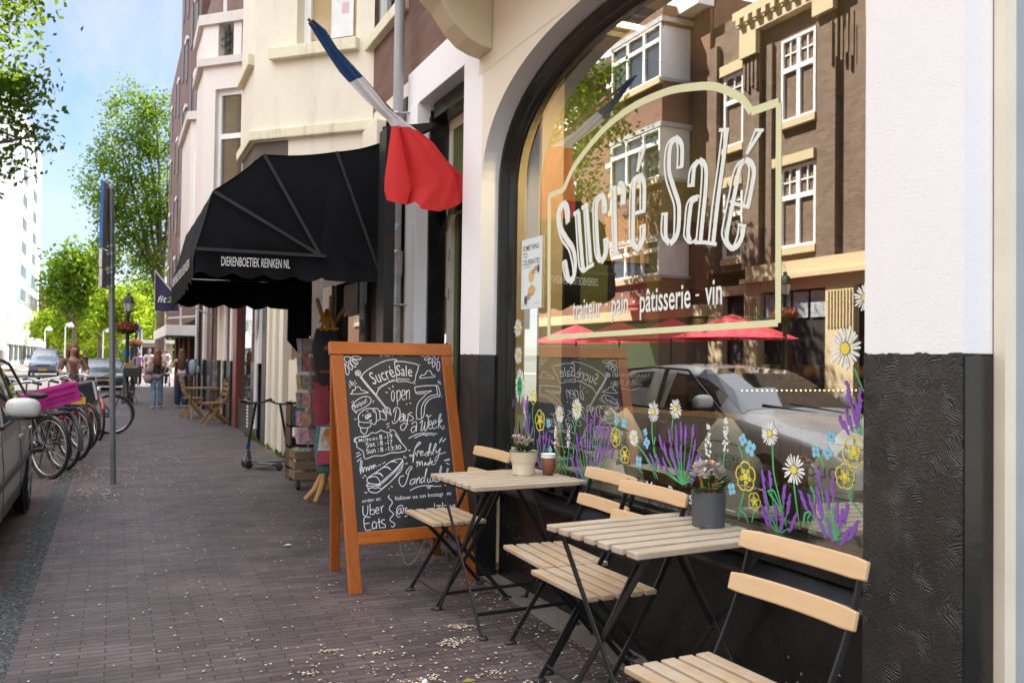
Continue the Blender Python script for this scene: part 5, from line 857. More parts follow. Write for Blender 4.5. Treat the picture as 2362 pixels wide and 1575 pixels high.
for fu, ft, lab in ((.02, (1.262, 5.345), 0), (.735, (1.985, 5.545), 1)):
    top = BP(fu+.02, 1.395, -.055); foot = Vector((ft[0], ft[1], 0)); q = MB(); q.bar([top, foot], .058, .028, (1, .05, 0)); q.build('back_leg', ORW, abd, True, .004)
q = MB(); t0, t1 = BP(.04, .36, -.30), BP(.75, .36, -.30)
q.bar([Vector((1.27, 5.24, .28)), Vector((1.98, 5.40, .28))], .028, .06, (0, 1, 0)); q.build('back_rail', ORX, abd, True, .004)
q = MB(); c0, c1 = BP(.33, .27, -.03), BP(.50, .275, -.03)
for k in range(42):
    t = k/41; p = c0.lerp(c1, t)+Vector((0, .06*math.sin(math.pi*t), -.165*(1-(2*t-1)**2)))
    q.tube([p+Vector((.0045*math.cos(a+k*1.57), .0045*math.cos(a)*math.sin(k*1.57), .006*math.sin(a))) for a in np.linspace(0, 6.28, 7)], .0013, 4)
q.build('chain', M('brass_chain', (.45, .40, .28), .4, metal=.6), abd, True)
q = MB(); slab(q, .765, .775, 1.462, 1.475, -.03, -.01); q.build('hinge', STEEL, abd, True)
# ------------------------------------------------------------------ folding café chairs and tables
SEATW = WOOD('weathered_acacia_chair', (.46, .32, .19), 'y', .55, .30, 12, worn=.6)
BACKW = WOOD('acacia_backrest', (.66, .45, .25), 'y', .48, .20, 9, bump=.06)
TABW = WOOD('weathered_acacia_table', (.49, .385, .27), 'x', .6, .42, 12, worn=.75)
RUB = M('rubber_foot', (.02, .02, .022), .6)
def make_chair(label, loc, rz):
    t = thing('folding_chair', label, 'chair', loc, rz, 'folding café chairs under the window')
    for k in range(5):
        x = -.127+k*.0635; q = MB(); q.box(x-.0245, x+.0245, -.228, .228, .430, .45); q.build('seat_slat', SEATW, t, bevel=.004)
    q = MB(); 
    for s in (-1, 1): q.bar([(-.155, s*.165, .424), (.165, s*.165, .424)], .006, .018, (0, 1, 0))
    q.build('seat_frame', STEEL, t)
    for s in (-1, 1):
        q = MB(); q.bar([(-.115, s*.205, .012), (.02, s*.205, .22), (.135, s*.205, .40), (.185, s*.205, .49), (.225, s*.205, .57), (.262, s*.205, .655), (.305, s*.205, .80)], .007, .022, (0, 1, 0)); q.build('back_leg_rail', STEEL, t, bevel=.0015)
        q = MB(); q.bar([(.30, s*.178, .012), (.10, s*.178, .235), (-.085, s*.178, .425)], .007, .022, (0, 1, 0)); q.build('cross_leg', STEEL, t, bevel=.0015)
        q = MB(); q.ell((.095, s*.19, .285), .009, .016, .009, 8, 5); q.build('pivot_bolt', STEEL, t)
    for x, yy in ((-.118, .205), (.305, .178)):
        for s in (-1, 1): q = MB(); q.lathe([(0, 0), (.021, 0), (.023, .006), (.018, .014), (0, .016)], (x, s*yy, 0), 12, sx=1.3); q.build('foot', RUB, t)
    q = MB(); q.tube([(-.085, -.205, .062), (-.085, .205, .062)], .0045, 6); q.build('stretcher', STEEL, t); q = MB(); q.tube([(.262, -.178, .058), (.262, .178, .058)], .0045, 6); q.build('stretcher', STEEL, t)
    for xc, zc in ((.292, .772), (.252, .648)):
        q = MB(); n = 10; vs = []
        for i in range(n+1):
            y = -.235+.47*i/n; bow = .018*(1-(y/.235)**2); sl_ = Vector((.27, 0, 1)).normalized(); nx = Vector((1, 0, -.27)).normalized()
            c = Vector((xc-.012+bow, y, zc)); hh = .029 if 0 < i < n else .025
            for a, b2 in ((-1, -1), (1, -1), (1, 1), (-1, 1)): vs.append(c+nx*(a*.008)+sl_*(b2*hh))
        fs = [(3, 2, 1, 0), (n*4, n*4+1, n*4+2, n*4+3)]+[(i*4+k, i*4+(k+1) % 4, i*4+4+(k+1) % 4, i*4+4+k) for i in range(n) for k in range(4)]
        q.add(vs, fs); q.build('back_slat', BACKW, t, bevel=.004)
    return t
ch = make_chair('folding wooden chair beside the chalkboard, farthest of the four', (1.675, 4.545, 0), .03)
dup(ch, (1.80, 3.475, 0), -.04, 'folding wooden chair between the tables with its seat half hidden behind another seat')
dup(ch, (1.725, 3.005, 0), .02, 'folding wooden chair tucked in behind the table with the dark pot')
dup(ch, (1.485, 1.895, 0), .05, 'nearest folding wooden chair, large in the lower right corner')
def make_table(label, loc, rz):
    t = thing('folding_table', label, 'table', loc, rz, 'folding café tables under the window')
    for k in range(7):
        y = -.24+k*.08; q = MB(); q.box(-.31, .31, y-.0285, y+.0285, .688, .71); q.build('top_slat', TABW, t, bevel=.004)
    for s in (-1, 1):
        q = MB(); q.bar([(s*.255, -.255, .676), (s*.255, .255, .676)], .008, .026, (1, 0, 0)); q.build('top_rail', STEEL, t)
        for r in (-1, 1):
            q = MB(); q.bar([(s*.255+r*.006, -r*.235, .672), (s*.255+r*.006, r*.265, .012)], .007, .022, (1, 0, 0)); q.build('leg', STEEL, t, bevel=.0015)
            q = MB(); q.lathe([(0, 0), (.021, 0), (.023, .006), (.018, .014), (0, .016)], (s*.255, r*.272, 0), 12); q.build('foot', RUB, t)
        q = MB(); q.bar([(s*.25, .01, .345), (s*.04, .01, .684)], .007, .020, (0, 1, 0)); q.build('brace', STEEL, t, bevel=.0015)
    for r in (-1, 1): q = MB(); q.bar([(-.255, r*.205, .098), (.255, r*.205, .098)], .007, .016, (0, 1, 0)); q.build('stretcher', STEEL, t)
    return t
tb = make_table('folding slatted table holding the cream pot and stacked paper cups', (1.835, 4.065, 0), .055)
dup(tb, (1.775, 2.605, 0), .085, 'nearer folding slatted table holding the dark grey plant pot')
def blossom(mb, c, r, mi, seed):
    rr = random.Random(seed); c = Vector(c)
    for k in range(13):
        a = rr.uniform(0, 6.28); e = rr.uniform(-.2, 1.2); d = Vector((math.cos(a)*math.cos(e), math.sin(a)*math.cos(e), math.sin(e))); t = d.cross(Vector((.1, .2, 1))).normalized(); n = d.cross(t); s = r*rr.uniform(.55, .9)
        mb.add([c+d*r*.1, c+d*r*.75+t*s*.5+n*s*.1, c+d*r*1.15, c+d*r*.75-t*s*.5+n*s*.1], [(0, 1, 2, 3)], mi)
def leafq(mb, c, d, L, wd, mi, up=(0, 0, 1)):
    c = Vector(c); d = Vector(d).normalized(); t = d.cross(Vector(up)); t = t.normalized() if t.length > 1e-4 else Vector((1, 0, 0)); n = t.cross(d)
    mb.add([c, c+d*L*.4+t*wd*.5-n*L*.03, c+d*L*.8+t*wd*.32+n*L*.02, c+d*L, c+d*L*.8-t*wd*.32+n*L*.02, c+d*L*.4-t*wd*.5-n*L*.03, c+d*L*.4+n*L*.05], [(0, 1, 6), (1, 2, 3, 6), (6, 3, 4, 5), (0, 6, 5)], mi)
PLM = [LEAF('silk_leaf', (.02, .05, .02), (.05, .11, .04), .15), LEAF('silk_petal', (.62, .55, .55), (.80, .74, .76), .2), M('flower_centre', (.45, .22, .03), .7), M('silk_bud', (.75, .38, .24), .6)]
p1 = thing('flower_pot', 'cream stepped pot of small white flowers on the farther table', 'potted plant', (1.955, 4.125, .711))
q = MB(); q.lathe([(0, 0), (.056, 0), (.058, .004), (.060, .055), (.064, .062), (.071, .070), (.073, .120), (.076, .123), (.070, .124), (.067, .118), (.064, .105), (0, .105)], n=36); q.build('pot', M('cream_enamel', (.78, .72, .56), .28, var=.03), p1)
q = MB(); q.lathe([(.0745, .1205), (.0765, .122), (.0755, .1255), (.073, .1255)], n=36); q.build('rim', M('dark_rim', (.06, .05, .035), .4), p1); q = MB(); q.lathe([(.066, .106), (0, .112)], n=20); q.build('soil', M('dark_soil', (.03, .022, .016), .9), p1)
q = MB(); r_ = random.Random(5)
for k in range(46): a = r_.uniform(0, 6.28); leafq(q, (.03*math.cos(a)*r_.random(), .03*math.sin(a)*r_.random(), .11+.02*r_.random()), (math.cos(a), math.sin(a), r_.uniform(.15, 1.2)), r_.uniform(.04, .075), .014, 0)
for k in range(15): a = r_.uniform(0, 6.28); rr = r_.uniform(.01, .055); blossom(q, (rr*math.cos(a), rr*math.sin(a), .15+r_.uniform(0, .05)), .016, 1, k); q.ell((rr*math.cos(a), rr*math.sin(a), .155+r_.uniform(0, .05)), .005, .005, .005, 6, 4, 2)
q.build('flowers', PLM, p1, recalc=False)
p2 = thing('flower_pot', 'dark grey quilted pot of pale silk flowers on the nearer table', 'potted plant', (1.985, 2.610, .711))
q = MB(); n = 96; m = 40; vs = []
for j in range(m+1):
    z = .125*j/m
    for i in range(n):
        a = 2*math.pi*i/n; rel = math.sin(a*16+z*330)*math.sin(a*16-z*330); r0 = .058+.004*j/m+(.0011*rel if 2 < j < m-3 else 0); vs.append((r0*math.cos(a), r0*math.sin(a), z))
q.add(vs, [(j*n+i, j*n+(i+1) % n, (j+1)*n+(i+1) % n, (j+1)*n+i) for j in range(m) for i in range(n)], 0, True); q.lathe([(.062, .125), (.0605, .127), (.058, .125), (.056, .105), (0, .108)], n=36); q.lathe([(.058, 0), (0, 0)], n=36)
q.build('pot', M('dark_grey_ceramic', (.075, .082, .092), .45, var=.08), p2)
q = MB(); r_ = random.Random(9)
for k in range(7): a = r_.uniform(0, 6.28); q.tube([(0.02*math.cos(a), .02*math.sin(a), .10), (.03*math.cos(a), .03*math.sin(a), .16), (.045*math.cos(a), .045*math.sin(a), .20)], .0022, 5, 2)
for k in range(18): a = r_.uniform(0, 6.28); leafq(q, (.02*math.cos(a), .02*math.sin(a), .12+.05*r_.random()), (math.cos(a), math.sin(a), r_.uniform(.1, .9)), r_.uniform(.05, .085), .034, 0)
for k in range(9): a = r_.uniform(0, 6.28); rr = r_.uniform(.015, .05); blossom(q, (rr*math.cos(a), rr*math.sin(a), .18+r_.uniform(0, .04)), .026, 1, 50+k); blossom(q, (rr*math.cos(a), rr*math.sin(a), .185+r_.uniform(0, .04)), .018, 1, 80+k)
blossom(q, (.0, -.02, .225), .02, 3, 99); q.build('flowers', PLM, p2, recalc=False)
cup = thing('paper_cup', 'two stacked brown patterned paper cups with white rims beside the cream pot', 'cup', (2.07, 4.07, .711))
m, nt, b = _nt('geometric_cup_print'); tcn = nt.nodes.new("ShaderNodeTexCoord"); s_ = nt.nodes.new("ShaderNodeSeparateXYZ"); nt.links.new(tcn.outputs["Object"], s_.inputs[0]); at = _m(nt, 'ARCTAN2', s_.outputs[1], s_.outputs[0])
u1 = _m(nt, 'SINE', _m(nt, 'MULTIPLY', at, 13)); u2 = _m(nt, 'SINE', _m(nt, 'ADD', _m(nt, 'MULTIPLY', s_.outputs[2], 520), _m(nt, 'MULTIPLY', _m(nt, 'SIGN', u1), 1.57)))
nt.links.new(_ramp(nt, _m(nt, 'ADD', _m(nt, 'MULTIPLY', u2, .5), .5), ((.42, (.10, .035, .02)), (.5, (.50, .22, .12)))), b.inputs["Base Color"]); b.inputs["Roughness"].default_value = .55
q = MB(); q.lathe([(0, 0), (.027, 0), (.037, .088)], n=28); q.build('sleeve', m, cup); q = MB(); q.lathe([(.037, .088), (.0395, .090), (.0395, .094), (.036, .095), (.0365, .100), (.0385, .104), (.0395, .107), (.0385, .110), (.035, .109), (.030, .03), (0, .03)], n=28); q.build('rim', M('white_paper', (.82, .82, .80), .6), cup)
# ------------------------------------------------------------------ things inside the display window
CRW = WOOD('crate_board', (.16, .085, .04), 'y', .65, .4, 8, bump=.3); CRV = WOOD('crate_slat', (.12, .062, .03), 'z', .65, .4, 8, bump=.3)
def crate(y0, y1, z1, x0, label, vert):
    t = thing('wooden_crate', label, 'crate', (x0, (y0+y1)/2, .66), 0, 'wooden crates in the display window')
    yy0, yy1 = y0-(y0+y1)/2, y1-(y0+y1)/2; H = z1-.66
    if vert:
        n = int((y1-y0)/.11)
        for k in range(n): q = MB(); a = yy0+(yy1-yy0)*k/n; q.box(0, .016, a+.004, a+(yy1-yy0)/n-.004, 0, H-.03); q.build('board', CRV, t, bevel=.002)
    else:
        n = 5
        for k in range(n): q = MB(); z = (H-.03)*k/n; q.box(0, .016, yy0, yy1, z+.004, z+(H-.03)/n-.004); q.build('board', CRW, t, bevel=.002)
    for s, a in ((0, yy0), (1, yy1)): q = MB(); q.box(.016, .28, a-(.02 if s else 0), a+(0 if s else .02), 0, H-.03); q.build('end_board', CRV, t)
    q = MB(); q.box(-.006, .30, yy0, yy1, H-.03, H); q.build('top_board', CRW, t, bevel=.003)
    for a in (yy0+.01, yy1-.05): q = MB(); q.box(-.012, -.002, a, a+.04, 0, H-.03); q.build('corner_batten', CRV, t)
crate(3.70, 4.32, 1.045, 2.46, 'wooden crate with level boards, left one in the display window', False)
crate(3.02, 3.66, 1.06, 2.44, 'wooden crate of upright boards in the middle of the display window', True)
crate(1.95, 2.98, 1.085, 2.44, 'long brown wooden crate at the right end of the display window', True)
BAGM = M('cream_paper_bag', (.56, .52, .44), .7, var=.1, scale=5, bump=.25, bscale=14)
INK = M('black_ink', (.02, .02, .02), .6)
def bag(y, w, h, label):
    t = thing('paper_bag', label, 'bag', (2.33, y, .695), 0, 'printed paper bags in the display window')
    q = MB(); N = 26; vs = []; L = 14
    for j in range(L+1):
        z = j/L; ww = w/2*(1 if z < .55 else math.sqrt(max(0.02, 1-((z-.55)/.46)**2))); dd = .06*(1-.55*z)
        for i in range(N): a = 2*math.pi*i/N; vs.append((dd*math.copysign(abs(math.cos(a))**.7, math.cos(a))+.006*math.sin(z*9+a*3), ww*math.copysign(abs(math.sin(a))**.7, math.sin(a))*(1+.05*math.sin(z*11+y*7))+(.03*math.sin(y*5) if z > .6 else 0)*z, z*h+(.018*math.sin(a*2+y*9) if z > .7 else 0)))
    q.add(vs, [(j*N+i, j*N+(i+1) % N, (j+1)*N+(i+1) % N, (j+1)*N+i) for j in range(L) for i in range(N)]+[tuple(range(L*N, L*N+N))], 0, True); q.build('sack', BAGM, t)
    for zz_, x_ in ((.36, -.064), (.80, -.056)):
        q = MB(); q.ribbon([(x_-.002+.02*(yy/(w/2))**2*0, yy, h*zz_+(-.02*(yy/(w/2))**2 if zz_ > .5 else 0)) for yy in np.linspace(-w*.44, w*.44, 9)], .006, (-1, 0, 0)); q.build('printed_line', INK, t, recalc=False)
    text('printed_name', 'Sucré Salé', (-.066, w*.42, h*.50), (0, -1, 0), (0, 0, 1), w*.84, h*.16, INK, t); text('printed_name', 'traiteur - pain - pâtisserie - vin', (-.066, w*.42, h*.40), (0, -1, 0), (0, 0, 1), w*.84, h*.035, INK, t)
bag(3.80, .42, .36, 'cream printed paper bag behind the lavender left of the other bags'); bag(2.93, .36, .36, 'cream printed paper bag half hidden behind the dark grey pot'); bag(2.20, .50, .42, 'largest cream printed paper bag in the right corner of the window')
def wallposter(name, x0, x1, z0, z1, mat, label, y=5.085): 
    q = MB(); q.box(x0, x1, y-.006, y, z0, z1); o = q.build(name, mat, None); tag(o, label, 'poster'); return o
YP = M('yellow_poster', (.40, .26, .015), .6, var=.2, scale=9); wallposter('poster', 2.99, 3.34, 1.98, 2.27, YP, 'yellow poster on the olive wall inside the shop')
KP = M('dark_poster', (.03, .033, .045), .5, var=.4, scale=7)
po = wallposter('poster', 3.02, 3.32, 1.60, 1.95, KP, 'dark blue poster below the yellow one inside the shop'); q = MB(); q.lathe([(0.001, 0), (.06, .0)], n=20); q.v = [(3.20+a, 5.076, 1.70+b2) for a, b2, c in q.v]; q.build('emblem', M('emblem_red', (.5, .06, .05), .6), po, recalc=False)
rp = MB(); rp.box(2.645, 2.965, 4.46, 4.47, 1.0, 1.268); rpo = tag(rp.build('street_poster', M('street_poster_black', (.022, .02, .02), .5, var=.6, scale=26), None), 'dark street festival poster standing on the crates behind the glass', 'poster')
GOLD = M('pale_gold_print', (.62, .55, .38), .6)
text('lettering', 'REINKENSTRAAT', (2.685, 4.456, 1.212), (1, 0, 0), (0, 0, 1), .262, .024, GOLD, rpo); text('lettering', 'pakt je in!', (2.69, 4.456, 1.160), (1, 0, .06), (0, 0, 1), .17, .046, GOLD, rpo, shear=.25)
q = MB(); q.ribbon([(2.74, 4.455, 1.15), (2.80, 4.455, 1.135), (2.86, 4.455, 1.145), (2.89, 4.455, 1.165), (2.87, 4.455, 1.17), (2.86, 4.455, 1.155)], .006, (0, -1, 0)); q.build('flourish', GOLD, rpo, recalc=False)
sp_ = MB(); sp_.box(2.192, 2.194, 4.418, 4.69, 1.603, 2.012); spo = tag(sp_.build('glass_poster', M('pale_mint_poster', (.70, .78, .78), .55, var=.02), None), 'pale mint party catering poster taped to the left of the window', 'poster')
PGB = M('poster_green_black', (.03, .06, .03), .6)
for k, (s, wd) in enumerate((('SOMETHING', .215), ('TO', .06), ('CELEBRATE?', .225))): text('lettering', s, (2.1915, 4.672, 1.945-k*.042), (0, -1, 0), (0, 0, 1), wd, .032, PGB, spo, bold=.008)
text('lettering', "LET'S CATER TO IT", (2.1915, 4.670, 1.842), (0, -1, 0), (0, 0, 1), .125, .010, PGB, spo)
q = MB()
for (yy, zz_, ry, rz_, mi) in ((4.555, 1.790, .040, .036, 0), (4.53, 1.815, .028, .016, 1), (4.485, 1.832, .035, .015, 1), (4.462, 1.828, .014, .026, 2), (4.548, 1.712, .050, .022, 3), (4.56, 1.69, .045, .014, 1), (4.60, 1.668, .040, .016, 1), (4.625, 1.655, .022, .026, 2), (4.545, 1.728, .03, .014, 0)):
    q.poly([(2.1912-.0002*mi, yy+ry*math.cos(a), zz_+rz_*math.sin(a)) for a in np.linspace(0, 6.0, 14)], mi)
q.build('printed_food', [M('print_champagne', (.62, .48, .20), .6), M('print_hand', (.50, .30, .20), .6), M('print_cuff', (.06, .07, .12), .6), M('print_bowl', (.66, .40, .16), .6)], spo, recalc=False)
for k in range(3): text('lettering', 'catering voor elk feest', (2.1915, 4.678-(.15 if k == 2 else 0), 1.632-.009*(k % 2)), (0, -1, 0), (0, 0, 1), .085, .005, INK, spo)
mc = MB(); mc.box(2.192, 2.194, 4.53, 4.80, .692, .785); mco = tag(mc.build('sticker_card', M('card_white', (.76, .76, .76), .5), None), 'white card with coloured payment logos low in the window corner', 'sticker')
for (yy, zz_, ry, rz_, c) in ((4.77, .745, .014, .02, (.6, .05, .15)), (4.655, .76, .06, .012, (.45, .55, .05)), (4.775, .705, .012, .016, (.7, .5, .05)), (4.755, .703, .008, .016, (.05, .3, .6))): q = MB(); q.box(2.1905, 2.1918, yy-ry, yy+ry, zz_-rz_, zz_+rz_); q.build('printed_logo', M('logo_%d' % int(c[0]*100+c[2]*7), c, .6), mco)
bd = MB(); bd.box(2.235, 2.243, 4.33, 4.69, .70, 1.065); bdo = tag(bd.build('black_sign', M('sign_black', (.016, .016, .018), .25), None), 'blank black sign standing inside the window behind the purple lavender', 'sign')
# shelves along the olive wall, with bottles and jars
sh = thing('wall_shelf', 'dark wooden wall shelf of bottles and green lidded jars inside the shop', 'shelf', (4.4, 4.95, 0))
SHW = WOOD('dark_shelf_wood', (.06, .032, .018), 'x', .5, .3)
for z in (.86, 1.18, 1.50, 1.82): q = MB(); q.box(3.45, 6.3, 4.78, 5.08, z-.03, z); q.build('board', SHW, sh, True)
for x in (3.45, 4.35, 5.3): q = MB(); q.box(x-.02, x, 4.78, 5.08, .3, 2.1); q.build('upright', SHW, sh, True)
q = MB(); q.box(3.45, 6.3, 5.083, 5.09, .3, 2.3); q.build('back_panel', M('dark_back', (.035, .026, .018), .7), sh, True)
JB = MB(); JB.lathe([(0, 0), (.045, 0), (.047, .01), (.047, .09), (.04, .105), (.0, .105)], n=14); JG = MB(); JG.lathe([(.04, .105), (.046, .106), (.046, .13), (0, .13)], n=14)
jt = thing('jar', 'small jar with a green lid on the inside shelf', 'jar', (3.6, 4.86, 1.50), 0, 'lidded jars on the shop shelf'); JB.build('jar_body', M('jar_contents', (.28, .22, .10), .2, var=.3), jt); JG.build('lid', M('green_lid', (.06, .16, .06), .4), jt)
for k in range(5): dup(jt, (3.72+k*.12, 4.86, 1.50), 0, 'small jar with a green lid on the inside shelf')
bt = thing('bottle', 'dark labelled bottle on the inside shelf', 'bottle', (3.6, 4.86, 1.18), 0, 'bottles on the shop shelf'); q = MB(); q.lathe([(0, 0), (.036, 0), (.037, .17), (.03, .20), (.014, .225), (.014, .285), (0, .287)], n=14); q.build('glass', M('bottle_dark', (.02, .018, .012), .08, spec=.8), bt)
q = MB(); q.lathe([(.0378, .05), (.0378, .12)], n=14); q.build('bottle_label', M('bottle_paper', (.45, .38, .28), .7, var=.4, scale=30), bt)
for k in range(9): dup(bt, (3.72+k*.115, 4.86+.03*(k % 2), 1.18), 0, 'dark labelled bottle on the inside shelf')
BRD = M('bread_crust', (.38, .17, .05), .6, var=.35, scale=18, bump=.3)
lo = tag((lambda q: (q.ell((0, 0, .06), .13, .09, .065, 14, 8, 0, .05), q.build('bread_loaf', BRD))[1])(MB()), 'round brown loaf on the inside shelf', 'bread', 'loaves on the shop shelf'); lo.location = (4.6, 4.9, 1.18)
for k in range(5):
    c = lo.copy(); COL.objects.link(c); c.location = (4.88+k*.27, 4.9, 1.18+(.0)); c.rotation_euler.z = k*.7
ls = thing('string_light', 'string of small warm bulbs under the shop shelf', 'lights', (4.5, 4.74, 1.0))
q = MB(); q.tube([(3.85, 4.74, 1.125), (6.2, 4.74, 1.125)], .004, 5); q.build('wire', BLACKM, ls, True)
q = MB()
for k in range(54): q.ell((3.87+k*.043, 4.735, 1.12), .006, .006, .006, 6, 4)
kind(q.build('bulb', EMIT('warm_bulb', (1, .66, .30), 1.3), ls, True), 'stuff')
lp = thing('ceiling_lamp', 'warm square ceiling floodlight inside the top of the window', 'lamp', (2.56, 4.15, 3.24))
q = MB(); 
for a, b2 in (((-.17, -.13), (.17, -.10)), ((-.17, .10), (.17, .13)), ((-.17, -.13), (-.14, .13)), ((.14, -.13), (.17, .13))): q.box(a[0], b2[0], a[1], b2[1], -.09, -.06)
q.box(-.17, .17, -.13, .13, -.03, 0); q.build('housing', M('lamp_housing', (.10, .085, .06), .5), lp); q = MB(); q.box(-.14, .14, -.10, .10, -.045, -.035); q.build('reflector', M('lamp_reflector', (.75, .62, .35), .3), lp); q = MB(); q.tube([(-.10, 0, -.06), (.10, 0, -.06)], .014, 10); q.build('tube', EMIT('lamp_tube', (1, .80, .42), 5), lp)
ld = bpy.data.lights.new("shop_lamp", 'AREA'); ld.energy = 11; ld.color = (1, .74, .36); ld.size = .25; lo_ = bpy.data.objects.new("shop_lamp", ld); COL.objects.link(lo_); lo_.location = (2.56, 4.15, 3.14); lo_.parent = None
sp2 = thing('spot_lamp', 'small round lit ceiling spot high inside the shop', 'lamp', (3.4, 3.1, 3.38)); q = MB(); q.lathe([(.05, 0), (.05, -.03), (.04, -.03)], n=14); q.build('ring', WHITEW, sp2); q = MB(); q.lathe([(.04, -.028), (0.001, -.03)], n=14); q.build('bulb', EMIT('spot_bulb', (1, .95, .85), 14), sp2)
# ------------------------------------------------------------------ coat-rack with bags, card rack, crates, scooters
LOG = WOOD('peeled_branch', (.50, .28, .10), 'z', .55, .25, 10)
cr_ = thing('branch_coat_stand', 'coat stand made of peeled branches hung with bags outside the pet shop', 'coat stand', (1.80, 8.0, 0))
q = MB(); q.tube([(0, 0, .10), (.01, 0, .9), (-.01, .01, 1.62)], [.036, .032, .026], 10); q.build('trunk', LOG, cr_)
for d, L in (((-1, -.1, 0), .17), ((-.65, -.9, 0), .22), ((.35, -1, 0), .16), ((.6, .8, 0), .18)):
    d = Vector(d).normalized(); q = MB(); q.tube([Vector((0, 0, .30)), d*.05+Vector((0, 0, .22)), d*L*.7+Vector((0, 0, .10)), d*(L+.03)+Vector((0, 0, .02))], [.03, .03, .026, .022], 8); q.build('foot', LOG, cr_)
for d, z1 in (((-1, -.2, 0), .28), ((-.1, -.7, 0), .30), ((.95, -.3, 0), .20), ((.3, 1, 0), .2)):
    d = Vector(d).normalized(); q = MB(); q.tube([Vector((0, 0, 1.56)), d*.06+Vector((0, 0, 1.64)), d*.13+Vector((0, 0, 1.56+z1))], [.024, .02, .019], 8); q.build('arm', LOG, cr_)
def sack(name, label, c, w, h, d, mat, extra=(), taper=.75, ph=0, cat='bag'):
    t = thing(name, label, cat, c); q = MB(); N, L = 22, 16; vs = []
    for j in range(L+1):
        z = j/L; ww = w/2*(taper+(1-taper)*math.sin(math.pi*min(1, .15+(1-z)*.85))); dd = d/2*(.35+.65*math.sin(math.pi*(1-z)*.9+.1)); e = .62
        for i in range(N):
            a = 2*math.pi*i/N; k = 1+.05*math.sin(a*5+z*7+ph)+.03*math.sin(a*9-z*13+ph)
            vs.append((ww*k*math.copysign(abs(math.cos(a))**e, math.cos(a)), dd*k*math.copysign(abs(math.sin(a))**e, math.sin(a)), -h*(1-z)))
    q.add(vs, [(j*N+i, j*N+(i+1) % N, (j+1)*N+(i+1) % N, (j+1)*N+i) for j in range(L) for i in range(N)]+[tuple(range(N-1, -1, -1)), tuple(range(L*N, L*N+N))], 0, True); q.build('sack', mat, t)
    return t
YST = M('yellow_webbing', (.62, .28, .02), .7)
bk = sack('black_bag', 'black fabric bag with orange straps hanging at the top of the coat stand', (1.755, 7.87, 1.565), .25, .52, .17, M('charcoal_fabric', (.035, .036, .038), .8, bump=.15, bscale=220), taper=.62)
q = MB()
for dx in (-.045, -.015, .03): q.bar([(dx*1.6, -.055, -.02), (dx*.7, -.02, .10), (.0, .05, .18), (dx, .12, .06)], .026, .004, (1, 0, 0))
q.bar([(-.09, -.035, 0), (.09, -.035, .0)], .012, .02, (0, 1, 0)); q.build('strap', YST, bk)
q = MB()
for x in (-.035, .03):
    q.ribbon([(x+.022*math.cos(a), -.096, -.17+.02*math.sin(a)) for a in np.linspace(3.3, 6.2, 8)], .007, (0, -1, 0)); q.poly([(x+.011*math.cos(a), -.094, -.165+.012*math.sin(a)) for a in np.linspace(0, 6, 10)])
q.build('printed_eyes', YST, bk, recalc=False); text('lettering', 'WALKING', (-.09, -.092, -.40), (1, .1, 0), (0, 0, 1), .12, .03, YST, bk)
rd = sack('red_bag', 'faded red folded bag hanging below the black bag on the coat stand', (1.72, 7.86, 1.08), .18, .42, .12, M('faded_red_canvas', (.34, .06, .075), .8, bump=.1, bscale=200), taper=.55, ph=1)
gy_ = sack('grey_bag', 'light grey bag hanging behind the red one on the coat stand', (1.86, 7.93, 1.10), .20, .44, .12, M('light_grey_canvas', (.42, .40, .40), .8), taper=.7, ph=2)
tl = sack('teal_bag', 'teal tote bag printed with a guinea pig picture on the coat stand', (1.775, 7.86, .73), .24, .46, .15, M('teal_canvas', (.075, .19, .18), .8, bump=.1, bscale=200), taper=.8, ph=3)
q = MB(); q.add([(-.125, -.10, -.33), (.02, -.105, -.35), (.02, -.10, -.05), (-.09, -.09, -.04)], [(0, 1, 2, 3)], 0); q.add([(-.125, -.102, -.38), (.02, -.107, -.36), (.02, -.105, -.25), (-.12, -.101, -.25)], [(0, 1, 2, 3)], 1)
q.poly([(-.045+.045*math.cos(a), -.108, -.15+.075*math.sin(a)) for a in np.linspace(0, 6, 14)], 2); q.poly([(-.035+.03*math.cos(a), -.109, -.09+.04*math.sin(a)) for a in np.linspace(0, 6, 12)], 3); q.poly([(-.05+.02*math.cos(a), -.11, -.19+.03*math.sin(a)) for a in np.linspace(0, 6, 10)], 4)
q.build('printed_picture', [M('print_pale', (.60, .62, .66), .7), M('print_red', (.45, .07, .09), .7), M('print_tan', (.60, .36, .20), .7), M('print_ginger', (.52, .20, .05), .7), M('print_cream', (.68, .60, .5), .7)], tl, recalc=False)
kr = thing('key_bundle', 'small black trinkets hanging between the bags on the coat stand', 'trinket', (1.79, 7.86, 1.05)); q = MB()
for k in range(6): q.ell((rnd.uniform(-.05, .05), rnd.uniform(-.03, .0), rnd.uniform(-.04, .02)), .022, .02, .024, 8, 6)
q.build('trinket', M('gloss_black_plastic', (.01, .01, .01), .15), kr)
rk = thing('postcard_rack', 'wire rack of postcards on a wooden crate base outside the pet shop', 'card rack', (1.80, 8.86, 0))
q = MB(); q.tube([(0, 0, .1), (0, 0, 1.52)], .012, 8)
for z in (.36, .54, .72, .90, 1.08, 1.26, 1.44): q.tube([(.115*math.cos(a), .115*math.sin(a), z) for a in np.linspace(0, 6.28, 9)], .003, 4)
q.build('wire_frame', M('chrome_wire', (.5, .5, .5), .25, metal=.9), rk)
r_ = random.Random(3)
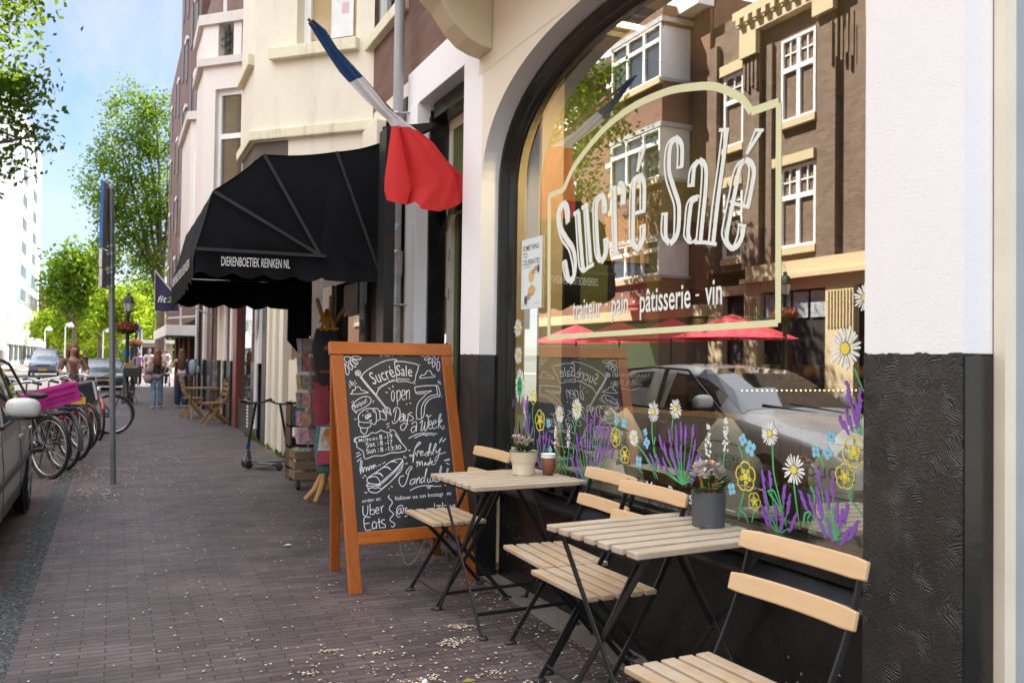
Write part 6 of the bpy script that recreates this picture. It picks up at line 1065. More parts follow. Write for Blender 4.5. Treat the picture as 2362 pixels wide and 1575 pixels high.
for ti, z in enumerate((.26, .44, .62, .80, .98, 1.16, 1.34)):
    for fi, a in enumerate((3.5, 4.3, 5.1)):
        q = MB(); d = Vector((math.cos(a), math.sin(a), 0)); t = Vector((-d.y, d.x, 0)); c = d*.105+Vector((0, 0, z+.075))
        for k in range(3): q.obox(c+d*.007*k, t, (d*.12+Vector((0, 0, 1))).normalized(), d, .045, .075, .0025, k)
        cols = [(r_.uniform(.25, .6), r_.uniform(.2, .5), r_.uniform(.15, .5)) for _ in range(3)]
        q.build('card_stack', [M('card_%d_%d_%d' % (ti, fi, k), cols[k], .5, var=.5, scale=22) for k in range(3)], rk)
PAL = WOOD('pallet_wood', (.24, .16, .09), 'x', .7, .4, 9)
q = MB()
for z in (.10, .20, .30): q.box(-.16, .18, -.155, -.14, z, z+.075); q.box(-.16, -.145, -.14, .16, z, z+.075)
q.box(-.15, .17, -.14, .15, .36, .375); q.build('base_crate', PAL, rk)
for x, y in ((-.12, -.12), (.12, -.1)): q = MB(); q.lathe([(0, -.015), (.045, -.015), (.05, 0), (.045, .015), (0, .015)], (x, y, .05), 14, M4=Matrix.Rotation(R(90), 4, 'Y')); q.build('castor', RUB, rk)
cb2 = thing('wooden_box_shelf', 'weathered wooden box shelf holding garden leaflets beside the postcard rack', 'shelf', (1.86, 9.55, 0))
q = MB()
for z in (.12, .34, .56, .80): q.box(-.14, .18, -.14, .14, z, z+.02)
q.box(-.14, -.12, -.14, .14, .0, .82); q.box(.16, .18, -.14, .14, 0, .82); q.build('carcass', M('aged_dark_wood', (.08, .05, .03), .7, var=.3), cb2)
q = MB(); q.box(-.11, .02, -.10, -.09, .58, .79); q.build('leaflet', M('leaflet_print', (.12, .26, .30), .5, var=.7, scale=9), cb2); q = MB(); q.box(-.10, .12, -.16, .10, .36, .45); q.build('tray', STEEL, cb2)
def scooter(label, loc, rz, col, hz, lean):
    t = thing('kick_scooter', label, 'scooter', loc, rz, 'kick scooters parked on the pavement')
    q = MB(); q.obox((.0, 0, .065), (1, 0, 0), (0, 1, 0), (0, 0, 1), .20, .05, .012); q.build('deck', M('scooter_deck_'+col[0], (.10, .10, .11), .5), t, bevel=.004)
    for x in (-.26, .29): q = MB(); q.lathe([(0, -.012), (.045, -.012), (.052, -.006), (.052, .006), (.045, .012), (0, .012)], (x, 0, .053), 16, M4=Matrix.Rotation(R(90), 4, 'X')); q.build('wheel', RUB, t)
    q = MB(); q.tube([(.29, 0, .075), (.255, 0, .16), (.235, 0, .25)], .018, 8); q.build('fork', M('scooter_fork_'+col[0], col[1], .25, metal=.6), t); q = MB(); q.tube([(.245, 0, .22), (.225, 0, .30)], .024, 10); q.build('clamp', M('scooter_clamp_'+col[0], col[2], .3, metal=.5), t)
    q = MB(); q.tube([(.232, 0, .28), (.13, 0, hz)], .016, 10); q.build('stem', STEEL, t); q = MB(); q.tube([(.20, 0, .10), (.235, 0, .2)], .02, 8); q.build('neck', STEEL, t)
    q = MB(); q.tube([(.13, -.24, hz+.035), (.13, -.10, hz+.005), (.13, .10, hz+.005), (.13, .24, hz+.035)], .012, 8); q.build('handlebar', STEEL, t)
    for s in (-1, 1): q = MB(); q.tube([(.13, s*.15, hz+.018), (.13, s*.25, hz+.037)], .017, 8); q.build('grip', RUB, t)
    return t
scooter('kick scooter with a green purple fork leaning on the shopfront side', (1.70, 10.62, 0), .35, ('oil', (.08, .35, .32), (.22, .08, .45)), .74, 0)
scooter('kick scooter with a blue clamp and silver fork, nearer the kerb', (1.60, 10.45, 0), 2.2, ('blue', (.55, .55, .55), (.04, .10, .45)), .76, 0)
# old café furniture farther along
OLDW = WOOD('old_teak', (.26, .15, .065), 'z', .6, .3, 8)
oc = thing('wooden_folding_chair', 'old brown wooden folding chair standing far along the pavement', 'chair', (1.80, 17.7, 0), .15)
for s in (-1, 1):
    q = MB(); q.bar([(-.22, s*.20, 0), (.02, s*.20, .33), (.16, s*.20, .52), (.24, s*.20, .86)], .03, .045, (0, 1, 0)); q.build('back_leg_rail', OLDW, oc); q = MB(); q.bar([(.26, s*.165, 0), (-.20, s*.165, .40)], .03, .045, (0, 1, 0)); q.build('cross_leg', OLDW, oc)
for k in range(5): q = MB(); q.box(-.20+k*.075, -.14+k*.075, -.2, .2, .395, .415); q.build('seat_slat', OLDW, oc)
for z in (.58, .67, .77): q = MB(); q.bar([(.19+.2*(z-.62), -.22, z), (.19+.2*(z-.62), .22, z)], .02, .06, (1, 0, 0)); q.build('back_slat', OLDW, oc)
ot = thing('wooden_folding_table', 'old brown wooden folding table behind the farther wooden chair', 'table', (1.66, 18.9, 0))
for k in range(7): q = MB(); q.box(-.3, .3, -.28+k*.08, -.21+k*.08, .64, .665); q.build('top_slat', OLDW, ot)
for s in (-1, 1):
    for r in (-1, 1): q = MB(); q.bar([(s*.22, -r*.24, .63), (s*.22, r*.24, 0)], .03, .045, (1, 0, 0)); q.build('leg', OLDW, ot)
oc2 = dup(oc, (1.55, 19.9, 0), 3.2, 'old brown wooden folding chair on the far side of the wooden table')
# bits of litter on the bricks
q = MB(); q.ell((1.16, 3.34, .013), .013, .011, .012, 9, 6, 0, .3); tag(q.build('crumpled_tissue', M('tissue_white', (.8, .82, .84), .7), None), 'crumpled white tissue on the bricks near the table foot', 'litter')
for (x, y, c, lb) in ((.18, 2.3, (.62, .46, .10), 'yellow fallen leaf near the bottom left'), (.36, 3.63, (.75, .72, .62), 'pale paper scrap left of the chalkboard'), (1.12, 6.15, (.62, .64, .55), 'flat pale leaflet behind the chalkboard'), (1.33, 3.30, (.25, .22, .04), 'olive fallen leaf by the table foot')):
    q = MB(); q.add([(x-.03, y, .008), (x, y-.022, .012), (x+.034, y+.004, .007), (x+.004, y+.024, .013)], [(0, 1, 2, 3)]); tag(q.build('litter_scrap', M('scrap_%d' % int(x*100), c, .7), None, recalc=False), lb+' on the bricks', 'litter')
# ------------------------------------------------------------------ parked cars
CARGL = DARKGLASS('car_window', (.015, .018, .02), .02)
CARBK = M('car_black_trim', (.015, .015, .016), .45)
TYRE = M('tyre_rubber', (.018, .018, .019), .75, bump=.2, bscale=120)
ALLOY = M('alloy_wheel', (.42, .42, .43), .3, metal=.7)
def PAINT(name, col): return M(name, col, .30, metal=.55, var=.05, scale=2, coat=1)
def car(label, loc, rz, paint, L=4.2, Wd=1.58, H=1.28, plate=None):
    """hatchback, nose towards local -y; lengths along y"""
    t = thing('parked_car', label, 'car', loc, rz)
    k = L/4.2; kz = H/1.28; hw = Wd/2
    st = [(-2.1, .50, .84), (-2.06, .60, .90), (-1.98, .67, .95), (-1.7, .74, .985), (-1.35, .795, 1), (-1.0, .845, 1), (-.86, .90, 1), (-.55, 1.07, 1), (-.25, 1.205, 1), (-.05, 1.25, 1), (.3, 1.28, 1), (.7, 1.285, 1), (1.05, 1.265, 1), (1.3, 1.215, .995), (1.55, 1.10, .985), (1.8, .965, .97), (1.9, .88, .96), (2.02, .74, .94), (2.08, .55, .90), (2.1, .42, .86)]
    rows = []
    for y, top, wf in st:
        top *= kz; w = hw*wf; cab = max(0, min(1, (top/kz-.86)/.28)); zb = min(.80*kz+.03*(y > 0), top-.055); wt = w*(.88-.16*cab)
        q = [(w*.72, .16), (w*.955, .19), (w*.985, .34), (w, .55*kz), (w*.985, (zb+.55*kz)/2+.03), (w*.955, zb)]
        for f in (.5, .92): q.append((w*.955+(wt-w*.955)*f**1.15, zb+(top-.045-zb)*f))
        q += [(wt*.90, top-.012), (wt*.5, top+.004), (0, top+.008)]
        rows.append([(x, y*k, z) for x, z in q])
    mb = MB(); m = len(rows[0]); vs = []
    for s in (1, -1):
        base = len(vs); vs += [(s*x, y, z) for r in rows for x, y, z in r]
        for i in range(len(rows)-1):
            for j in range(m-1): a = base+i*m+j; mb.f.append((a, a+1, a+m+1, a+m) if s > 0 else (a+m, a+m+1, a+1, a)); mb.m.append(0); mb.s.append(True)
    mb.v = vs; n = len(rows)
    for i in (0, n-1): mb.f.append(tuple(i*m+j for j in range(m))+tuple(n*m+i*m+j for j in range(m-1, -1, -1))); mb.m.append(0); mb.s.append(False)
    body = mb.build('body', paint, t)
    def patch(name, fn, mat):
        q = MB()
        for s in (1, -1):
            for i in range(n-1):
                for j in range(m-1):
                    ym = (st[i][0]+st[i+1][0])/2
                    if fn(ym, j):
                        P = [rows[i][j], rows[i][j+1], rows[i+1][j+1], rows[i+1][j]]; c = [Vector((s*x*(1.006), y, z+.004)) for x, y, z in P]; q.add(c, [(0, 1, 2, 3)])
        return q.build(name, mat, t, recalc=False)
    patch('side_window', lambda y, j: j in (5, 6) and -.62 < y < 1.6 and not .42 < y < .52, CARGL)
    patch('windscreen', lambda y, j: j in (8, 9, 7) and -.9 < y < -.1, CARGL); patch('rear_window', lambda y, j: j in (8, 9) and 1.3 < y < 1.75, CARGL)
    for s in (1, -1):
        q = MB(); q.bar([(s*hw*1.004, -1.0*k, .47*kz), (s*hw*1.008, 1.15*k, .49*kz)], .012, .05, (1, 0, 0)); q.build('rub_strip', M('rub_strip_grey', (.06, .06, .065), .5), t, bevel=.003)
        q = MB(); q.bar([(s*hw*.985, -.72*k, .83*kz), (s*hw*.80, .05*k, 1.235*kz), (s*hw*.78, .7*k, 1.255*kz), (s*hw*.80, 1.15*k, 1.22*kz), (s*hw*.90, 1.72*k, .95*kz)], .014, .022, (1, 0, 0)); q.bar([(s*hw*.975, -.6*k, .825*kz), (s*hw*.975, 1.7*k, .86*kz)], .016, .022, (1, 0, 0)); q.build('window_trim', CARBK, t)
        q = MB(); q.bar([(s*hw*.972, .42*k, .82*kz), (s*hw*.79, .42*k, 1.245*kz)], .014, .06, (1, 0, 0)); q.build('pillar', CARBK, t)
        for yy in (-.72, .45, 1.25): q = MB(); q.bar([(s*hw*1.0025, yy*k, .24), (s*hw*1.004, yy*k, .55*kz), (s*hw*.975, yy*k, .82*kz)], .004, .006, (1, 0, 0)); q.build('door_seam', CARBK, t)
        for yy in (.30, 1.08): q = MB(); q.bar([(s*hw*1.01, (yy-.09)*k, .70*kz), (s*hw*1.018, yy*k, .705*kz), (s*hw*1.01, (yy+.07)*k, .70*kz)], .02, .022, (1, 0, 0)); q.build('door_handle', paint, t, bevel=.004)
        q = MB(); cxm, czm = s*(hw+.085), .95*kz; q.ell((0, 0, 0), 1, 1, 1, 24, 14); q.v = [(cxm+.105*math.copysign(abs(x)**.6, x), -.52*k+.055*y, czm+.066*math.copysign(abs(z)**.7, z)-.012*(x*s > 0)*abs(x)) for x, y, z in q.v]; mo = q.build('mirror', paint, t); q = MB(); q.box(min(s*(hw-.02), s*(hw+.10)), max(s*(hw-.02), s*(hw+.10)), (-.55)*k, (-.49)*k, .868*kz, .90*kz); q.ell((s*(hw+.10), -.51*k, .89*kz), .11, .045, .02, 12, 6); q.build('mirror_foot', CARBK, mo)
        for yy in (-1.28, 1.24):
            q = MB(); q.lathe([(.325, -.02), (.335, .0), (.325, .006), (0, .006)], (s*(hw*.975), yy*k, .30), 26, M4=Matrix.Rotation(R(90)*s, 4, 'Y')); q.build('wheel_arch', CARBK, t)
            q = MB(); q.lathe([(.17, -.09), (.265, -.085), (.283, -.06), (.283, .0), (.265, .022), (.19, .026)], (s*(hw*.975), yy*k, .283), 30, M4=Matrix.Rotation(R(90)*s, 4, 'Y')); wh = q.build('wheel', TYRE, t)
            q = MB(); MM = Matrix.Rotation(R(90)*s, 4, 'Y'); q.lathe([(.19, .024), (.18, .016), (.17, .012), (0, .010)], (s*(hw*.975), yy*k, .283), 26, mi=1, M4=MM); q.lathe([(.055, .012), (.05, .03), (0, .032)], (s*(hw*.975), yy*k, .283), 14, M4=MM)
            for a in range(7): d = MM @ Vector((math.cos(a*.8976), math.sin(a*.8976), 0)); c = Vector((s*(hw*.975), yy*k, .283))+MM @ Vector((0, 0, .022)); q.bar([c+d*.03, c+d*.18], .04, .012, MM @ Vector((-math.sin(a*.8976), math.cos(a*.8976), 0)))
            q.build('rim', [ALLOY, M('rim_shadow', (.09, .09, .095), .5)], wh)
    for s in (1, -1):
        q = MB(); q.ell((s*hw*.70, -2.02*k, .60*kz), .15, .06, .075, 14, 8); q.build('headlight', M('headlamp_glass', (.55, .58, .60), .08, spec=.9), t); q = MB(); q.ell((s*hw*.80, 2.03*k, .68*kz), .08, .05, .12, 12, 8); q.build('tail_light', M('tail_lamp_red', (.35, .015, .015), .15), t)
    q = MB(); q.bar([(-hw*.45, -2.095*k, .50*kz), (hw*.45, -2.095*k, .50*kz)], .02, .09, (0, 1, 0)); q.bar([(-hw*.8, -2.10*k, .28), (hw*.8, -2.10*k, .28)], .03, .12, (0, 1, 0)); q.build('grille', CARBK, t)
    q = MB(); q.box(-.22, .22, -2.125*k, -2.11*k, .33, .42); q.build('number_plate', M('plate_yellow', (.70, .48, .03), .5), t)
    q = MB(); q.tube([(-hw*.5, -.97*k, .86*kz), (hw*.15, -.80*k, .945*kz)], .008, 5); q.tube([(-hw*.1, -.97*k, .86*kz), (hw*.55, -.82*k, .935*kz)], .008, 5); q.build('wiper', CARBK, t)
    return t
SILV = M('silver_paint', (.55, .54, .51), .36, metal=.05, var=.06, scale=2, coat=.5)
car('silver hatchback at the left edge, seen close behind its wing mirror', (-1.41, 7.10, 0), 0, SILV, 4.15, 1.58, 1.275)
car('dark car with a pale blue windscreen parked behind the bicycles', (-.33, 37, 0), 0, PAINT('dark_car_paint', (.05, .055, .075)), 4.0, 1.6, 1.16)
car('blue grey van parked farther down the street left of the dark car', (-3.75, 60, 0), 0, PAINT('van_paint', (.16, .20, .26)), 4.6, 1.6, 1.62)
# ------------------------------------------------------------------ bicycles
CHROME = M('chrome', (.55, .55, .56), .2, metal=.95)
def bike(label, rear, ang, frame, col, extras=()):
    """rear = contact point of the rear wheel; ang = heading of the front wheel, from +y towards -x"""
    t = thing('bicycle', label, 'bicycle', (rear[0], rear[1], 0), ang+R(90), 'bicycles parked along the kerb')
    fm_ = M('frame_'+col, frame, .35, coat=.5); r = .315; fxw = .96
    for x, nm in ((0, 'rear'), (fxw, 'front')):
        q = MB(); q.tube([(x+r*math.cos(a), 0, r+r*math.sin(a)) for a in np.linspace(0, 2*math.pi, 33)], .020, 8, caps=False); w_ = q.build('wheel', TYRE, t)
        q = MB(); q.tube([(x+(r-.028)*math.cos(a), 0, r+(r-.028)*math.sin(a)) for a in np.linspace(0, 2*math.pi, 33)], .010, 6, caps=False)
        for k in range(18): a = k*.349; q.tube([(x, .018*(-1)**k, r), (x+(r-.03)*math.cos(a), 0, r+(r-.03)*math.sin(a))], .0016, 3, caps=False)
        q.tube([(x, -.04, r), (x, .04, r)], .022, 8); q.build('rim', CHROME, w_)
        q = MB(); rr_ = r+.035; a0, a1 = (R(20), R(195)) if nm == 'rear' else (R(30), R(165)); vs = []
        for i in range(15):
            a = a0+(a1-a0)*i/14
            for yy in (-.026, 0, .026): vs.append((x+(rr_-(.010 if yy else 0))*math.cos(a), yy, r+(rr_-(.010 if yy else 0))*math.sin(a)))
        q.add(vs, [(3*i+j, 3*i+j+1, 3*i+4+j, 3*i+3+j) for i in range(14) for j in (0, 1)], 0, True); q.build('mudguard', fm_, t, recalc=False)
    bb, seat, head, ht = (.40, 0, .27), (.26, 0, .74), (.80, 0, .62), (.765, 0, .78)
    q = MB(); q.tube([bb, seat], .016, 8); q.tube([bb, head], .017, 8); q.tube([(.27, 0, .70), ht], .015, 8); q.tube([head, ht], .018, 8)
    for s in (-1, 1): q.tube([(0, s*.05, r), (.38, s*.03, .27)], .011, 6); q.tube([(0, s*.05, r), (.27, s*.02, .68)], .009, 6); q.tube([(fxw, s*.05, r), (.82, s*.04, .60)], .012, 6)
    q.build('frame', fm_, t)
    q = MB(); q.tube([ht, (.74, 0, .95)], .012, 8); q.tube([(.60, -.27, .97), (.70, -.22, 1.0), (.76, -.08, .965), (.755, 0, .955), (.76, .08, .965), (.70, .22, 1.0), (.60, .27, .97)], .0115, 8); q.build('handlebar', CHROME, t)
    for s in (-1, 1): q = MB(); q.tube([(.56, s*.275, .965), (.66, s*.245, .985)], .017, 8); q.build('grip', RUB, t)
    q = MB(); q.tube([seat, (.235, 0, .83)], .013, 8); q.build('seat_post', CHROME, t); q = MB(); q.ell((.20, 0, .86), .13, .085, .035, 12, 7); q.ell((.31, 0, .86), .07, .035, .028, 10, 6); q.build('saddle', M('saddle_black', (.02, .02, .02), .5), t)
    q = MB(); q.tube([(-.20, -.06, .685), (-.20, .06, .685), (.20, .06, .69), (.20, -.06, .69), (-.20, -.06, .685)], .006, 6)
    for yy in (-.02, .02): q.tube([(-.2, yy, .686), (.2, yy, .69)], .004, 5)
    for s in (-1, 1): q.tube([(-.12, s*.06, .685), (0, s*.055, r)], .005, 5)
    q.build('carrier', STEEL, t); q = MB(); q.box(-.235, -.215, -.02, .02, .64, .668); q.build('tail_light', M('tail_lamp_red', (.35, .015, .015), .15), t)
    q = MB(); q.ell((.86, 0, .76), .05, .045, .045, 10, 7); q.build('headlight', M('headlamp_glass', (.55, .58, .60), .08, spec=.9), t)
    q = MB(); q.bar([(.40, -.055, .27), (0, -.055, .315)], .012, .075, (0, 1, 0)); q.tube([(.40, -.07, .27), (.40, -.075, .12)], .01, 6); q.tube([(.40, .06, .27), (.40, .075, .42)], .01, 6); q.build('chain_case', STEEL, t); q = MB(); q.tube([(.30, .05, .25), (.22, .14, .01)], .009, 6); q.build('kickstand', STEEL, t)
    return t
A40 = R(38)
bike('black bicycle nearest the silver car with its rear wheel on the pavement', (-.60, 10.42), A40, (.02, .02, .022), 'black')
bike('grey wheeled bicycle second in the row behind the silver car', (-.50, 11.15), A40-.05, (.10, .10, .11), 'grey')
bike('dark bicycle third in the row with a white reflector on its mudguard', (-.42, 12.05), A40-.02, (.015, .02, .03), 'navy')
bike('bicycle carrying the black crate bag', (-.36, 13.3), A40, (.03, .03, .03), 'black')
bike('black bicycle standing across the pavement behind the red bicycle', (.0, 15.9), R(96), (.02, .02, .02), 'black')
bike('red bicycle facing the camera with its narrow front wheel in view', (-.42, 15.75), R(194), (.26, .018, .015), 'red')
bike('black bicycle chained to the flower lamp post', (.50, 26.5), R(176), (.02, .02, .02), 'black')
for i, (x, y) in enumerate(((-2.3, 14.6), (-2.7, 16.2), (-3.0, 17.6), (-2.0, 13.2))): bike(['dark bicycle in the jumble behind the silver car window', 'farther dark bicycle left of the plaid shirted woman', 'farthest bicycle of the jumble by the road', 'dark bicycle with upright handlebars behind the pink crate'][i], (x, y), R(30+25*i), (.03, .03, .035), 'black')
PINK = M('pink_plastic', (.55, .03, .28), .42, var=.05)
pc = thing('pink_crate', 'bright pink plastic crate tilted on a bicycle carrier', 'crate', (-.60, 11.0, .72), R(35)); pc.rotation_euler = (R(-2), R(-15), R(18))
w2_, d2_, h2_ = .25, .17, .21; q = MB()
q.box(-w2_, w2_, -d2_, d2_, 0, .012); q.box(-w2_, w2_, -d2_, -d2_+.01, 0, h2_); q.box(-w2_, w2_, d2_-.01, d2_, 0, h2_); q.box(-w2_, -w2_+.01, -d2_, d2_, 0, h2_); q.box(w2_-.01, w2_, -d2_, d2_, 0, h2_)
q.box(-w2_-.012, w2_+.012, -d2_-.012, -d2_, h2_-.03, h2_); q.box(-w2_-.012, w2_+.012, -d2_-.006, -d2_, .0, .02); q.box(-w2_-.012, -w2_, -d2_, d2_, h2_-.03, h2_); q.box(w2_, w2_+.012, -d2_, d2_, h2_-.03, h2_)
for x in (-w2_, -.12, w2_-.02): q.box(x, x+.02, -d2_-.008, -d2_, 0, h2_)
q.box(-.10, .215, -d2_-.007, -d2_, .112, .122); q.build('shell', PINK, pc)
q = MB()
for r in range(2):
    for k in range(16): q.box(-.095+k*.019, -.086+k*.019, -d2_-.002, -d2_+.002, .035+r*.042, .068+r*.042)
q.build('vent_slot', M('pink_shadow', (.18, .008, .09), .6), pc)
bkc = thing('black_crate', 'black box bag with a white strap on the next bicycle', 'crate', (-.36, 12.9, .66), R(20)); bkc.rotation_euler = (0, R(-12), R(20)); q = MB(); q.box(-.17, .17, -.14, .14, 0, .27); q.box(-.175, .175, -.145, .145, .235, .255); q.build('shell', M('black_plastic', (.03, .034, .036), .5), bkc, bevel=.015)
q = MB(); q.box(.12, .15, -.147, -.143, .02, .27); q.ribbon([(-.10+.09*math.cos(a), -.148, .04+.14*math.sin(a)) for a in np.linspace(.2, 2.6, 10)], .008, (0, -1, 0)); q.build('strap', M('strap_white', (.6, .6, .58), .6), bkc)
yp = MB(); yp.box(-.46, -.30, 11.86, 11.865, .70, .78); ypo = yp.build('number_plate', M('plate_yellow', (.70, .48, .03), .5), None); tag(ypo, 'yellow plate showing under the pink crate', 'plate')
lb = thing('delivery_crate', 'black crate with a cardboard box on the lamp post bicycle', 'crate', (.46, 25.6, .72)); q = MB(); q.box(-.22, .22, -.16, .16, 0, .24); q.build('shell', M('black_plastic', (.03, .034, .036), .5), lb, bevel=.01); q = MB(); q.obox((-.08, 0, .30), (1, 0, .4), (0, 1, 0), (-.4, 0, 1), .12, .10, .07); q.build('cardboard', M('cardboard', (.36, .25, .14), .8), lb)
# ------------------------------------------------------------------ sign pole, street lamps, banner
sg_ = thing('sign_pole', 'leaning grey sign pole with three traffic signs seen edge on', 'sign pole', (.022, 9.75, 0))
top = Vector((-.062, 9.75, 3.02)); base = Vector((.022, 9.75, 0)); ld_ = top-base
q = MB(); q.tube([base, top], .029, 14); q.lathe([(.034, -.02), (.034, .012), (0, .02)], top, 14); q.build('pole', M('grey_galvanised', (.20, .22, .23), .4, metal=.55, var=.15, dirt=.4, scale=5), sg_, True)
SB = M('sign_back_grey', (.22, .20, .19), .5, metal=.2)
for (z0, z1, x, mat) in ((2.37, 3.03, -.128, M('sign_blue', (.02, .16, .48), .35)), (2.17, 2.352, -.128, M('sign_white', (.72, .72, .72), .35)), (1.975, 2.155, -.124, M('sign_white', (.72, .72, .72), .35))):
    q = MB(); q.box(x-.026, x+.002, 9.53, 9.56, z0, z1); so_ = q.build('sign_plate', mat, sg_, True)
    q = MB(); q.prism([(x+.002, 9.545, z0), (x+.084, 9.93, z0), (x+.074, 9.94, z0), (x-.010, 9.56, z0)], (0, 0, z1-z0)); q.build('sign_back', SB, so_, True)
for z in (2.99, 2.40, 2.32, 2.18, 2.13, 1.99):
    c = base+ld_*(z/3.02); q = MB(); q.lathe([(.033, z-.02), (.035, z-.015), (.035, z+.015), (.033, z+.02)], (c.x, c.y, 0), 12); q.box(-.10, c.x, 9.725, 9.755, z-.012, z+.012); q.build('clamp', M('clamp_steel', (.30, .30, .31), .35, metal=.7), sg_, True)
LG = M('lamp_green_paint', (.02, .045, .035), .35); LGL = M('frosted_lamp_glass', (.62, .64, .60), .3)
FLW = [LEAF('basket_leaf', (.03, .08, .02), (.06, .15, .04), .3), LEAF('basket_pink', (.62, .05, .14), (.75, .16, .25), .25), LEAF('basket_red', (.55, .02, .02), (.70, .06, .04), .25)]
def street_lamp(label, loc, h=2.99, baskets=True, seed=1):
    t = thing('street_lamp', label, 'street lamp', loc, 0, 'old style lanterns with flower baskets'); z0 = h-.51
    q = MB(); q.lathe([(.13, 0), (.13, .10), (.105, .14), (.10, .50), (.075, .56), (.055, .60), (.045, z0-.1), (.06, z0-.08), (.035, z0-.02)], n=16); q.tube([(0, 0, z0-.05), (0, 0, z0)], .03, 8); q.build('pole', LG, t)
    q = MB(); q.lathe([(.085, z0), (.135, z0+.22)], n=6, sm=False); q.build('lantern_glass', LGL, t)
    q = MB(); q.lathe([(.15, z0+.22), (.155, z0+.24), (.13, z0+.33), (.10, z0+.40), (.045, z0+.43), (.04, z0+.47), (.055, z0+.48), (.02, z0+.51), (0, z0+.51)], n=6, sm=False); q.lathe([(.09, z0-.012), (.09, z0+.01)], n=6, sm=False)
    for k in range(6): a = k*math.pi/3; q.tube([(.086*math.cos(a), .086*math.sin(a), z0), (.137*math.cos(a), .137*math.sin(a), z0+.22)], .008, 5)
    q.build('lantern_roof', LG, t)
    if baskets:
        rr = random.Random(seed); q = MB(); zb = h-.95
        for k in range(1500):
            a = rr.uniform(0, 6.283); e = math.asin(rr.uniform(-.9, 1)); rad = .26*(rr.uniform(.6, 1.1)); d = Vector((math.cos(a)*math.cos(e), math.sin(a)*math.cos(e), math.sin(e)*.62)); c = d*rad+Vector((0, 0, zb)); mi = 0 if (d.z < -.22 or rr.random() < .5) else rr.choice((1, 1, 2))
            s = rr.uniform(.018, .034); u = Vector((rr.gauss(0, 1), rr.gauss(0, 1), rr.gauss(0, 1))).normalized(); v = u.cross(d).normalized(); q.add([c+u*s, c+v*s, c-u*s, c-v*s], [(0, 1, 2, 3)], mi)
        q.build('flower_basket', FLW, t, recalc=False)
    return t
street_lamp('green lantern street lamp with pink flower basket beyond the sign pole', (.33, 25.8, 0)); street_lamp('farther green lantern street lamp with its own flower basket', (.84, 40, 0), 2.75, True, 2); street_lamp('green lantern street lamp with pink flowers on the far pavement, mirrored in the pane', (-8.75, 14.7, .1), 3.2, True, 3)
bn = thing('banner_flag', 'dark purple slanted banner hanging from the shopfronts beyond the awning', 'banner', (1.2, 21, 2.3))
q = MB(); vs = []; n = 14
for i in range(n+1):
    t = i/n; x = .80+.50*t; zt = 3.17-.62*t
    for j in range(7): s = j/6; vs.append((x+.008*s, 21+.02*math.sin(t*7+s*2), zt+(2.285-zt)*s))
q.add(vs, [(i*7+j, i*7+j+1, (i+1)*7+j+1, (i+1)*7+j) for i in range(n) for j in range(6)], 0, True); q.build('cloth', CLOTH('banner_purple', (.045, .038, .085), .15), bn, True, recalc=False)
q = MB(); q.tube([(.79, 21, 3.20), (1.32, 21, 2.54)], .016, 6); q.tube([(.80, 21, 3.18), (.81, 21, 2.28)], .006, 5); q.tube([(.81, 21, 2.28), (1.3, 21, 2.29)], .008, 5); q.tube([(1.30, 21, 2.56), (2.05, 21, 2.2)], .016, 6); q.build('pole', M('white_banner_pole', (.6, .6, .62), .4), bn, True)
text('lettering', 'fit', (.865, 20.96, 2.49), (1, 0, 0), (0, 0, 1), .19, .15, M('banner_white', (.75, .75, .78), .6), bn, True, shear=.25, bold=.01); text('lettering', '20', (1.06, 20.96, 2.49), (1, 0, 0), (0, 0, 1), .20, .13, M('banner_green', (.25, .50, .06), .6), bn, True, shear=.25, bold=.01)
bs_ = thing('route_sign', 'tall narrow blue and white sign post beside the farther lamp', 'sign', (1.13, 45, 0)); q = MB(); q.box(-.06, .06, -.02, .02, .9, 2.55); q.build('panel', M('sign_blue', (.02, .16, .48), .35), bs_); q = MB(); q.tube([(.05, 0, 0), (.05, 0, 2.5)], .03, 6); q.box(-.09, -.06, -.02, .02, .9, 2.5); q.build('post', WHITEW, bs_)
bl_ = thing('blue_direction_sign', 'small square blue sign low beside the farther lamp post', 'sign', (.55, 44, 0)); q = MB(); q.box(-.16, .16, -.02, .02, 1.25, 1.55); q.build('plate', M('sign_blue', (.02, .16, .48), .35), bl_); q = MB(); q.tube([(0, .03, 0), (0, .03, 1.5)], .025, 6); q.build('post', STEEL, bl_)
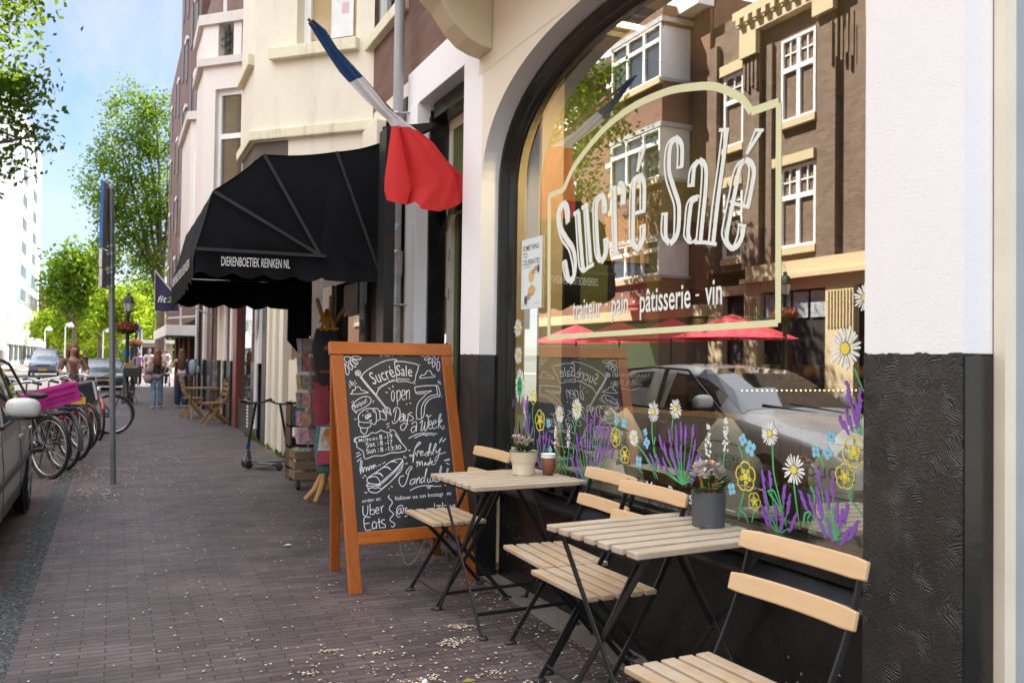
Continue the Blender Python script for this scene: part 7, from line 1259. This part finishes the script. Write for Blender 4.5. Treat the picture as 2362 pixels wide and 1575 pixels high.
# ------------------------------------------------------------------ people
def skin(name, V, E, rad, mat, parent, sub=2):
    me = bpy.data.meshes.new(name); me.from_pydata(V, E, []); o = bpy.data.objects.new(name, me); COL.objects.link(o)
    md = o.modifiers.new("skin", 'SKIN'); md.use_smooth_shade = True; lay = me.skin_vertices[0].data
    for i, r in enumerate(rad): lay[i].radius = r if isinstance(r, tuple) else (r, r)
    lay[0].use_root = True; s = o.modifiers.new("sub", 'SUBSURF'); s.levels = s.render_levels = sub
    dg = bpy.context.evaluated_depsgraph_get(); m2 = bpy.data.meshes.new_from_object(o.evaluated_get(dg)); bpy.data.objects.remove(o)
    m2.materials.clear(); m2.materials.append(mat)
    for p in m2.polygons: p.use_smooth = True
    o = bpy.data.objects.new(name, m2); COL.objects.link(o); o.parent = parent; return o
def person(label, loc, rz, H, top, bottom, hair, hairlen, legs=((0, 0), (0, 0)), arms=((-.06, 0), (.06, 0)), sleeves=.5, flare=1.0, midriff=0, tilt=0, bag=None, wide=1):
    """faces local -y. legs: (knee forward, ankle forward) per side; arms: elbow/hand targets"""
    t = thing('person', label, 'person', loc, rz); k = H/1.70; SK = M('skin', (.50, .30, .22), .55, var=.08)
    hip, kn, an = .90, .49, .08; V = [(0, 0, .96)]; E = []; rad = [(.115, .09)]
    def add(p, par, r): V.append(p); E.append((par, len(V)-1)); rad.append(r); return len(V)-1
    sp = add((0, .0, 1.12), 0, (.105, .08)); chs = add((0, .0, 1.30), sp, (.125, .085)); nk = add((0, .01, 1.45), chs, .050); hb = add((0, -.01-tilt*.3, 1.53), nk, .062); hd = add((0, -.015-tilt, 1.61-tilt*.3), hb, (.078, .09)); ht = add((0, -.01-tilt*1.2, 1.67-tilt*.5), hd, (.062, .07))
    LEG = []
    for i, s in enumerate((-1, 1)):
        kf, af = legs[i]; h_ = add((s*.085, 0, hip), 0, .083); kk = add((s*.095, -kf, kn+(.02 if kf else 0)), h_, .058); lift = max(0, abs(af)-.25)*.5; aa = add((s*.10, -af, an+lift), kk, .038); ft = add((s*.115, -af-.12, .035+lift), aa, .034); LEG.append((h_, kk, aa, ft))
    ARM = []
    for i, s in enumerate((-1, 1)):
        sh_ = add((s*.175, .005, 1.39), chs, .050)
        if isinstance(arms[i][0], tuple): el, ha = arms[i]
        else: el, ha = (s*.225, arms[i][0]*-.5+.03, 1.13), (s*.235, -arms[i][0]-.05, .90)
        e_ = add(el, sh_, .038); h_ = add(ha, e_, .027); d = (Vector(ha)-Vector(el)).normalized(); hn_ = add(tuple(Vector(ha)+d*.075), h_, (.030, .020)); ARM.append((sh_, e_, h_, hn_))
    S = lambda P: [(x*k*wide, y*k, z*k) for x, y, z in P]; RS = lambda r: [(a[0]*k, a[1]*k) if isinstance(a, tuple) else a*k for a in r]
    body = skin('body', S(V), E, RS(rad), SK, t)
    # fingers
    fg_ = MB()
    for (sh_, e_, h_, hn_) in ARM:
        p = Vector(S([V[hn_]])[0]); d = (p-Vector(S([V[h_]])[0])).normalized(); sd = d.cross(Vector((0, 1, 0))); sd = sd.normalized() if sd.length > .1 else Vector((1, 0, 0))
        for j in range(4): b_ = p+sd*((j-1.5)*.016*k); fg_.tube([b_, b_+d*.035*k, b_+d*.06*k+Vector((0, -.012*k, 0))], [.008*k, .0075*k, .006*k], 6)
        fg_.tube([p-d*.03*k+sd*.025*k, p+sd*.045*k, p+d*.025*k+sd*.05*k], [.009*k, .008*k, .006*k], 6)
    fg_.build('fingers', SK, body)
    # trousers: legs and hips as one cloth surface
    TV = [(0, 0, 1.00)]; TE = []; TR = [(.125, .10)]
    for (h_, kk, aa, ft) in LEG:
        a = len(TV); hx, kx, ax = V[h_], V[kk], V[aa]; TV += [hx, ((hx[0]+kx[0])/2, (hx[1]+kx[1])/2, (hx[2]+kx[2])/2), kx, ((kx[0]+ax[0])/2, (kx[1]+ax[1])/2, (kx[2]+ax[2])/2), (ax[0], ax[1], ax[2]-.02)]; TE += [(0, a), (a, a+1), (a+1, a+2), (a+2, a+3), (a+3, a+4)]; TR += [.100, .090*(.6+.4*flare), .074*flare, .072*flare, .072*flare]
    skin('trousers', S(TV), TE, RS(TR), bottom, t)
    z0 = 1.02+midriff; CV = [(0, 0, (z0+1.2)/2), (0, 0, z0), (0, 0, 1.22), (0, 0, 1.33), (0, .008, 1.405)]; CE = [(1, 0), (0, 2), (2, 3), (3, 4)]; CR = [(.118, .094), (.125, .100), (.125, .095), (.138, .096), (.085, .066)]
    if sleeves:
        for (sh_, e_, h_, hn_) in ARM:
            a = len(CV); p0, p1 = Vector(V[sh_]), Vector(V[e_]); CV += [tuple(p0), tuple(p0.lerp(p1, min(1, sleeves*1.6)))]; CE += [(3, a), (a, a+1)]; CR += [.064, .054]
    skin('top', S(CV), CE, RS(CR), top, t)
    if hair is not None:
        q = MB(); hx, hy, hz = S([V[hd]])[0]; q.ell((hx, hy+.038*k, hz+.030*k), .090*k, .096*k, .092*k, 14, 9, 0, .04)
        if hairlen: 
            for j in range(9): a = (j-4)*.34; x0_, y0_ = hx+.075*k*math.sin(a), hy+.02*k+.075*k*math.cos(a)*.9; q.tube([(x0_, y0_, hz+.03*k), (x0_*1.12, y0_+.035*k, hz-.14*k), (x0_*1.05+.006*j*k, y0_+.04*k, hz-hairlen*k*.75), (x0_*.85, y0_+.03*k, hz-hairlen*k)], [.036*k, .036*k, .03*k, .008*k], 7)
        q.v = [(x, y, z) for x, y, z in q.v]; q.build('hair', hair, t)
    fc = MB(); hx, hy, hz = S([V[hd]])[0]
    fc.ell((hx, hy-.098*k, hz-.012*k), .011*k, .016*k, .016*k, 8, 6)
    for s in (-1, 1): fc.ell((hx+s*.082*k, hy+.005*k, hz-.01*k), .010*k, .018*k, .026*k, 8, 6)
    fc.build('nose', SK, body); fe_ = MB()
    for s in (-1, 1): fe_.ell((hx+s*.030*k, hy-.086*k, hz+.006*k), .011*k, .006*k, .006*k, 8, 5)
    fe_.ell((hx, hy-.090*k, hz-.042*k), .020*k, .006*k, .005*k, 8, 5, 1); fe_.build('eye', [M('eye_dark', (.03, .02, .02), .4), M('lips', (.45, .14, .12), .5)], body)
    for (h_, kk, aa, ft) in LEG:
        q = MB(); a_, f_ = Vector(S([V[aa]])[0]), Vector(S([V[ft]])[0]); c = (a_+f_)/2; q.ell((c.x, c.y-.005*k, f_.z+.008*k), .042*k, .115*k, .045*k, 12, 7); q.v = [(x, y, max(z, f_.z-.033*k)) for x, y, z in q.v]; q.build('shoe', M('shoe_pale' if bag != 'dark' else 'shoe_dark', (.62, .56, .50) if bag != 'dark' else (.04, .04, .04), .6), t)
    return t
FAB = lambda n, c, v=.15: M(n, c, .85, var=v, scale=9, bump=.15, bscale=60)
BRH = M('brown_hair', (.10, .055, .03), .5, var=.35, scale=40); AUB = M('auburn_hair', (.16, .065, .03), .5, var=.35, scale=40)
pA = person('woman walking away in a black vest and faded blue jeans', (1.0, 23.6, 0), math.pi, 1.43, FAB('black_vest', (.015, .015, .016)), FAB('faded_denim', (.13, .20, .28), .5), AUB, .36, ((.06, .04), (-.02, -.20)), (((-.26, .02, 1.16), (-.20, -.10, 1.02)), ((.27, .04, 1.14), (.33, -.06, .98))), 0, 1.08)
pB = person('woman walking away with long brown hair and wide navy trousers', (1.58, 23.65, 0), math.pi, 1.46, FAB('white_lilac_top', (.66, .60, .72)), FAB('navy_trousers', (.02, .035, .08)), BRH, .52, ((.03, -.02), (.05, .12)), (((-.22, .0, 1.14), (-.22, -.05, .92)), ((.26, -.05, 1.16), (.17, -.18, 1.32))), 0, 1.35)
bg1 = thing('shoulder_bag', 'pale grey backpack worn by the woman in navy trousers', 'bag', (1.83, 23.6, 1.0)); q = MB(); q.ell((0, 0, 0), .12, .11, .21, 12, 9); q.ell((.12, .02, -.06), .07, .09, .12, 10, 7); q.build('sack', M('pale_grey_canvas', (.30, .36, .42), .7), bg1); q = MB(); q.bar([(-.10, -.02, .22), (-.12, -.08, .05), (-.10, -.05, -.18)], .03, .012, (1, 0, 0)); q.build('strap', M('strap_navy', (.02, .03, .05), .7), bg1)
bg2 = thing('handbag', 'grey pink handbag worn by the woman in the black vest', 'bag', (.80, 23.55, .72)); q = MB(); q.ell((0, 0, 0), .11, .09, .12, 12, 8); q.ell((.02, .0, .22), .10, .08, .11, 12, 8); q.build('sack', M('grey_pink_canvas', (.28, .22, .24), .7, var=.4, scale=9), bg2)
person('woman in a brown patterned shirt looking down behind the bicycles', (-.62, 16.3, 0), .35, 1.48, M('plaid_brown', (.17, .085, .06), .8, var=.6, scale=38), FAB('dark_skirt', (.03, .03, .04)), AUB, .26, ((.03, 0), (0, .03)), (((-.25, -.08, 1.18), (-.14, -.28, 1.02)), ((.25, -.08, 1.18), (.14, -.28, 1.02))), .62, 1.1, 0, .045)
person('person in a lilac shirt walking towards the camera far along the pavement', (.95, 40.0, 0), .1, 1.50, FAB('lilac_shirt', (.40, .25, .48)), FAB('black_trousers', (.02, .02, .03)), M('grey_hair', (.14, .10, .08), .6), 0, ((.10, .16), (-.03, -.14)), sleeves=.6)
person('person in a white shirt pushing a stroller far along the pavement', (2.0, 40.6, 0), .15, 1.62, FAB('white_shirt', (.70, .70, .76)), FAB('dark_trousers', (.03, .03, .05)), M('dark_hair', (.02, .015, .012), .6), 0, ((.08, .10), (0, -.1)), (((-.25, -.06, 1.15), (-.14, -.32, 1.02)), ((.25, -.06, 1.15), (.14, -.32, 1.02))), .5)
person('person in a white top walking behind the woman in the black vest', (1.42, 41.5, 0), .1, 1.58, FAB('white_shirt', (.70, .70, .76)), FAB('dark_trousers', (.03, .03, .05)), M('dark_hair', (.02, .015, .012), .6), 0, ((.06, .1), (0, -.1)), sleeves=.5)
person('person in dark clothes crossing behind the patterned shirt woman', (-.98, 36.5, 0), 1.2, 1.46, FAB('black_jacket', (.015, .015, .018)), FAB('dark_trousers', (.03, .03, .05)), M('grey_hair', (.14, .10, .08), .6), 0, ((.08, .1), (0, -.1)), sleeves=.62)
pm = thing('stroller', 'black child stroller pushed by the white shirted person', 'stroller', (1.98, 39.9, 0))
q = MB(); q.obox((0, 0, .55), (1, 0, 0), (0, .9, .3), (0, -.3, .9), .20, .24, .06); q.ell((0, .08, .75), .21, .2, .18, 12, 8); q.build('seat', M('stroller_black', (.025, .022, .03), .7), pm); q = MB()
for s in (-1, 1): q.tube([(s*.2, -.25, .1), (s*.2, .2, .6), (s*.2, .42, .9)], .015, 6); q.tube([(s*.2, .25, .1), (s*.2, -.05, .5)], .015, 6)
q.tube([(-.2, .42, .9), (.2, .42, .9)], .018, 6); q.build('frame', STEEL, pm)
for x in (-.2, .2):
    for y in (-.25, .25): q = MB(); q.lathe([(0, -.02), (.09, -.02), (.1, 0), (.09, .02), (0, .02)], (x, y, .1), 14, M4=Matrix.Rotation(R(90), 4, 'Y')); q.build('wheel', RUB, pm)
# ------------------------------------------------------------------ trees
BARK = M('tree_bark', (.11, .085, .06), .9, var=.35, scale=5, bump=.6, bscale=18)
def tree(label, loc, trunk_h, blobs, nclump, per, s0, s1, mats, seed, trunk_r=.25, limbs=None, group='street trees', spread=.55, cat='tree', vert=0):
    t = thing('tree', label, cat, loc, 0, group); r = np.random.RandomState(seed); rr = random.Random(seed)
    P = []; wts = np.array([b[3]*b[4]*b[5] for b in blobs]); wts = wts/wts.sum()
    for _ in range(nclump):
        b = blobs[r.choice(len(blobs), p=wts)]; d = r.normal(size=3); d /= np.linalg.norm(d); k = r.uniform(.25, 1)**.45; P.append((b[0]+d[0]*b[3]*k, b[1]+d[1]*b[4]*k, b[2]+d[2]*b[5]*k))
    P = np.array(P); C = np.repeat(P, per, axis=0)+r.normal(scale=spread, size=(nclump*per, 3))*np.array([1, 1, .8+vert]); N = len(C)
    u = r.normal(size=(N, 3)); u /= np.linalg.norm(u, axis=1)[:, None]; w_ = np.cross(u, r.normal(size=(N, 3))); w_ /= np.linalg.norm(w_, axis=1)[:, None]; s = r.uniform(s0, s1, size=(N, 1)); n_ = np.cross(u, w_)
    vs = np.stack([C-u*s, C+w_*s*.62+n_*s*.15, C+u*s*1.1, C-w_*s*.62+n_*s*.15], axis=1).reshape(-1, 3)
    me = bpy.data.meshes.new('crown'); me.vertices.add(N*4); me.vertices.foreach_set('co', vs.ravel()); me.loops.add(N*4); me.loops.foreach_set('vertex_index', np.arange(N*4)); me.polygons.add(N); me.polygons.foreach_set('loop_start', np.arange(N)*4); me.polygons.foreach_set('loop_total', np.full(N, 4))
    for m in mats: me.materials.append(m)
    ci = np.repeat(r.randint(0, len(mats), nclump), per); flip = r.random_sample(N) < .25; ci = np.where(flip, r.randint(0, len(mats), N), ci); me.polygons.foreach_set('material_index', ci.astype(np.int32)); me.update(calc_edges=True); me.validate()
    o = bpy.data.objects.new('crown', me); COL.objects.link(o); o.parent = t
    q = MB(); q.tube([(0, 0, 0), (.03, 0, trunk_h*.5), (0, .05, trunk_h), (.05, 0, trunk_h*1.25)], [trunk_r*1.25, trunk_r, trunk_r*.82, trunk_r*.5], 10)
    sel = limbs or [tuple(P[i]) for i in r.choice(nclump, min(nclump, 16), replace=False)]
    for e in sel:
        e = Vector(e); z0 = trunk_h*rr.uniform(.8, 1.15); a = Vector((0, 0, z0)); m_ = a.lerp(e, .5)+Vector((rr.uniform(-.3, .3), rr.uniform(-.3, .3), (e.z-z0)*.08)); q.tube([a, m_, e], [trunk_r*.5, trunk_r*.28, trunk_r*.08], 6)
        for _ in range(3): st_ = m_.lerp(e, rr.uniform(.3, .9)); c = st_+(e-st_)*.7+Vector((rr.gauss(0, .35), rr.gauss(0, .35), rr.gauss(.3, .3))); q.tube([st_, c], [trunk_r*.14, trunk_r*.04], 5)
    q.build('trunk', BARK, t); return t
LF = [LEAF('leaf_fresh', (.055, .13, .012), (.10, .20, .02), .5), LEAF('leaf_mid', (.035, .095, .012), (.07, .15, .02), .45), LEAF('leaf_deep', (.022, .06, .012), (.045, .10, .018), .35)]
tree('near leafy street tree reaching in at the top left corner', (-4.9, 22, 0), 4.6, [(1.2, 0, 8.4, 2.2, 2.4, 2.2), (1.5, .3, 6.6, 1.9, 2.0, 1.4), (-1.2, 0, 8.2, 2.6, 2.6, 3), (2.9, .2, 7.3, .95, 1.0, .55), (1.6, 0, 10.6, 1.9, 2.2, 1.8), (1.9, 0, 5.6, 1.1, 1.2, .45), (2.2, 0, 8.4, 1.0, 1.3, 1.4)], 560, 40, .05, .095, LF, 11, .22, spread=.25)
tree('tall upright tree standing right of the others beside the dark brick tower', (2.75, 62, 0), 5.5, [(-2.2, 0, 15.8, 1.7, 1.6, 3.4), (-.3, 0, 16.2, 1.5, 1.5, 2.6), (-3.4, 0, 12.2, 1.5, 1.5, 2.6), (-1.6, 0, 10.8, 1.8, 1.8, 2.6), (.1, 0, 11.6, 1.5, 1.5, 3.2), (-2.4, 0, 7.6, 2.0, 1.8, 1.8), (-.4, 0, 7.6, 1.4, 1.4, 1.6)], 520, 34, .07, .14, LF, 5, .32, [(-3.6, 0, 11.5), (-2.6, 0, 15), (-1.6, 0, 17.6), (-.6, 0, 18), (-2.8, 0, 9), (.2, 0, 14), (-1.2, 0, 13), (-2.1, 0, 12.4)], spread=.40)
FARL = [LEAF('leaf_lime', (.13, .22, .015), (.24, .32, .03), .6), LEAF('leaf_yellow_green', (.16, .22, .02), (.30, .34, .04), .6), LEAF('leaf_mid', (.035, .095, .012), (.07, .15, .02), .45)]
r_ = random.Random(21)
lbl = ['lime green tree at the far end of the street, farthest left', 'round pale tree beyond the blue grey van', 'tall mid green tree behind the sign pole', 'yellow green tree just left of the lantern', 'tree with a bare forked trunk behind the lantern', 'low bushy tree beyond the stroller', 'dark backed tree behind the flower lamp', 'lime tree glimpsed between the tower and the banner', 'sunlit green tree low at the end of the pavement', 'pale tree far behind the parked dark car']
spots = [(-6.4, 118, 7.2, 2.6), (-3.6, 104, 7.8, 2.7), (-3.0, 80, 11.2, 2.1), (-1.4, 98, 8.6, 2.6), (.2, 90, 8.4, 2.7), (4.2, 84, 5.6, 2.4), (1.8, 100, 9.6, 3.0), (4.8, 108, 10.5, 3.2), (3.6, 72, 3.6, 1.3), (-1.6, 140, 8, 4.2)]
for i, (x, y, h, rad_) in enumerate(spots):
    bl = [(0, 0, h*.64, rad_, rad_, h*.30)]+[(r_.uniform(-.6, .6)*rad_, r_.uniform(-.6, .6)*rad_, h*r_.uniform(.42, .88), rad_*.62, rad_*.62, h*.16) for _ in range(5)]
    tree(lbl[i], (x, y, 0), h*.34, bl, 210, 22, .12, .24, (LF if i in (2, 6) else FARL), 60+i, .16, spread=.5)
q = MB(); rr = np.random.RandomState(8)
for k in range(2600):
    c = Vector((rr.uniform(-9, 9), rr.uniform(150, 160), abs(rr.normal(0, 3.6)))); s = rr.uniform(.3, .6); u = Vector(rr.normal(size=3)).normalized(); v = u.orthogonal().normalized(); q.add([c+u*s, c+v*s, c-u*s, c-v*s], [(0, 1, 2, 3)], int(rr.randint(3)))
kind(q.build('far_foliage', FARL, recalc=False), 'stuff')
# ------------------------------------------------------------------ buildings at the far left
WTR = STUCCO('white_tower_render', (.74, .76, .78), .1, 3, .7, .03)
wt_ = thing('white_apartment_tower', 'tall white apartment tower with small square windows at the far left', 'building', (-14, 128, 0))
q = MB(); q.box(-30, -10.55, 115, 150, 6.0, 31); q.build('wall', WTR, wt_, True)
q = MB(); q.box(-29, -11.4, 116, 149, 2.6, 6.0); q.build('recessed_storey', M('white_render_2', (.6, .6, .58), .7, co='world'), wt_, True)
for z in range(8):
    z0 = 8.3+z*2.95
    if z < 2: q = MB(); q.box(-10.56, -10.50, 117, 148, z0-.9, z0+1.1); q.build('glass_band', DARKGLASS('green_band', (.16, .19, .14), .1), wt_, True)
    for y in (122.5, 137):
        q = MB(); q.box(-10.57, -10.47, y, y+5.4, z0-.35, z0+1.05); q.build('window', M('tower_window', (.05, .06, .07), .3, spec=.25, co='world'), wt_, True)
    q = MB(); q.box(-10.56, -10.52, 115, 150, z0+1.72, z0+1.80); q.build('storey_joint', M('joint_grey', (.3, .3, .32), .7), wt_, True)
pdm = thing('white_podium_shop', 'low white shop building with dark openings under the apartment tower', 'building', (-9, 110, 0))
q = MB(); q.box(-26, -9.6, 99, 150, 0, 3.4); q.box(-9.6, -9.4, 99, 150, 2.3, 3.5); q.build('wall', WTR, pdm, True)
q = MB(); q.box(-14, -10.4, 98.9, 99.05, 1.7, 3.1); q.build('dark_sign', M('dark_sign', (.035, .035, .04), .5), pdm, True)
for k in range(9): q = MB(); q.box(-9.62, -9.5, 101+k*5, 104.2+k*5, .6, 2.2); q.build('window', M('tower_window', (.05, .06, .07), .3, spec=.25, co='world'), pdm, True)
q = MB(); q.box(-13.8, -10, 98.85, 99.0, .2, 1.6); q.build('shop_glass_front', DARKGLASS('green_band', (.16, .19, .14), .1), pdm, True)
bh = thing('brick_gable_house', 'small brown brick house with white trim between the white tower and the trees', 'building', (-9.6, 160, 0))
q = MB(); q.box(-26, -9.0, 152, 170, 0, 9.6); q.build('wall', DKBRK, bh, True); q = MB(); q.box(-9.1, -8.4, 151.9, 170, 8.9, 9.7); q.box(-9.05, -8.0, 151.9, 156, 5.4, 6.6); q.box(-9.05, -8.7, 152, 154, 0, 5.4); q.build('white_trim', WTR, bh, True)
q = MB(); q.prism([(-26, 152, 9.6), (-10.4, 152, 12.0), (-9.2, 152, 9.7)], (0, 18, 0)); q.box(-9.6, -9.0, 152, 154, 9.6, 11.8); q.build('roof', M('slate_tiles', (.10, .08, .075), .6, co='world'), bh, True)
ks = thing('street_kiosk', 'low pale kiosk with a flat roof at the end of the pavement', 'kiosk', (2.4, 70, 0)); q = MB(); q.box(-1.6, 1.6, 0, 2, 0, 2.2); q.build('body', M('kiosk_beige', (.42, .36, .28), .7, var=.3), ks); q = MB(); q.box(-1.8, 1.8, -.2, 2.2, 2.2, 2.45); q.build('roof', WHITEW, ks); q = MB(); q.box(-1.3, 1.2, -.03, 0, .9, 1.9); q.build('window', M('tower_pane', (.03, .025, .025), .35, spec=.25, co='world'), ks)
for i, (x, y) in enumerate(((-3.4, 75), (-5.6, 88), (-.9, 88))):
    t = thing('park_lamp', ['white globe lamp left of the patterned shirt woman', 'white globe lamp near the brick gable house', 'white globe lamp right of the sign pole'][i], 'street lamp', (x, y, 0), 0, 'white lamps at the street end'); q = MB(); q.tube([(0, 0, 0), (0, 0, 3.4), (.1, 0, 3.6), (.35, 0, 3.62)], .05, 6); q.build('pole', WHITEW, t); q = MB(); q.lathe([(.05, .3), (.22, .05), (.2, -.08), (0, -.1)], (.35, 0, 3.45), 12); q.build('shade', WHITEW, t)

# weeds along the foot of the walls
q = MB(); rr = random.Random(77)
for _ in range(420):
    y = rr.choice((rr.gauss(11.9, .5), rr.gauss(9.9, .3), rr.gauss(14.2, .6), rr.gauss(19.5, 1), rr.uniform(7, 22), rr.uniform(5.3, 6.6))); x = (2.04 if y > 6.6 else 2.03)-abs(rr.gauss(0, .02)); h = rr.uniform(.01, .05)*(1.8 if y > 9 else 1); a = rr.uniform(0, 6.28); d = Vector((math.cos(a)*.5-.3, math.sin(a)*.5, 1)).normalized(); leafq(q, (x, y, .0), d, h, h*.35, 0)
kind(q.build('weeds', LEAF('weed_green', (.05, .09, .01), (.14, .17, .03), .3), recalc=False), 'stuff')
